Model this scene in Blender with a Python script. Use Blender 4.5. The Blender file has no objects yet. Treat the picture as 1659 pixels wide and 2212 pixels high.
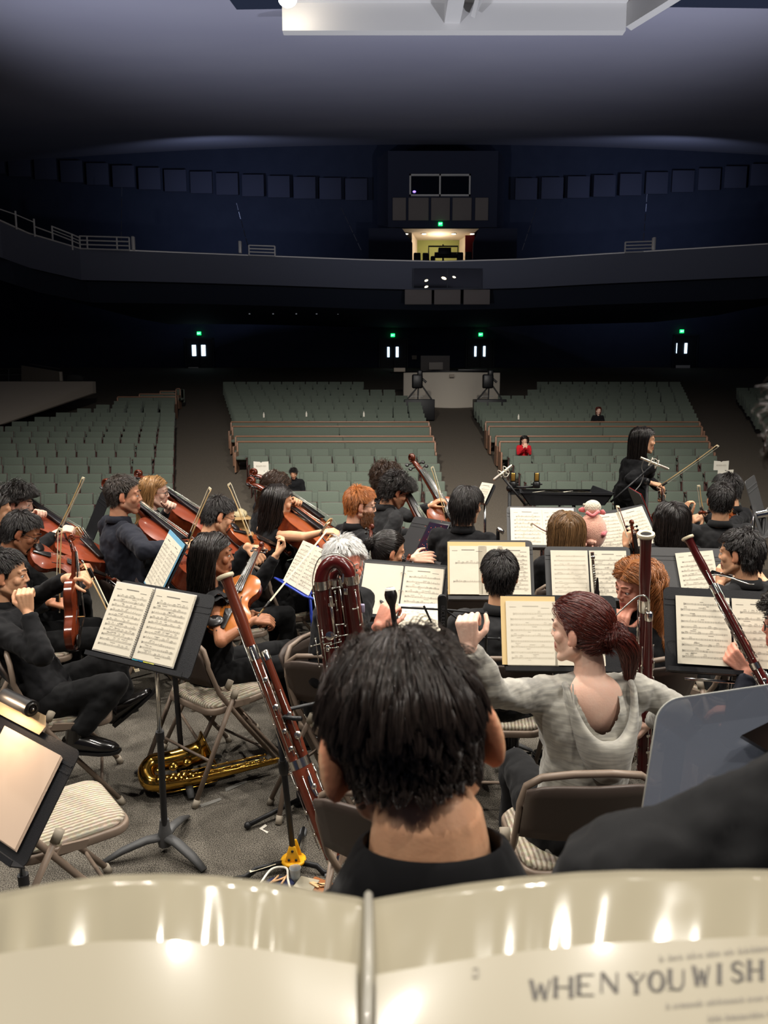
import bpy, bmesh, math, random
import numpy as np
from mathutils import Vector, Matrix, Quaternion, noise
R=math.radians
V=Vector
rnd=random.Random(7)
scene=bpy.context.scene
COL=bpy.context.collection
# ---------------------------------------------------------------- camera
CAMH=2.0; FPX=1650.0; TH=math.atan(0.155)
FW=V((0,math.cos(TH),-math.sin(TH))); UP=V((0,math.sin(TH),math.cos(TH))); CAM=V((0,0,CAMH))
cd=bpy.data.cameras.new('camera'); co=bpy.data.objects.new('camera',cd); COL.objects.link(co)
co.location=CAM; co.rotation_euler=(R(90)-TH,0,0)
cd.sensor_fit='VERTICAL'; cd.sensor_height=36.0; cd.sensor_width=27.0; cd.lens=FPX/2212*36.0
cd.clip_start=0.02; cd.clip_end=300
cd.dof.use_dof=True; cd.dof.focus_distance=4.2; cd.dof.aperture_fstop=cd.lens/3.4
scene.camera=co
def ray(px,py): return FW+V((1,0,0))*((px-829.5)/FPX)+UP*((1106-py)/FPX)
def at(px,py,Y):
    d=ray(px,py); return CAM+d*(Y/d.y)
def onz(px,py,z=0.0):
    d=ray(px,py); return CAM+d*((z-CAMH)/d.z)
def proj(p):
    q=V(p)-CAM; z=q.dot(FW); return (829.5+FPX*q.x/z, 1106-FPX*q.dot(UP)/z)
# ---------------------------------------------------------------- colour / materials
def lin(c):
    c=c/255.0
    return c/12.92 if c<=0.04045 else ((c+0.055)/1.055)**2.4
def rgb(r,g,b): return (lin(r),lin(g),lin(b),1.0)
MATS={}
def mat(name,col,rough=0.6,metal=0.0,spec=0.5,coat=0.0,emit=0.0,alpha=1.0,trans=0.0,noise_amt=0.0,noise_scale=20.0,col2=None,bump=0.0,bump_scale=200.0,stretch=(1,1,1),sheen=0.0,sss=0.0,detail=3.0,bump_stretch=None,ior=1.45):
    if name in MATS: return MATS[name]
    m=bpy.data.materials.new(name); m.use_nodes=True; nt=m.node_tree; b=nt.nodes['Principled BSDF']
    c=rgb(*col); b.inputs['Base Color'].default_value=c; b.inputs['Roughness'].default_value=rough; b.inputs['Metallic'].default_value=metal
    b.inputs['Specular IOR Level'].default_value=spec; b.inputs['Coat Weight'].default_value=coat; b.inputs['Coat Roughness'].default_value=0.08
    b.inputs['IOR'].default_value=ior
    b.inputs['Alpha'].default_value=alpha; b.inputs['Transmission Weight'].default_value=trans; b.inputs['Sheen Weight'].default_value=sheen
    if sss: b.inputs['Subsurface Weight'].default_value=sss; b.inputs['Subsurface Radius'].default_value=(0.012,0.005,0.003); b.inputs['Subsurface Scale'].default_value=1.0
    if emit: b.inputs['Emission Color'].default_value=c; b.inputs['Emission Strength'].default_value=emit
    if col2 or bump:
        tc=nt.nodes.new('ShaderNodeTexCoord'); mp=nt.nodes.new('ShaderNodeMapping'); mp.inputs['Scale'].default_value=stretch
        nt.links.new(tc.outputs['Object'],mp.inputs['Vector'])
    if col2:
        n=nt.nodes.new('ShaderNodeTexNoise'); n.inputs['Scale'].default_value=noise_scale; n.inputs['Detail'].default_value=detail
        nt.links.new(mp.outputs['Vector'],n.inputs['Vector'])
        r=nt.nodes.new('ShaderNodeValToRGB'); r.color_ramp.elements[0].position=0.5-noise_amt; r.color_ramp.elements[1].position=0.5+noise_amt
        r.color_ramp.elements[0].color=c; r.color_ramp.elements[1].color=rgb(*col2)
        nt.links.new(n.outputs['Fac'],r.inputs['Fac']); nt.links.new(r.outputs['Color'],b.inputs['Base Color'])
    if bump:
        n2=nt.nodes.new('ShaderNodeTexNoise'); n2.inputs['Scale'].default_value=bump_scale; n2.inputs['Detail'].default_value=2.5
        mp2=mp
        if bump_stretch:
            mp2=nt.nodes.new('ShaderNodeMapping'); mp2.inputs['Scale'].default_value=bump_stretch; nt.links.new(tc.outputs['Object'],mp2.inputs['Vector'])
        nt.links.new(mp2.outputs['Vector'],n2.inputs['Vector'])
        bp=nt.nodes.new('ShaderNodeBump'); bp.inputs['Strength'].default_value=bump; bp.inputs['Distance'].default_value=0.02
        nt.links.new(n2.outputs['Fac'],bp.inputs['Height']); nt.links.new(bp.outputs['Normal'],b.inputs['Normal'])
    MATS[name]=m; return m
# ---------------------------------------------------------------- mesh builder
class MB:
    def __init__(s): s.v=[]; s.f=[]; s.m=[]; s.M=None; s.mi=0
    def pt(s,p):
        p=V(p)
        if s.M is not None: p=s.M@p
        s.v.append((p.x,p.y,p.z)); return len(s.v)-1
    def face(s,idx): s.f.append(tuple(idx)); s.m.append(s.mi)
    def poly(s,pts): s.face([s.pt(p) for p in pts])
    def box(s,c,d,rot=None):
        cx,cy,cz=c; x,y,z=d[0]/2,d[1]/2,d[2]/2
        P=[V((a*x,b*y,e*z)) for e in(-1,1) for b in(-1,1) for a in(-1,1)]
        if rot is not None: P=[rot@p for p in P]
        i=[s.pt(p+V(c)) for p in P]
        for q in((0,2,3,1),(4,5,7,6),(0,1,5,4),(2,6,7,3),(0,4,6,2),(1,3,7,5)): s.face([i[k] for k in q])
    def prism(s,pts,off):
        """pts: planar polygon (3d), extruded by vector off"""
        off=V(off); a=[s.pt(p) for p in pts]; b=[s.pt(V(p)+off) for p in pts]; n=len(a)
        s.face(a[::-1]); s.face(b)
        for k in range(n): s.face((a[k],a[(k+1)%n],b[(k+1)%n],b[k]))
    def tube(s,pts,rad,seg=8,caps=True,closed=False,flat=None):
        """pts polyline, rad scalar/list; each radius may be (rx,ry) with rx along the transported side axis"""
        pts=[V(p) for p in pts]; n=len(pts)
        if not isinstance(rad,(list,tuple)) : rad=[rad]*n
        rad=[(r,r) if not isinstance(r,(list,tuple)) else r for r in rad]
        tang=[]
        for k in range(n):
            a=pts[(k-1)%n] if (closed or k>0) else pts[k]; b=pts[(k+1)%n] if (closed or k<n-1) else pts[k]
            t=b-a
            if t.length<1e-9: t=V((0,0,1))
            tang.append(t.normalized())
        ref=V(flat) if flat is not None else (V((0,0,1)) if abs(tang[0].z)<0.9 else V((1,0,0)))
        u=(ref-tang[0]*ref.dot(tang[0]))
        if u.length<1e-6: u=V((0,1,0))-tang[0]*tang[0].y
        u.normalize()
        rings=[]
        for k in range(n):
            t=tang[k]; u=u-t*u.dot(t)
            if u.length<1e-6: u=t.orthogonal()
            u.normalize(); w=t.cross(u)
            r=rad[k]
            rings.append([s.pt(pts[k]+u*(r[0]*math.cos(2*math.pi*j/seg))+w*(r[1]*math.sin(2*math.pi*j/seg))) for j in range(seg)])
        m=n if closed else n-1
        for k in range(m):
            a=rings[k]; b=rings[(k+1)%n]
            for j in range(seg): s.face((a[j],a[(j+1)%seg],b[(j+1)%seg],b[j]))
        if caps and not closed:
            s.face(rings[0][::-1]); s.face(rings[-1])
        return rings
    def lathe(s,prof,seg=16,o=(0,0,0),ax=None):
        """prof [(r,h)], axis direction ax (default z) from origin o"""
        ax=V(ax).normalized() if ax is not None else V((0,0,1)); u=ax.orthogonal().normalized(); w=ax.cross(u); o=V(o)
        rings=[]
        for r,h in prof:
            rings.append([s.pt(o+ax*h+u*(r*math.cos(2*math.pi*j/seg))+w*(r*math.sin(2*math.pi*j/seg))) for j in range(seg)])
        for a,b in zip(rings,rings[1:]):
            for j in range(seg): s.face((a[j],a[(j+1)%seg],b[(j+1)%seg],b[j]))
        s.face(rings[0][::-1]); s.face(rings[-1])
    def ell(s,c,r,rot=None,seg=16,rings=10):
        if not isinstance(r,(list,tuple)): r=(r,r,r)
        c=V(c); rows=[]
        def P(th,ph):
            p=V((r[0]*math.sin(th)*math.cos(ph),r[1]*math.sin(th)*math.sin(ph),r[2]*math.cos(th)))
            if rot is not None: p=rot@p
            return p+c
        top=s.pt(P(0,0))
        for i in range(1,rings): rows.append([s.pt(P(math.pi*i/rings,2*math.pi*j/seg)) for j in range(seg)])
        bot=s.pt(P(math.pi,0))
        for j in range(seg): s.face((top,rows[0][j],rows[0][(j+1)%seg]))
        for a,b in zip(rows,rows[1:]):
            for j in range(seg): s.face((a[j],b[j],b[(j+1)%seg],a[(j+1)%seg]))
        for j in range(seg): s.face((rows[-1][j],bot,rows[-1][(j+1)%seg]))
    def cap(s,a,b,ra,rb,seg=12):
        """tapered capsule"""
        a=V(a); b=V(b); d=b-a
        if d.length<1e-6: s.ell(a,ra,seg=seg); return
        d=d.normalized(); P=[];Rr=[]
        for k in range(4):
            t=math.pi/2*(k/4.0); P.append(a-d*ra*math.cos(t)); Rr.append(max(1e-4,ra*math.sin(t)))
        P.append(a);Rr.append(ra);P.append(b);Rr.append(rb)
        for k in range(3,-1,-1):
            t=math.pi/2*(k/4.0); P.append(b+d*rb*math.cos(t)); Rr.append(max(1e-4,rb*math.sin(t)))
        s.tube(P,Rr,seg)
    def grid(s,fn,nu,nv):
        I=[[s.pt(fn(i/nu,j/nv)) for j in range(nv+1)] for i in range(nu+1)]
        for i in range(nu):
            for j in range(nv): s.face((I[i][j],I[i+1][j],I[i+1][j+1],I[i][j+1]))
    def mesh(s,name,mats,smooth=40):
        me=bpy.data.meshes.new(name); me.from_pydata(s.v,[],s.f)
        if not isinstance(mats,(list,tuple)): mats=[mats]
        for m in mats: me.materials.append(m)
        if len(mats)>1: me.polygons.foreach_set('material_index',s.m)
        bm=bmesh.new(); bm.from_mesh(me); bmesh.ops.recalc_face_normals(bm,faces=bm.faces); bm.to_mesh(me); bm.free()
        me.polygons.foreach_set('use_smooth',[bool(smooth)]*len(me.polygons))
        if smooth and smooth<180: me.set_sharp_from_angle(angle=R(smooth))
        me.update(); return me
    def build(s,name,mats,parent=None,smooth=40,bevel=0,bseg=2):
        me=s.mesh(name,mats,smooth)
        if bevel:
            bm=bmesh.new(); bm.from_mesh(me)
            es=[e for e in bm.edges if len(e.link_faces)==2 and e.calc_face_angle(0)>R(30)]
            bmesh.ops.bevel(bm,geom=es,offset=bevel,segments=bseg,affect='EDGES',profile=0.5,clamp_overlap=True)
            bm.to_mesh(me); bm.free()
            me.polygons.foreach_set('use_smooth',[True]*len(me.polygons)); me.set_sharp_from_angle(angle=R(50))
        return link(bpy.data.objects.new(name,me),parent)
def link(o,parent=None):
    COL.objects.link(o)
    if parent is not None:
        o.parent=parent
        if parent.get('_mw'): o.matrix_parent_inverse=parent_inv(parent)
    return o
def parent_inv(p):
    return p.matrix_basis.inverted()
def tag(o,label=None,cat=None,group=None,kind=None):
    if label:
        o['label']=label
    if cat: o['category']=cat
    if group: o['group']=group
    if kind: o['kind']=kind
    return o
def thing(name,label,cat,M=None,group=None):
    o=bpy.data.objects.new(name,None); COL.objects.link(o); o.empty_display_size=0.05
    if M is not None: o.matrix_basis=M
    return tag(o,label,cat,group)
def wthing(name,label,cat,loc,group=None):
    """an empty at loc whose parts are modelled in WORLD coordinates"""
    o=thing(name,label,cat,Matrix.Translation(V(loc)),group); o['_mw']=1; return o
def struct(o): o['kind']='structure'; return o
def copy_tree(o,M=None,label=None,group=None,parent=None):
    c=o.copy(); COL.objects.link(c)
    if parent is not None: c.parent=parent; c.matrix_parent_inverse=o.matrix_parent_inverse.copy()
    for ch in list(o.children): copy_tree(ch,parent=c)
    if M is not None: c.matrix_basis=M
    if label: c['label']=label
    if group: c['group']=group
    return c
def basis(o,x,y,z): 
    m=Matrix((x,y,z)).transposed().to_4x4(); m.translation=V(o); return m
def frame(o,fwd,up=(0,0,1)):
    """local +y along fwd, +z as near up as possible"""
    y=V(fwd).normalized(); u=V(up); z=(u-y*u.dot(y))
    if z.length<1e-6: z=y.orthogonal()
    z.normalize(); x=y.cross(z); return basis(o,x,y,z)
def yawvec(a): return V((math.sin(R(a)),math.cos(R(a)),0))
def TR(x,y,z,yaw=0): return Matrix.Translation((x,y,z))@Matrix.Rotation(R(-yaw),4,'Z')
ORD='first second third fourth fifth sixth seventh eighth ninth tenth eleventh twelfth thirteenth fourteenth fifteenth sixteenth seventeenth eighteenth nineteenth twentieth'.split()
def catmull(P,n=6):
    P=[V(p) for p in P]; out=[]
    for k in range(len(P)-1):
        a=P[k-1] if k>0 else P[k]*2-P[k+1]; b=P[k]; c=P[k+1]; d=P[k+2] if k+2<len(P) else P[k+1]*2-P[k]
        for j in range(n):
            t=j/n; out.append(0.5*((2*b)+(c-a)*t+(2*a-5*b+4*c-d)*t*t+(3*b-a-3*c+d)*t**3))
    out.append(P[-1]); return out
def rrect(w,h,r,n=5,z=0.0):
    """rounded rectangle outline in xz-less 2d: list of (x,y)"""
    out=[]
    for cx,cy,a0 in((w/2-r,h/2-r,0),(-w/2+r,h/2-r,90),(-w/2+r,-h/2+r,180),(w/2-r,-h/2+r,270)):
        for k in range(n+1):
            a=R(a0+90*k/n); out.append((cx+r*math.cos(a),cy+r*math.sin(a)))
    return out
# ---------------------------------------------------------------- hall
M_carpet=mat('dark_speckled_carpet',(42,39,35),0.95,col2=(118,112,102),noise_amt=0.10,noise_scale=210,bump=0.3,bump_scale=300,detail=4,spec=0.15)
M_aisle=mat('brown_grey_carpet',(90,82,72),0.95,col2=(112,104,92),noise_amt=0.2,noise_scale=60,bump=0.2,bump_scale=80,spec=0.1)
M_navywall=mat('dark_navy_wall',(46,52,70),0.85,col2=(52,58,76),noise_amt=0.3,noise_scale=1.5,spec=0.2)
M_ceil=mat('glare_tinted_ceiling',(150,150,166),0.9,col2=(142,142,160),noise_amt=0.3,noise_scale=0.3,spec=0.1)  # violet tint in the colour stands in for lens glare
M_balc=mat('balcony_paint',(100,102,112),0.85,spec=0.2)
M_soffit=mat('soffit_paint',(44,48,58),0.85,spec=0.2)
M_panel=mat('acoustic_panel_cloth',(138,128,120),0.95,spec=0.1,bump=0.2,bump_scale=40)
M_panel2=mat('acoustic_panel_blue_cloth',(70,73,90),0.95,spec=0.1)
M_rail=mat('pale_metal_rail',(226,220,210),0.45,metal=0.3)
M_parapet=mat('cream_plaster',(178,166,148),0.8,bump=0.1,bump_scale=60)
M_seat=mat('grey_green_seat_fabric',(104,112,100),0.95,col2=(94,103,92),noise_amt=0.25,noise_scale=90,bump=0.25,bump_scale=300,spec=0.15,sheen=0.1)
M_seatwood=mat('red_brown_seat_wood',(84,50,44),0.5,col2=(66,38,34),noise_amt=0.3,noise_scale=14,stretch=(1,1,0.15))
M_pewcap=mat('pew_cap_oak',(158,120,96),0.35,col2=(136,100,78),noise_amt=0.3,noise_scale=20,stretch=(0.1,1,1))
M_black=mat('black_paint',(18,18,20),0.5)
M_blackp=mat('black_plastic',(22,22,23),0.4)
M_white=mat('white_card',(232,226,210),0.8)
M_steel=mat('polished_steel',(200,198,192),0.22,metal=1.0)
M_dullsteel=mat('brushed_steel',(150,148,144),0.45,metal=0.8)
M_exit=mat('exit_sign_green',(20,230,110),0.5,emit=2.2)
M_doorglow=mat('lit_door_glass',(205,232,255),0.3,emit=2.3)
M_door=mat('dark_door_paint',(30,34,42),0.6)
SL=0.1437
def ztop(Y): return CAMH-(2.40-SL*(Y-15.0))
def zfl(Y): return ztop(Y)-0.86
def bl_left(Y):  return -4.9-0.26*(Y-17.6)       # right edge of block below parapet
def bb_l(Y): return -2.95-0.25*(Y-17.6)
def bb_r(Y): return 1.46
def bc_l(Y): return 3.42 if Y>18 else 3.15+0.09*(Y-15)
def bc_r(Y): return 7.3+0.31*(Y-15)
def bd_l(Y): return 9.0+0.34*(Y-15)
# stage platform
m=MB(); 
ed=[(-9.5,7.4),(-6.5,8.0),(-3.3,8.75),(0,9.1),(3.3,8.9),(6.5,8.0),(9.5,7.2)]
out=[(-9.5,-2.5)]+[(9.5,-2.5)]+ed[::-1]
m.prism([(x,y,-0.02) for x,y in out],(0,0,0.02))
o=struct(m.build('floor',M_carpet,smooth=0))
m=MB(); m.prism([(x,y,-1.6) for x,y in [(-9.5,-2.5)]+[(9.5,-2.5)]+ed[::-1]],(0,0,1.58)); struct(m.build('trim_stage',mat('stage_front',(52,48,44),0.8),smooth=0))
m=MB(); m.poly([(-34,6,zfl(11)),(34,6,zfl(11)),(34,11,zfl(11)),(-34,11,zfl(11))]); m.poly([(-34,11,zfl(11)),(34,11,zfl(11)),(34,52,zfl(52)),(-34,52,zfl(52))])
struct(m.build('floor_house',M_aisle,smooth=0))
# back wall
YB=49.0
m=MB(); m.box((0,YB+0.2,8.0),(80,0.4,21.0)); struct(m.build('wall_back',M_navywall,smooth=0))
m=MB()
for s in(-1,1): m.box((s*33.5,28,7),(0.4,46,24))
o=m.build('wall_side',M_navywall,smooth=0); struct(o)
# ceiling : rising plane
def cz(Y): return 9.35+0.228*(Y-16)
m=MB()
for k in range(24):
    x0=-34+k*68/24; x1=x0+68/24; ys=16 if (x1>-2.6 and x0<6.6) else 11.5
    def zz(x,Y): return cz(Y)-0.006*(x-3)**2*0.25
    m.poly([(x0,ys,zz(x0,ys)),(x1,ys,zz(x1,ys)),(x1,54,zz(x1,54)),(x0,54,zz(x0,54))])
struct(m.build('ceiling',M_ceil,smooth=180))
# fascia of the ceiling light slot with its oblique return and the darker soffit step
a=at(610,66,16); b=at(1352,58,16)
m=MB(); M_fascia=mat('white_fascia',(176,174,172),0.7)
zt=a.z+0.56
m.box(((a.x+b.x)/2,16.1,(a.z+zt)/2),(b.x-a.x,0.2,zt-a.z))
m.prism([(b.x,16,b.z),(b.x+1.1,13.6,b.z+0.02),(b.x+1.1,13.6,zt+0.3),(b.x,16,zt)],(0.15,0.15,0))
m.box(((a.x+b.x)/2,15.93,zt-0.02),(b.x-a.x,0.14,0.1))
struct(m.build('trim_fascia',M_fascia,smooth=0))
m=MB(); c=at(985,5,15.2); m.box((c.x,14.9,c.z+0.25),(0.3,2.2,0.5)); m.box((c.x+0.45,15.1,c.z+0.2),(0.08,1.6,0.3),Matrix.Rotation(R(25),3,'Y')); struct(m.build('beam_rib',M_fascia,smooth=0))
m=MB(); m.box((0,15.6,zt+1.3),(60,0.3,1.6)); struct(m.build('ceiling_slot_top',M_ceil,smooth=0))
m=MB(); m.box((0,4,zt+2.0),(60,24,0.3)); struct(m.build('ceiling_stage',mat('stage_ceiling_black',(30,30,36),0.9),smooth=0))
# upper wall band with panels under the ceiling
def wallz(py): return at(829,py,YB-0.3).z
PANS=[]
M_p=M_panel2
for side,x0,x1 in((-1,-30.5,-0.9),(1,7.8,33)):
    n=int((x1-x0)/1.55)
    for k in range(n):
        x=x0+(k+0.5)*(x1-x0)/n
        dz=0.0045*(x-3)**2*0.5
        m=MB(); m.box((0,0,0),(1.32,0.12,1.25))
        if not PANS:
            o=m.build('acoustic_panel',M_p,bevel=0.02); PANS.append(o)
        else: o=PANS[0].copy(); COL.objects.link(o)
        o.location=(x,YB-0.4,wallz(412)+dz)
        i=k if side<0 else k
        lab='dim square wall panel under the ceiling, %s out from the booth, %s side'%(ORD[(n-1-k) if side<0 else k],'parapet' if side<0 else 'conductor')
        tag(o,lab,'wall panel','square panels high along the rear wall')
# projection booth
M_booth=mat('booth_wall_paint',(48,52,70),0.85)
z1=at(829,492,46).z; z2=at(829,326,46).z
xl=at(838,400,46).x; xr=at(1075,400,46).x
m=MB(); m.prism([(xl-0.6,YB,z1),(xl-0.6,47.4,z1),(xl,46,z1),(xr,46,z1),(xr+0.6,47.4,z1),(xr+0.6,YB,z1)],(0,0,z2-z1)); struct(m.build('wall_booth',M_booth,smooth=0))
w=wthing('projection_window','dark two-pane projection window framed in grey, above the lit portal','window',at(951,400,45.95))
m=MB(); p0=at(886,422,45.93); p1=at(1015,378,45.93); t=0.09
for X in(p0.x,(p0.x+p1.x)/2,p1.x): m.box((X,45.95,(p0.z+p1.z)/2),(t,0.12,p1.z-p0.z+t))
for Z in(p0.z,p1.z): m.box(((p0.x+p1.x)/2,45.95,Z),(p1.x-p0.x+t,0.12,t))
m.build('frame',M_rail,w,smooth=0)
m=MB(); m.box(((p0.x+p1.x)/2,45.99,(p0.z+p1.z)/2),(p1.x-p0.x,0.02,p1.z-p0.z)); m.build('pane',mat('dark_glass',(12,16,28),0.1),w,smooth=0)
m=MB(); q=at(895,414,45.9); m.ell(q,(0.09,0.03,0.06)); m.build('indicator_light',mat('violet_led',(150,120,255),0.4,emit=3.0),w)
xs=[(848,877),(882,926),(931,972),(977,1019),(1026,1055)]
for i,(x0,x1) in enumerate(xs):
    m=MB(); A=at(x0,476,45.9); B=at(x1,427,45.9); m.box(((A.x+B.x)/2,45.93,(A.z+B.z)/2),(B.x-A.x,0.12,B.z-A.z))
    tag(m.build('acoustic_panel',M_panel,bevel=0.02),'brown-grey acoustic panel below the projection window, %s of five towards the conductor'%ORD[i],'wall panel','five panels below the projection window')
# lit portal (vestibule) behind the balcony
M_vcream=mat('vestibule_cream',(222,206,186),0.8); M_vgreen=mat('vestibule_olive',(150,156,92),0.8); M_vred=mat('vestibule_red',(150,30,36),0.7)
YP=45.5
def PW(px,py,Y=YP): return at(px,py,Y)
bx0=PW(868,494).x; bx1=PW(1035,494).x; zc=PW(900,494).z; zb=PW(900,575).z
m=MB(); m.poly([(bx0,YP,zc),(bx1,YP,zc),(bx1-0.5,YP+3.2,zc-0.05),(bx0+0.5,YP+3.2,zc-0.05)]); struct(m.build('ceiling_portal',M_vcream,smooth=0))
A=at(901,507,YP+3.2); B=at(992,507,YP+3.2)
m=MB(); m.box(((A.x+B.x)/2,YP+3.1,(zc+zb)/2-0.2),(B.x-A.x,0.1,zc-zb+0.6)); struct(m.build('wall_portal',M_vgreen,smooth=0))
m=MB(); C=at(889,530,YP+1.4); D=at(1016,530,YP+1.4)
m.poly([(A.x,YP+3.05,zb),(A.x,YP+3.05,zc),(C.x,YP+1.0,zc),(C.x,YP+1.0,zb)]); m.poly([(B.x,YP+3.05,zb),(B.x,YP+3.05,zc),(D.x,YP+1.2,zc),(D.x,YP+1.2,zb)])
struct(m.build('wall_portal_side',M_vcream,smooth=0))
m=MB()
for s,(X,px) in((-1,(C.x,868)),(1,(D.x,1035))):
    e=at(px,494,YP).x
    m.box((X+s*0.9+ (0 if s<0 else 0),YP+0.3,(zc+zb)/2),(1.0,1.6,zc-zb+0.02)) if False else None
    m.prism([(X,YP-0.05,zb-1),(X+s*2.5,YP-0.05,zb-1),(X+s*2.5,YP-0.05,zc+0.02),(e,YP-0.05,zc+0.02),(X,YP-0.05,at(829,525,YP).z)],(0,0.08,0))
struct(m.build('wall_portal_jamb',M_booth,smooth=0))
q=at(1015,533,YP+0.9); m=MB(); m.box((q.x,YP+0.95,q.z),(0.55,0.06,1.3)); tag(m.build('door_leaf',M_vred,bevel=0.01),'dark red door leaf at the side of the lit portal','door')
for i,px in enumerate((877,916,980,1020)):
    q=at(px,500,YP+1.2); w=wthing('ceiling_downlight','round white downlight in the lit portal ceiling, %s counted towards the conductor'%ORD[i],'ceiling light',(q.x,q.y,zc-0.03),'portal downlights')
    m=MB(); m.lathe([(0.16,0),(0.17,0.02),(0.12,0.03)],14,(q.x,q.y,zc-0.055)); m.build('trim_ring',M_white,w)
    m=MB(); m.lathe([(0.12,0),(0.12,0.01)],14,(q.x,q.y,zc-0.062)); m.build('lens',mat('downlight_lens',(255,240,214),0.4,emit=10.0),w)
# gantry, cases silhouetted in the portal
w=wthing('camera_platform','dark camera rig on a railed platform silhouetted in the lit portal','equipment',at(960,560,45.0))
m=MB(); P=lambda px,py:at(px,py,45.0)
m.tube([P(926,570),P(926,532),P(989,532),P(989,570)],0.05,6); m.tube([P(957,532),P(957,528)],0.04,6); m.build('frame',M_black,w)
m=MB(); q=P(960,544); m.box(q,(0.72,0.5,0.4)); m.ell(q+V((0.1,-0.25,0.05)),0.03); m.build('camera_case',M_blackp,w,bevel=0.03)
m=MB(); m.tube([P(939,562),P(939,546),P(994,546),P(994,562)],0.035,6); m.tube([P(939,552),P(994,552)],0.14,6); m.tube([P(957,552),P(957,566)],0.05,6); m.build('railing',M_black,w)
for i,(x0,x1,y0) in enumerate(((893,908,549),(912,925,549),(929,938,556),(985,999,548),(1003,1017,547))):
    m=MB(); A=P(x0,572); B=P(x1,y0); m.box(((A.x+B.x)/2,44.6,(A.z+B.z)/2),(B.x-A.x,0.2,B.z-A.z)); tag(m.build('balcony_seat',M_black,bevel=0.06),'black seat back silhouetted against the lit portal, %s counted towards the conductor'%ORD[i],'seat','seat backs before the lit portal')
# balcony front: curved band
def bal(px,py,Yc):  return at(px,py,Yc)
prof=[(-400,330,24),(-120,430,26.5),(0,478,28),(60,505,30),(172,538,33),(300,543,34),(420,548,35),(600,555,35.7),(780,562,36),(952,566,36.2),(1130,561,36),(1300,550,35),(1500,538,33.4),(1659,528,32.2),(1900,480,28),(2150,410,25)]
top=[at(*q) for q in prof]
M_b=M_balc
def strip(offs):
    """offs: (dz,dy) sections"""
    m=MB()
    rows=[[m.pt(p+V((0,dy,dz))) for dz,dy in offs] for p in top]
    for a,b in zip(rows,rows[1:]):
        for j in range(len(offs)-1): m.face((a[j],a[j+1],b[j+1],b[j]))
    return m
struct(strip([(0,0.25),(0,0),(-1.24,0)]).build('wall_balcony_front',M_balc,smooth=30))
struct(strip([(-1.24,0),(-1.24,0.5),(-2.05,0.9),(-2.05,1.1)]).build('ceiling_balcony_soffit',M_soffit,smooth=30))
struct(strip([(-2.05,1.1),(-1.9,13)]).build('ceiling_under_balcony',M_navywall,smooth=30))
struct(strip([(-0.35,0.25),(0.25,9.5)]).build('floor_balcony',M_navywall,smooth=30))
m=MB(); m.tube([p+V((0,0.05,0.03)) for p in top],0.035,6); struct(m.build('trim_balcony_rail',M_rail))
# balcony guard rails and posts
def guard(px0,px1,py0,py1,h,Y,lab,extra=()):
    w=wthing('guard_rail',lab,'railing',at((px0+px1)/2,py0,Y),'balcony guard rails')
    a0=at(px0,py0,Y); a1=at(px1,py1,Y)
    m=MB()
    for k in range(4):
        t=k/3.0*h; m.tube([a0+V((0,0,t)),a1+V((0,0,t))],0.03,6)
    m.build('rail',M_rail,w)
    for e in(0,1)+tuple(extra):
        q=a0.lerp(a1,e); m=MB(); m.tube([q,q+V((0,0,h))],0.035,6); m.build('post',M_rail,w)
guard(173,280,537,540,0.5,33.0,'longest white guard rail on the balcony edge, at the turn above the parapet',(0.15,0.75))
guard(538,594,551,553,0.42,35.4,'short white guard rail on the balcony edge between parapet and portal')
guard(1350,1410,545,543,0.42,34.3,'short white guard rail on the balcony edge above the conductor')
w=wthing('stair_rail','sloping white handrail with posts on the stepped balcony end','railing',at(70,500,29))
pts=[at(-40,432,28),at(33,457,29),at(73,474,30),at(112,489,31.5),at(155,506,32.5),at(173,514,33)]
m=MB(); m.tube([pts[3],pts[4],pts[5]],0.03,6); m.tube([p+V((0,0,-0.25)) for p in pts[2:]],0.025,6); m.tube([p+V((0,0,-0.13)) for p in pts[3:]],0.02,6); m.tube([p+V((0,0,-0.1)) for p in pts[:3]],0.02,6); m.build('rail',M_rail,w)
for p in pts[1:5]:
    m=MB(); m.tube([p+V((0,0,-0.62)),p+V((0,0,0.02))],0.035,6); m.build('post',M_rail,w)
for i,(px,y0,y1,Y) in enumerate(((287,510,540,33.8),(518,520,546,35.2),(1413,512,543,34.2))):
    A=at(px,y1,Y);B=at(px,y0,Y); m=MB(); m.box((A.x,Y+0.1,(A.z+B.z)/2),(0.12,0.2,B.z-A.z)); 
    tag(m.build('aisle_post',M_rail,bevel=0.02),['pale post beside the longest balcony guard rail','pale post just before the short guard rail nearest the portal','pale post beside the guard rail above the conductor'][i],'post')
# balcony aisle handrail zigzags
for i,(x0,y0,x1,y1) in enumerate(((263,400,262,520),(510,435,535,530),(735,445,780,540),(1160,445,1128,540),(1398,415,1390,520))):
    w=wthing('aisle_handrail',['faint zigzag handrail up the balcony aisle beside the longest guard rail','faint zigzag handrail up the balcony aisle above the short guard rail','faint zigzag handrail up the balcony aisle on the parapet side of the booth','faint zigzag handrail up the balcony aisle on the conductor side of the booth','faint zigzag handrail up the balcony aisle above the conductor'][i],'railing',at(x1,y1,38),'balcony aisle handrails')
    m=MB(); n=5
    for k in range(n):
        t0=k/n; t1=(k+0.8)/n
        A=at(x1+(x0-x1)*t0,y1+(y0-y1)*t0,37+8*t0); B=at(x1+(x0-x1)*t1,y1+(y0-y1)*t1,37+8*t0+0.05); m.tube([A,B],0.02,5)
    m.build('rail',mat('dim_rail',(90,92,104),0.5,metal=0.2),w)
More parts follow.
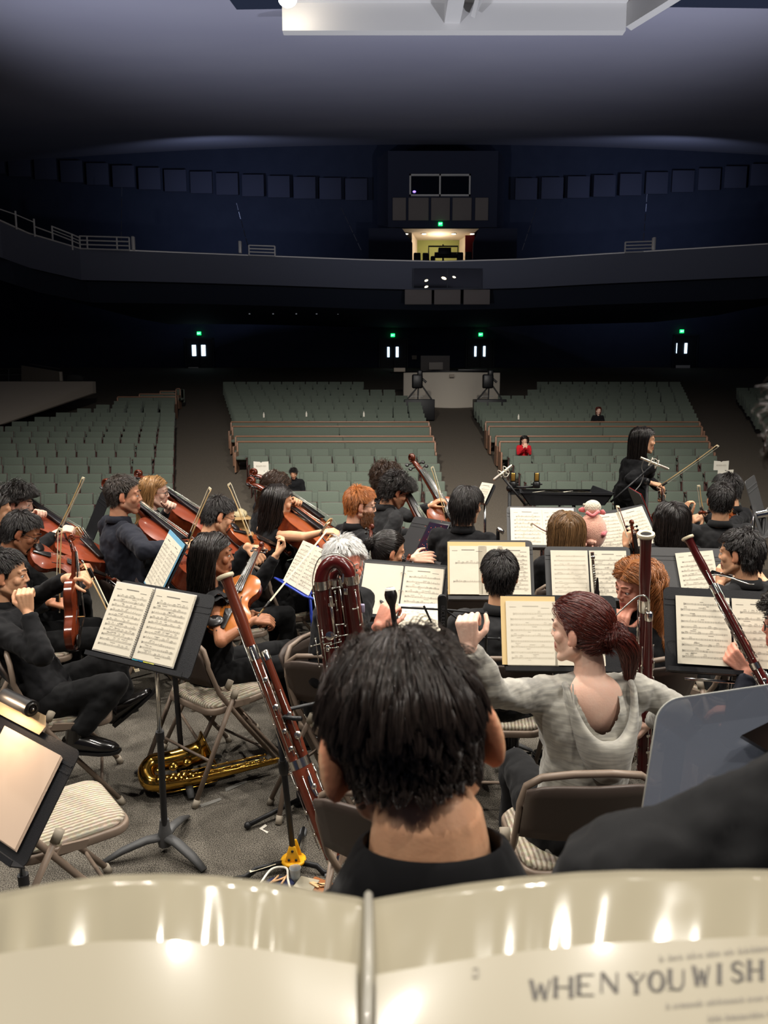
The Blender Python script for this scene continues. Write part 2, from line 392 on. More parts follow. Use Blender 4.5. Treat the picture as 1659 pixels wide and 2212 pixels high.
# control-room window in balcony front + three panels below
w=wthing('control_window','dark control-room window with glowing spots as lamp reflections in it, under the balcony edge','window',at(967,602,36.0))
A=at(893,623,36.0);B=at(1041,581,36.0); m=MB(); m.box(((A.x+B.x)/2,36.02,(A.z+B.z)/2),(B.x-A.x,0.1,B.z-A.z)); m.build('pane',mat('control_glass',(8,10,16),0.06,spec=0.8),w,smooth=0)
m=MB()
for X in(A.x,at(966,600,36).x): m.box((X,35.95,(A.z+B.z)/2),(0.03,0.04,B.z-A.z))
m.box(((A.x+B.x)/2,35.95,A.z),(B.x-A.x,0.04,0.03)); m.build('frame',mat('dim_rail2',(60,62,70),0.5),w,smooth=0)
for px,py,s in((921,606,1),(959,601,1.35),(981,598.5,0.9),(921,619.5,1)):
    m=MB(); q=at(px,py,35.93); m.ell(q,(0.085*s,0.02,0.04*s),Matrix.Rotation(R(-18 if px<950 else 20),3,'Y'),10,6); m.build('lamp_reflection',mat('lamp_reflection',(255,236,196),0.4,emit=5.0),w)  # glowing ovals stand in for lamps mirrored in the glass
for i,(x0,x1) in enumerate(((874,932),(937,994),(1000,1057))):
    A=at(x0,659,36.4);B=at(x1,627,36.4); m=MB(); m.box(((A.x+B.x)/2,36.2,(A.z+B.z)/2),(B.x-A.x,0.14,B.z-A.z))
    tag(m.build('acoustic_panel',M_panel,bevel=0.02),'wide brown-grey acoustic panel below the control window, %s of three towards the conductor'%ORD[i],'wall panel','three panels below the control window')
# tiny house lights along the soffit
for i,px in enumerate((539,590,640,684,730,780,1137,1184,1232,1283,1333,1384,1619)):
    q=at(px,(676+ (3 if px<900 else -0.5*((px-1137)/120.0)+ (0 if px<1500 else -13))),40); m=MB(); m.lathe([(0.035,0),(0.045,0.03),(0.02,0.05)],8,q,(0,0,1))
    side='between the parapet and the desk' if px<900 else 'on the conductor side'
    tag(m.build('house_light',mat('house_light',(220,225,235),0.4,emit=0.12)),'tiny dim light dot under the balcony %s, %s counted across'%(side,ORD[i if px<900 else i-6]),'ceiling light','light dots under the balcony')
# exit signs + doors
def exitsign(px,py,Y,lab,w0=0.27,h0=0.22):
    q=at(px,py,Y); s=wthing('exit_sign',lab,'exit sign',q)
    m=MB(); m.box(q+V((0,0.05,0)),(w0,0.08,h0)); m.build('housing',M_exit,s,bevel=0.03)
    m=MB(); t=0.012; h=h0*0.42; wl=w0*0.14; x0=q.x-w0*0.33
    def bar(x,z,dx,dz,rot=0): m.box((x,q.y-0.005,z),(dx,0.01,dz),Matrix.Rotation(rot,3,'Y'))
    # E X I T
    bar(x0,q.z,t,h); [bar(x0+wl*0.45,q.z+k*h/2,wl,t) for k in(-1,0,1)]
    x=x0+w0*0.24; bar(x,q.z,t,h*1.1,0.5); bar(x,q.z,t,h*1.1,-0.5)
    x=x0+w0*0.43; bar(x,q.z,t,h)
    x=x0+w0*0.62; bar(x,q.z,t,h); bar(x,q.z+h/2,wl*1.3,t)
    m.build('lettering',mat('exit_letters',(180,255,215),0.5,emit=3.0),s,smooth=0)
exitsign(429.5,720,YB-0.3,'glowing green exit sign over the doors nearest the pale parapet')
exitsign(848.5,724,YB-0.3,'glowing green exit sign over the doors on the parapet side of the sound desk')
exitsign(1038.5,722.5,YB-0.3,'glowing green exit sign over the doors on the conductor side of the sound desk')
exitsign(1473.5,715.5,YB-0.3,'glowing green exit sign over the single lit doorway above the conductor')
exitsign(951.5,483.5,45.8,'glowing green exit sign above the lit balcony portal',0.25,0.22)
def doors(n,xc,wpx,yt,yb,panes,lab,kick=None):
    w=wthing('door_%d'%n,lab,'door',at(xc,yb,YB-0.25)); w['kind']='structure'
    A=at(xc-wpx/2,yb,YB-0.25);B=at(xc+wpx/2,yt,YB-0.25)
    for s in(0,1):
        x0=A.x+(B.x-A.x)*s/2; x1=A.x+(B.x-A.x)*(s+1)/2
        m=MB(); m.box(((x0+x1)/2,YB-0.2,(A.z+B.z)/2),(x1-x0-0.03,0.06,B.z-A.z)); m.build('leaf',M_door,w,smooth=0)
    m=MB()
    for X in(A.x-0.06,B.x+0.06): m.box((X,YB-0.22,(A.z+B.z)/2),(0.1,0.1,B.z-A.z+0.1))
    m.box(((A.x+B.x)/2,YB-0.22,B.z+0.06),(B.x-A.x+0.22,0.1,0.1)); m.build('frame',mat('door_frame_dim',(40,46,56),0.6),w,smooth=0)
    for x0,x1,y0,y1 in panes:
        a=at(x0,y1,YB-0.28); b=at(x1,y0,YB-0.28); m=MB(); m.box(((a.x+b.x)/2,YB-0.26,(a.z+b.z)/2),(b.x-a.x,0.04,b.z-a.z)); m.build('glass_strip',M_doorglow,w,bevel=0.02)
    if kick:
        x0,x1,y0,y1=kick; a=at(x0,y1,YB-0.28); b=at(x1,y0,YB-0.28); m=MB(); m.box(((a.x+b.x)/2,YB-0.25,(a.z+b.z)/2),(b.x-a.x,0.03,b.z-a.z)); m.build('kick_plate',mat('kick_plate',(236,232,222),0.4),w,smooth=0)
doors(1,431,54,733,802,[(415,423,745,769),(435,443.5,745,769)],'dark double door with two lit glass strips nearest the pale parapet',(407,428,793,802))
doors(2,850,56,735,806,[(836.5,841.5,749.5,771.5),(855,861,749,771.5)],'dark double door with lit glass strips, parapet side of the sound desk')
doors(3,1037,56,735,806,[(1024.5,1029.5,748,770),(1043.5,1049,747.5,770)],'dark double door with lit glass strips, conductor side of the sound desk')
doors(4,1480,52,726,800,[(1460.5,1463.5,741,763),(1478,1485.5,741,763.5)],'dark double door with lit glass strips above the conductor',(1460,1491,789,797))
# parapet wall (ramp side wall) and lectern-like panel above
YPq=31.0
A=at(200,824,33);B=at(200,850,33);
m=MB(); m.prism([at(-330,824,28.0),at(200,824,33),at(201,849,33),at(0,917,26.5),at(-330,1000,22)],(0.0,0.35,0)); struct(m.build('wall_parapet',M_parapet,smooth=0))
w=wthing('platform_panel','grey slanted panel with a rung frame standing on the pale parapet','panel',at(90,822,33.5))
m=MB(); m.prism([at(46,823,34),at(46,789,34),at(131,803,34),at(135,823,34)],(0,0.1,0)); m.build('panel',mat('grey_board',(96,88,76),0.8),w,smooth=0)
m=MB(); m.box(at(132,813,33.9),(0.1,0.1,0.4)); m.build('end_strip',M_parapet,w,smooth=0)
m=MB(); m.tube([at(-10,797,34.2),at(46,797,34.2),at(58,800,34.1)],0.02,6); m.tube([at(19,797,34.2),at(19,824,34.2)],0.025,6); m.tube([at(-10,810,34.2),at(46,809,34.2)],0.02,6); m.tube([at(64,786,34.1),at(130,797,34.1)],0.015,6); m.build('rail',mat('dim_rail3',(70,68,66),0.5),w)
m=MB(); m.prism([at(143,823,34.5),at(146,811,34.5),at(152,809,34.5),at(172,810,34.5),at(178,814,34.5),at(179,823,34.5)],(0,0.3,0)); tag(m.build('storage_basket',mat('basket_dark',(44,42,40),0.8),bevel=0.03),'small dark hump-backed basket on the pale parapet','basket')
# seats ------------------------------------------------------------
def seat_parts():
    P={}
    m=MB(); 
    m.box((0,0.10,0.64),(0.49,0.075,0.44),Matrix.Rotation(R(-10),3,'X')); P['backrest']=(m,M_seat,0.03)
    m=MB(); m.box((0,0.0,0.42),(0.46,0.09,0.36),Matrix.Rotation(R(-14),3,'X')); P['seat_cushion']=(m,M_seat,0.035)
    return P
def far_row_mesh():
    m=MB(); m.box((0,0.1,0.6),(0.49,0.07,0.5),Matrix.Rotation(R(-10),3,'X')); m.box((0,0,0.4),(0.46,0.08,0.34),Matrix.Rotation(R(-14),3,'X'))
    return m
rows=[(n,0) for n in range(0,8)]+[(12.6+0.97*k,1) for k in range(12)]
seats=[]
def addrow(block,n,ri,x0,x1,dy=0.0,pit=0.548):
    Y=15.0+0.88*n+dy; c=int((x1-x0)/pit+0.25)
    if c<1: return
    p=(x1-x0)/c
    for k in range(c): seats.append((block,ri,c,k,x0+(k+0.5)*p,Y))
def Yn(n): return 15+0.88*n
for ri,(n,far) in enumerate([(-1,0)]+rows):
    Y=Yn(n); x1=bb_r(Y)
    if n>21: x1=min(x1,-0.9)
    elif n>19: x1=min(x1,0.5)
    elif n>17: x1=min(x1,1.0)
    addrow('B',n,ri,bb_l(Y),x1)
    x0=bc_l(Y)
    if n>21: x0=7.0
    elif n>19: x0=6.1
    elif n>17: x0=4.6
    addrow('C',n,ri,x0,bc_r(Y))
for ri,n in enumerate([-4.2,-3.2,-2.2,-1.2,-0.2,0.8,1.8,2.8,3.8,4.8,5.8,6.8,7.8,8.8,9.8,10.8,11.8,12.8,13.8,14.8,15.8,16.8]):
    Y=Yn(n); xr=bl_left(Y) if n>-1 else bl_left(Y)
    xl=-0.56*Y if Y<23.5 else -0.56*23.5+ (Y-23.5)*0.42
    addrow('A',n,ri,xl,xr)
for ri,n in enumerate([-3.2,-2.2,-1.2,-0.2,0.8,1.8]):
    Y=Yn(n); addrow('E',n,ri,bd_l(Y)-0.2,bd_l(Y)+0.35) if n>5 else None
for ri,n in enumerate([9,10,11,12,13,14,15,16,17,18,19,20,21]):
    Y=Yn(n); addrow('D',n,ri,bd_l(Y),0.54*Y)
for ri,n in enumerate([-3.1,-2.1,-1.9][:2]):
    Y=Yn(n); addrow('C2',n,ri,5.6,bc_r(Y)-0.2)
seats.sort(key=lambda s:s[5]+abs(s[4])*0.02)
BL={'A':'block below the pale parapet','B':'block between the two broad aisles','C':'block behind the conductor','C2':'short block front of the conductor','D':'far block past the conductor'}
occupied=[]
def seat_obj():
    r=thing('auditorium_seat','x','seat'); P=seat_parts()
    for nm,(m,mm,bv) in P.items(): m.build(nm,mm,r,bevel=bv,bseg=3)
    for s in(-1,1):
        m=MB(); m.box((s*0.257,0.02,0.3),(0.024,0.09,0.6)); m.box((s*0.257,-0.02,0.605),(0.026,0.30,0.03)); m.box((s*0.257,0.03,0.01),(0.026,0.26,0.02)); m.build('armrest',M_seatwood,r,bevel=0.006,bseg=1)
    m=MB(); m.box((0,0.155,0.62),(0.47,0.02,0.48),Matrix.Rotation(R(-10),3,'X')); m.build('back_board',M_seatwood,r,bevel=0.004,bseg=1)
    return r
proto=seat_obj(); first=True
for i,(bk,ri,c,k,x,Y) in enumerate(seats[:300]):
    edge={'A':'inner aisle','B':'centre aisle','C':'centre aisle','C2':'centre aisle','D':'side aisle'}[bk]
    kk=(c-1-k) if bk in('A','B') else k
    lab='grey-green theatre seat, %s from the %s, row %s, %s'%(ORD[min(kk,19)],edge,'one two three four five six seven eight nine ten eleven twelve thirteen fourteen fifteen sixteen seventeen eighteen nineteen twenty twenty-one twenty-two'.split()[ri],BL[bk])
    M=TR(x,Y,zfl(Y))
    if first: o=proto; o.matrix_basis=M; o['label']=lab; o['group']='auditorium seats'; first=False
    else: o=copy_tree(proto,M,lab,'auditorium seats')
far=MB(); src=far_row_mesh()
for bk,ri,c,k,x,Y in seats[300:]:
    b=len(far.v); far.v+=[(a+x,bb+Y,cc+zfl(Y)) for a,bb,cc in src.v]; far.f+=[tuple(q+b for q in f) for f in src.f]; far.m+=src.m
tag(far.build('auditorium_seating',M_seat,smooth=0),'dim grey-green theatre seats filling the far rows under the balcony','seating',kind='stuff')
# pews
def pew(x0,x1,n,lab):
    Y=Yn(n); z=zfl(Y); w=wthing('pew',lab,'pew',((x0+x1)/2,Y,z),'upholstered pews across the middle of the hall')
    xm=(x0+x1)/2+0.25
    for a,b in((x0,xm-0.01),(xm+0.01,x1)):
        m=MB(); m.box(((a+b)/2,Y+0.1,z+0.56),(b-a,0.07,0.56)); m.build('backrest',M_seat,w,bevel=0.02)
        m=MB(); m.box(((a+b)/2,Y-0.15,z+0.42),(b-a,0.42,0.1)); m.build('seat_cushion',M_seat,w,bevel=0.03)
    m=MB(); m.box(((x0+x1)/2,Y+0.1,z+0.865),(x1-x0+0.06,0.1,0.045)); m.build('cap_rail',M_pewcap,w,bevel=0.012)
    for X in(x0-0.02,x1+0.02):
        m=MB(); m.box((X,Y+0.08,z+0.42),(0.05,0.13,0.86)); m.box((X,Y-0.16,z+0.3),(0.045,0.42,0.58)); m.build('end_panel',M_pewcap,w,bevel=0.01)
for i,n in enumerate((8.05,8.95,10.75,11.65)):
    Y=Yn(n); w='first second third fourth'.split()[i]
    pew(bb_l(Y)-0.15,bb_r(Y)+0.0,n,'green upholstered pew with oak cap rail, %s behind the seats between the broad aisles'%w)
    pew(bc_l(Y)-0.05,bc_r(Y)-0.1,n,'green upholstered pew with oak cap rail, %s row up behind the conductor'%w)
for i,(n,x0) in enumerate(((17.9,-10.9),(18.8,-11.0),(19.7,-11.2),(20.6,-11.3))):
    Y=Yn(n); pew(-0.345*Y+0.9*i,bl_left(Y),n,'green pew with pale cap rail, %s at the top of the block below the parapet'%ORD[i])
# sound desk
w=wthing('sound_desk','cream curved-front sound desk at the top of the centre aisle','desk',onz(975,880,zfl(33.5)))
m=MB(); n=14; xl=at(872,840,34.2).x; xr=at(1080,840,34.2).x; zt=at(975,804,33.6).z
pts=[(xl+(xr-xl)*k/n, 34.3-0.9*math.sin(math.pi*k/n)) for k in range(n+1)]
m.prism([(x,y,zfl(33.4)) for x,y in pts]+[(xr,35.4,zfl(33.4)),(xl,35.4,zfl(33.4))],(0,0,zt-zfl(33.4))); m.build('front',mat('desk_cream',(214,204,186),0.7),w)
m=MB(); m.prism([(x,y-0.04,zt) for x,y in pts]+[(xr+0.05,35.4,zt),(xl-0.6,35.4,zt)],(0,0,0.05)); m.build('worktop',M_black,w)
m=MB(); q=at(976,811.5,33.25); m.box(q,(0.2,0.1,0.13)); m.build('wall_socket',M_parapet,w,smooth=0)
def small(name,lab,cat,px,py,Y,d,mm,bv=0.01):
    m=MB(); q=at(px,py,Y); m.box(q,d); return tag(m.build(name,mm,bevel=bv),lab,cat)
M_greyc=mat('dim_grey_case',(120,114,106),0.7)
small('rack_case','grey rack case with slots standing on the sound desk','case',941,791,34.6,(0.62,0.4,0.32),M_greyc)
small('divider_screen','wide grey fabric screen standing behind the sound desk','screen',940,786,36.2,(1.35,0.08,0.75),mat('dim_screen',(84,80,76),0.9))
small('paper_box','pale flat box at the parapet end of the sound desk','box',863,799,34.3,(0.5,0.3,0.17),M_parapet)
small('paper_stack','white sheets on the rack case on the sound desk','paper',948,784.5,34.5,(0.24,0.15,0.07),M_white,0.0)
small('wall_phone','pale phone box on the dark wall beside the doors','phone',895,772,YB-0.4,(0.3,0.1,0.25),M_parapet)
small('mixer_console','black mixing console lying on the sound desk','console',1020,800,34.4,(1.3,0.5,0.1),M_blackp)
# camera tripods on black platforms
for i,(cx,lab) in enumerate(((540,'black video camera on tripod at the parapet end of the sound desk'),(1205,'black video camera on tripod at the conductor end of the sound desk'))):
    ox=780+cx/4.366; Y=30.5
    q=lambda px,py: at(780+px/4.366,660+py/4.366,Y)
    w=wthing('video_camera',lab,'camera',q(cx,880))
    for a,b in(((cx,760),(cx-105,885)),((cx+30,750),(cx+125,885)),((cx,770),(cx-5,885))):
        m=MB(); m.tube([q(*a),q(*b)],0.03,6); m.build('tripod_leg',M_black,w)
    m=MB(); m.box(q(cx-10,715),(0.42,0.3,0.55)); m.build('camera_body',M_blackp,w,bevel=0.06)
    m=MB(); m.box(q(cx+15,640),(0.2,0.3,0.25)); m.build('viewfinder',M_blackp,w,bevel=0.04)
    m=MB(); m.tube([q(cx+35,690),q(cx+75,725)],0.045,6); m.build('pan_handle',M_blackp,w)
    m=MB(); m.tube([q(cx-80,872),q(cx-60,855),q(cx+40,855)],0.015,6); m.build('spreader',M_dullsteel,w)
    A=q(405 if i==0 else 1078,884); B=q(690 if i==0 else 1360,884)
    m=MB(); m.box(((A.x+B.x)/2,Y+0.3,(A.z+zfl(Y))/2),(B.x-A.x,1.3,A.z-zfl(Y))); tag(m.build('camera_riser',M_black,bevel=0.02),['black riser carrying the tripod at the parapet end of the desk','black riser carrying the tripod at the conductor end of the desk'][i],'platform')
# ---------------------------------------------------------------- shared materials
M_chair=mat('taupe_enamel_steel',(128,112,98),0.38,spec=0.4)
M_chairback=mat('taupe_back_panel',(70,60,54),0.45,spec=0.35)
M_rubber=mat('grey_rubber',(150,140,124),0.7)
M_stripe=bpy.data.materials.new('striped_seat_fabric'); M_stripe.use_nodes=True
def _stripe():
    nt=M_stripe.node_tree; b=nt.nodes['Principled BSDF']; b.inputs['Roughness'].default_value=0.95; b.inputs['Specular IOR Level'].default_value=0.1
    tc=nt.nodes.new('ShaderNodeTexCoord'); w=nt.nodes.new('ShaderNodeTexWave'); w.wave_type='BANDS'; w.bands_direction='X'
    w.inputs['Scale'].default_value=19; w.inputs['Distortion'].default_value=1.2; w.inputs['Detail'].default_value=2; w.inputs['Detail Scale'].default_value=3
    r=nt.nodes.new('ShaderNodeValToRGB'); r.color_ramp.elements[0].position=0.25; r.color_ramp.elements[1].position=0.6; r.color_ramp.elements[0].color=rgb(152,139,121); r.color_ramp.elements[1].color=rgb(200,190,170)
    n=nt.nodes.new('ShaderNodeTexNoise'); n.inputs['Scale'].default_value=60; mx=nt.nodes.new('ShaderNodeMixRGB'); mx.blend_type='MULTIPLY'; mx.inputs['Fac'].default_value=0.35
    nt.links.new(tc.outputs['Object'],w.inputs['Vector']); nt.links.new(tc.outputs['Object'],n.inputs['Vector']); nt.links.new(w.outputs['Fac'],r.inputs['Fac'])
    nt.links.new(r.outputs['Color'],mx.inputs['Color1']); nt.links.new(n.outputs['Color'],mx.inputs['Color2']); nt.links.new(mx.outputs['Color'],b.inputs['Base Color'])
    bp=nt.nodes.new('ShaderNodeBump'); bp.inputs['Strength'].default_value=0.6; bp.inputs['Distance'].default_value=0.004; nt.links.new(w.outputs['Fac'],bp.inputs['Height']); nt.links.new(bp.outputs['Normal'],b.inputs['Normal'])
_stripe()
M_paper=mat('cream_paper',(226,218,198),0.75,spec=0.2,bump=0.08,bump_scale=14)
M_paper2=mat('white_paper',(218,214,206),0.75,spec=0.2)
M_ink=mat('print_ink',(132,126,116),0.8)
M_inkd=mat('dark_print_ink',(40,38,36),0.8)
M_manila=mat('manila_folder',(222,194,140),0.75,spec=0.2)
M_desk=mat('stand_black_enamel',(30,30,32),0.42,bump=0.12,bump_scale=400)
M_deskgrey=mat('stand_grey_enamel',(72,72,72),0.5,bump=0.12,bump_scale=400)
M_chrome=mat('chrome',(215,213,208),0.12,metal=1.0)
M_silver=mat('silver_keys',(225,220,210),0.18,metal=1.0)
M_brass=mat('lacquered_brass',(206,160,74),0.16,metal=1.0)
M_bassoon=mat('bassoon_maroon',(84,24,20),0.22,col2=(58,14,14),noise_amt=0.35,noise_scale=12,stretch=(1,1,0.12),coat=0.25)
M_bassoonred=mat('bassoon_red_brown',(114,52,32),0.28,col2=(80,34,22),noise_amt=0.3,noise_scale=14,stretch=(1,1,0.1),coat=0.4)
M_bassoondark=mat('bassoon_dark_maroon',(88,20,20),0.3,col2=(58,12,14),noise_amt=0.35,noise_scale=12,stretch=(1,1,0.12),coat=0.25)
M_ivory=mat('ivory_ring',(226,212,180),0.35,coat=0.3)
M_vio=mat('violin_varnish',(160,84,44),0.28,col2=(120,56,28),noise_amt=0.3,noise_scale=9,stretch=(1,0.25,1),coat=0.35)
M_viored=mat('cello_red_varnish',(146,68,40),0.3,col2=(108,44,26),noise_amt=0.3,noise_scale=6,stretch=(1,0.25,1),coat=0.35)
M_vioback=mat('violin_back_varnish',(110,46,22),0.2,col2=(78,30,16),noise_amt=0.2,noise_scale=16,stretch=(0.3,1,1),coat=0.35)
M_viola=mat('viola_amber_varnish',(186,112,46),0.25,col2=(150,80,32),noise_amt=0.3,noise_scale=9,stretch=(1,0.25,1),coat=0.6)
M_violadark=mat('violin_dark_varnish',(124,52,26),0.2,col2=(90,34,18),noise_amt=0.3,noise_scale=9,stretch=(1,0.25,1),coat=0.35)
M_ebony=mat('ebony',(22,18,17),0.3,coat=0.2)
M_maple=mat('maple',(196,150,92),0.5)
M_string=mat('string_steel',(205,200,190),0.25,metal=1.0)
M_bowstick=mat('bow_stick_wood',(208,176,124),0.3,coat=0.4)
M_bowdark=mat('bow_stick_dark',(96,44,22),0.3,coat=0.4)
M_bowhair=mat('bow_hair',(228,218,190),0.6)
M_blue=mat('blue_enamel',(48,70,170),0.35,spec=0.5)
M_yellow=mat('yellow_plastic',(240,176,34),0.4)
# ---------------------------------------------------------------- folding chair (local +y = the way the sitter faces)
def chair_proto():
    r=thing('folding_chair','x','chair',group=None)
    m=MB(); 
    for s in(-1,1): pass
    P=[(-.225,.25,.02),(-.225,.02,.32),(-.222,-.13,.53),(-.222,-.19,.68)]
    arc=[]
    for k in range(9):
        a=math.pi-(math.pi*k/8); arc.append((.222*math.cos(a)*(1.0 if abs(math.cos(a))>.99 else 1.0),-.19-.035*math.sin(a),.68+.12*math.sin(a)**0.6))
    arc=[(-.222,-.19,.70),(-.205,-.20,.765),(-.16,-.215,.80),(-.06,-.222,.812),(.06,-.222,.812),(.16,-.215,.80),(.205,-.20,.765),(.222,-.19,.70)]
    Q=[(-x,y,z) for x,y,z in P][::-1]
    m.tube(P+arc+Q,0.0125,8); m.build('frame_tube',M_chair,r,180)
    m=MB()
    def bp(u,v):
        x=(u-0.5)*0.425; z=0.575+0.225*v; y=-.155-.08*v-.04*(1-(2*u-1)**2)
        e=1-(abs(2*u-1))**6*0.2
        if v>0.5: z=0.575+0.225*(v-(v-0.5)*0.25*(abs(2*u-1))**4)
        return (x,y,z)
    m.grid(bp,10,5); o=m.build('backrest',M_chairback,r,180); sm=o.modifiers.new('s','SOLIDIFY'); sm.thickness=0.012
    m=MB(); out=rrect(.405,.40,.07,5); m.prism([(x,y+.03,.405) for x,y in out],(0,0,.035)); m.build('seat_pan',M_chair,r,bevel=0.008)
    m=MB(); rings=[]
    for sc,z in((.93,.438),(.95,.45),(.90,.462),(.7,.472),(.35,.477)):
        rings.append([m.pt((x*sc,y*sc+.03,z)) for x,y in out])
    for a,b in zip(rings,rings[1:]):
        n=len(a)
        for j in range(n): m.face((a[j],a[(j+1)%n],b[(j+1)%n],b[j]))
    m.face(rings[-1]); m.build('seat_cushion',M_stripe,r,180)
    for s in(-1,1):
        m=MB(); m.tube([(s*.235,-.05,.50),(s*.232,-.30,.02)],0.0125,8); m.build('leg',M_chair,r,180)
        m=MB(); m.tube([(s*.235,-.035,.525),(s*.235,-.055,.485)],0.018,8); m.build('pivot_cap',M_rubber,r,180)
        for y in(.25,-.30): 
            m=MB(); m.tube([(s*(.225 if y>0 else .232),y*1.02,0),(s*(.225 if y>0 else .232),y*.96,.035)],0.017,8); m.build('rubber_foot',M_rubber,r,180)
        m=MB(); m.prism([(s*.215,-.03,.46),(s*.215,.06,.45),(s*.215,.05,.42),(s*.215,-.05,.43)],(s*.012,0,0)); m.build('bracket',M_chair,r,0)
    m=MB(); m.tube([(-.225,.165,.13),(.225,.165,.13)],0.008,6); m.tube([(-.232,-.2,.2),(.232,-.2,.2)],0.008,6); m.build('crossbar',M_chair,r,180)
    return r
CHAIR=chair_proto(); _used=[0]
def chair(x,y,yaw,lab,group='folding chairs of the orchestra'):
    M=TR(x,y,0,yaw)
    if not _used[0]: CHAIR.matrix_basis=M; CHAIR['label']=lab; CHAIR['group']=group; _used[0]=1; return CHAIR
    return copy_tree(CHAIR,M,lab,group)
# ---------------------------------------------------------------- sheet music: mesh with paper and ink faces (local x right, y up, z to reader)
def page_mesh(name,w=.216,h=.279,rows=10,seed=0,title=True,curl=0.0,dense=1.0,paper=None,ink=None,fan=0):
    m=MB(); rr=random.Random(seed)
    def zc(x,y): return curl*math.sin((x/w+0.5)*math.pi)
    m.mi=0
    n=6
    for k in range(n):
        x0=-w/2+w*k/n; x1=x0+w/n
        m.poly([(x0,-h/2,zc(x0,0)),(x1,-h/2,zc(x1,0)),(x1,h/2,zc(x1,0)),(x0,h/2,zc(x0,0))])
    for f in range(fan+1):
        e=0.0008*(f+1); m.box((0.0015*f,-0.001*f,-e),(w,h,0.0005))
    m.mi=1
    def q(x,y,dx,dy):
        z0=zc(x-dx/2,0)+0.0006; z1=zc(x+dx/2,0)+0.0006
        m.poly([(x-dx/2,y-dy/2,z0),(x+dx/2,y-dy/2,z1),(x+dx/2,y+dy/2,z1),(x-dx/2,y+dy/2,z0)])
    top=h/2-.022
    if title:
        q(0,top,.07,.004); q(w*.3,top-.008,.035,.002); q(-w*.36,top-.004,.03,.0018); top-=.022
    step=(top+h/2-.018)/max(rows,1); sp=.0017
    for r in range(rows):
        y=top-step*(r+0.5); x0=-w/2+.018+(0.012 if r==0 else 0); x1=w/2-.014
        for k in range(5): 
            L=(x1-x0)/5
            for j in range(5): q(x0+L*(j+.5),y+(k-2)*sp,L,.00035)
        q(x0+.003,y,.002,.010); q(x0+.008,y,.003,.006)
        x=x0+.014
        while x<x1-.004:
            t=rr.random()
            if t<0.72*dense:
                yy=y+rr.choice((-2,-1,0,1,2,3))*sp; q(x,yy,.0022,.0016); q(x+.001,yy+.004,.0004,.007)
                if t<0.4*dense and x<x1-.014:
                    for b in range(1,3): q(x+.005*b,yy+.001*b,.0022,.0016); q(x+.001+.005*b,yy+.004,.0004,.007)
                    q(x+.006,yy+.0078,.0105,.0012); x+=.011
            elif t<0.85: q(x,y,.0005,.008)
            x+=.0075+rr.random()*.006
        if rr.random()<.6: q(x0+.03+rr.random()*.1,y-.0085,.01+.02*rr.random(),.0016)
        if rr.random()<.5: q(x0+.02+rr.random()*.1,y+.0095,.008+.02*rr.random(),.0016)
    return m.mesh(name,[paper or M_paper,ink or M_ink],0)
def sheet(parent,M,**k):
    me=page_mesh('page',**k); o=bpy.data.objects.new('page',me); COL.objects.link(o); o.parent=parent; o.matrix_parent_inverse=parent.matrix_basis.inverted(); o.matrix_basis=M; return o
def Tl(x,y,z): return Matrix.Translation((x,y,z))
def pmesh(M,parent,name,m,mm,smooth=40,bevel=0):
    o=m.build(name,mm,None,smooth,bevel); o.matrix_basis=M
    if parent is not None: o.parent=parent; o.matrix_parent_inverse=parent.matrix_basis.inverted(); o.matrix_basis=M
    return o
def desk_frame(px,py,Y,yaw,tilt,roll=0):
    """page plane at the pixel's point at depth Y: reader faces yaw, desk leans back tilt degrees from upright"""
    o=at(px,py,Y); f=yawvec(yaw); x=V((math.cos(R(yaw)),-math.sin(R(yaw)),0))
    y=V((0,0,1))*math.cos(R(tilt))+f*math.sin(R(tilt)); z=x.cross(y)
    M=basis(o,x,y,z)
    return M@Matrix.Rotation(R(roll),4,'Z') if roll else M
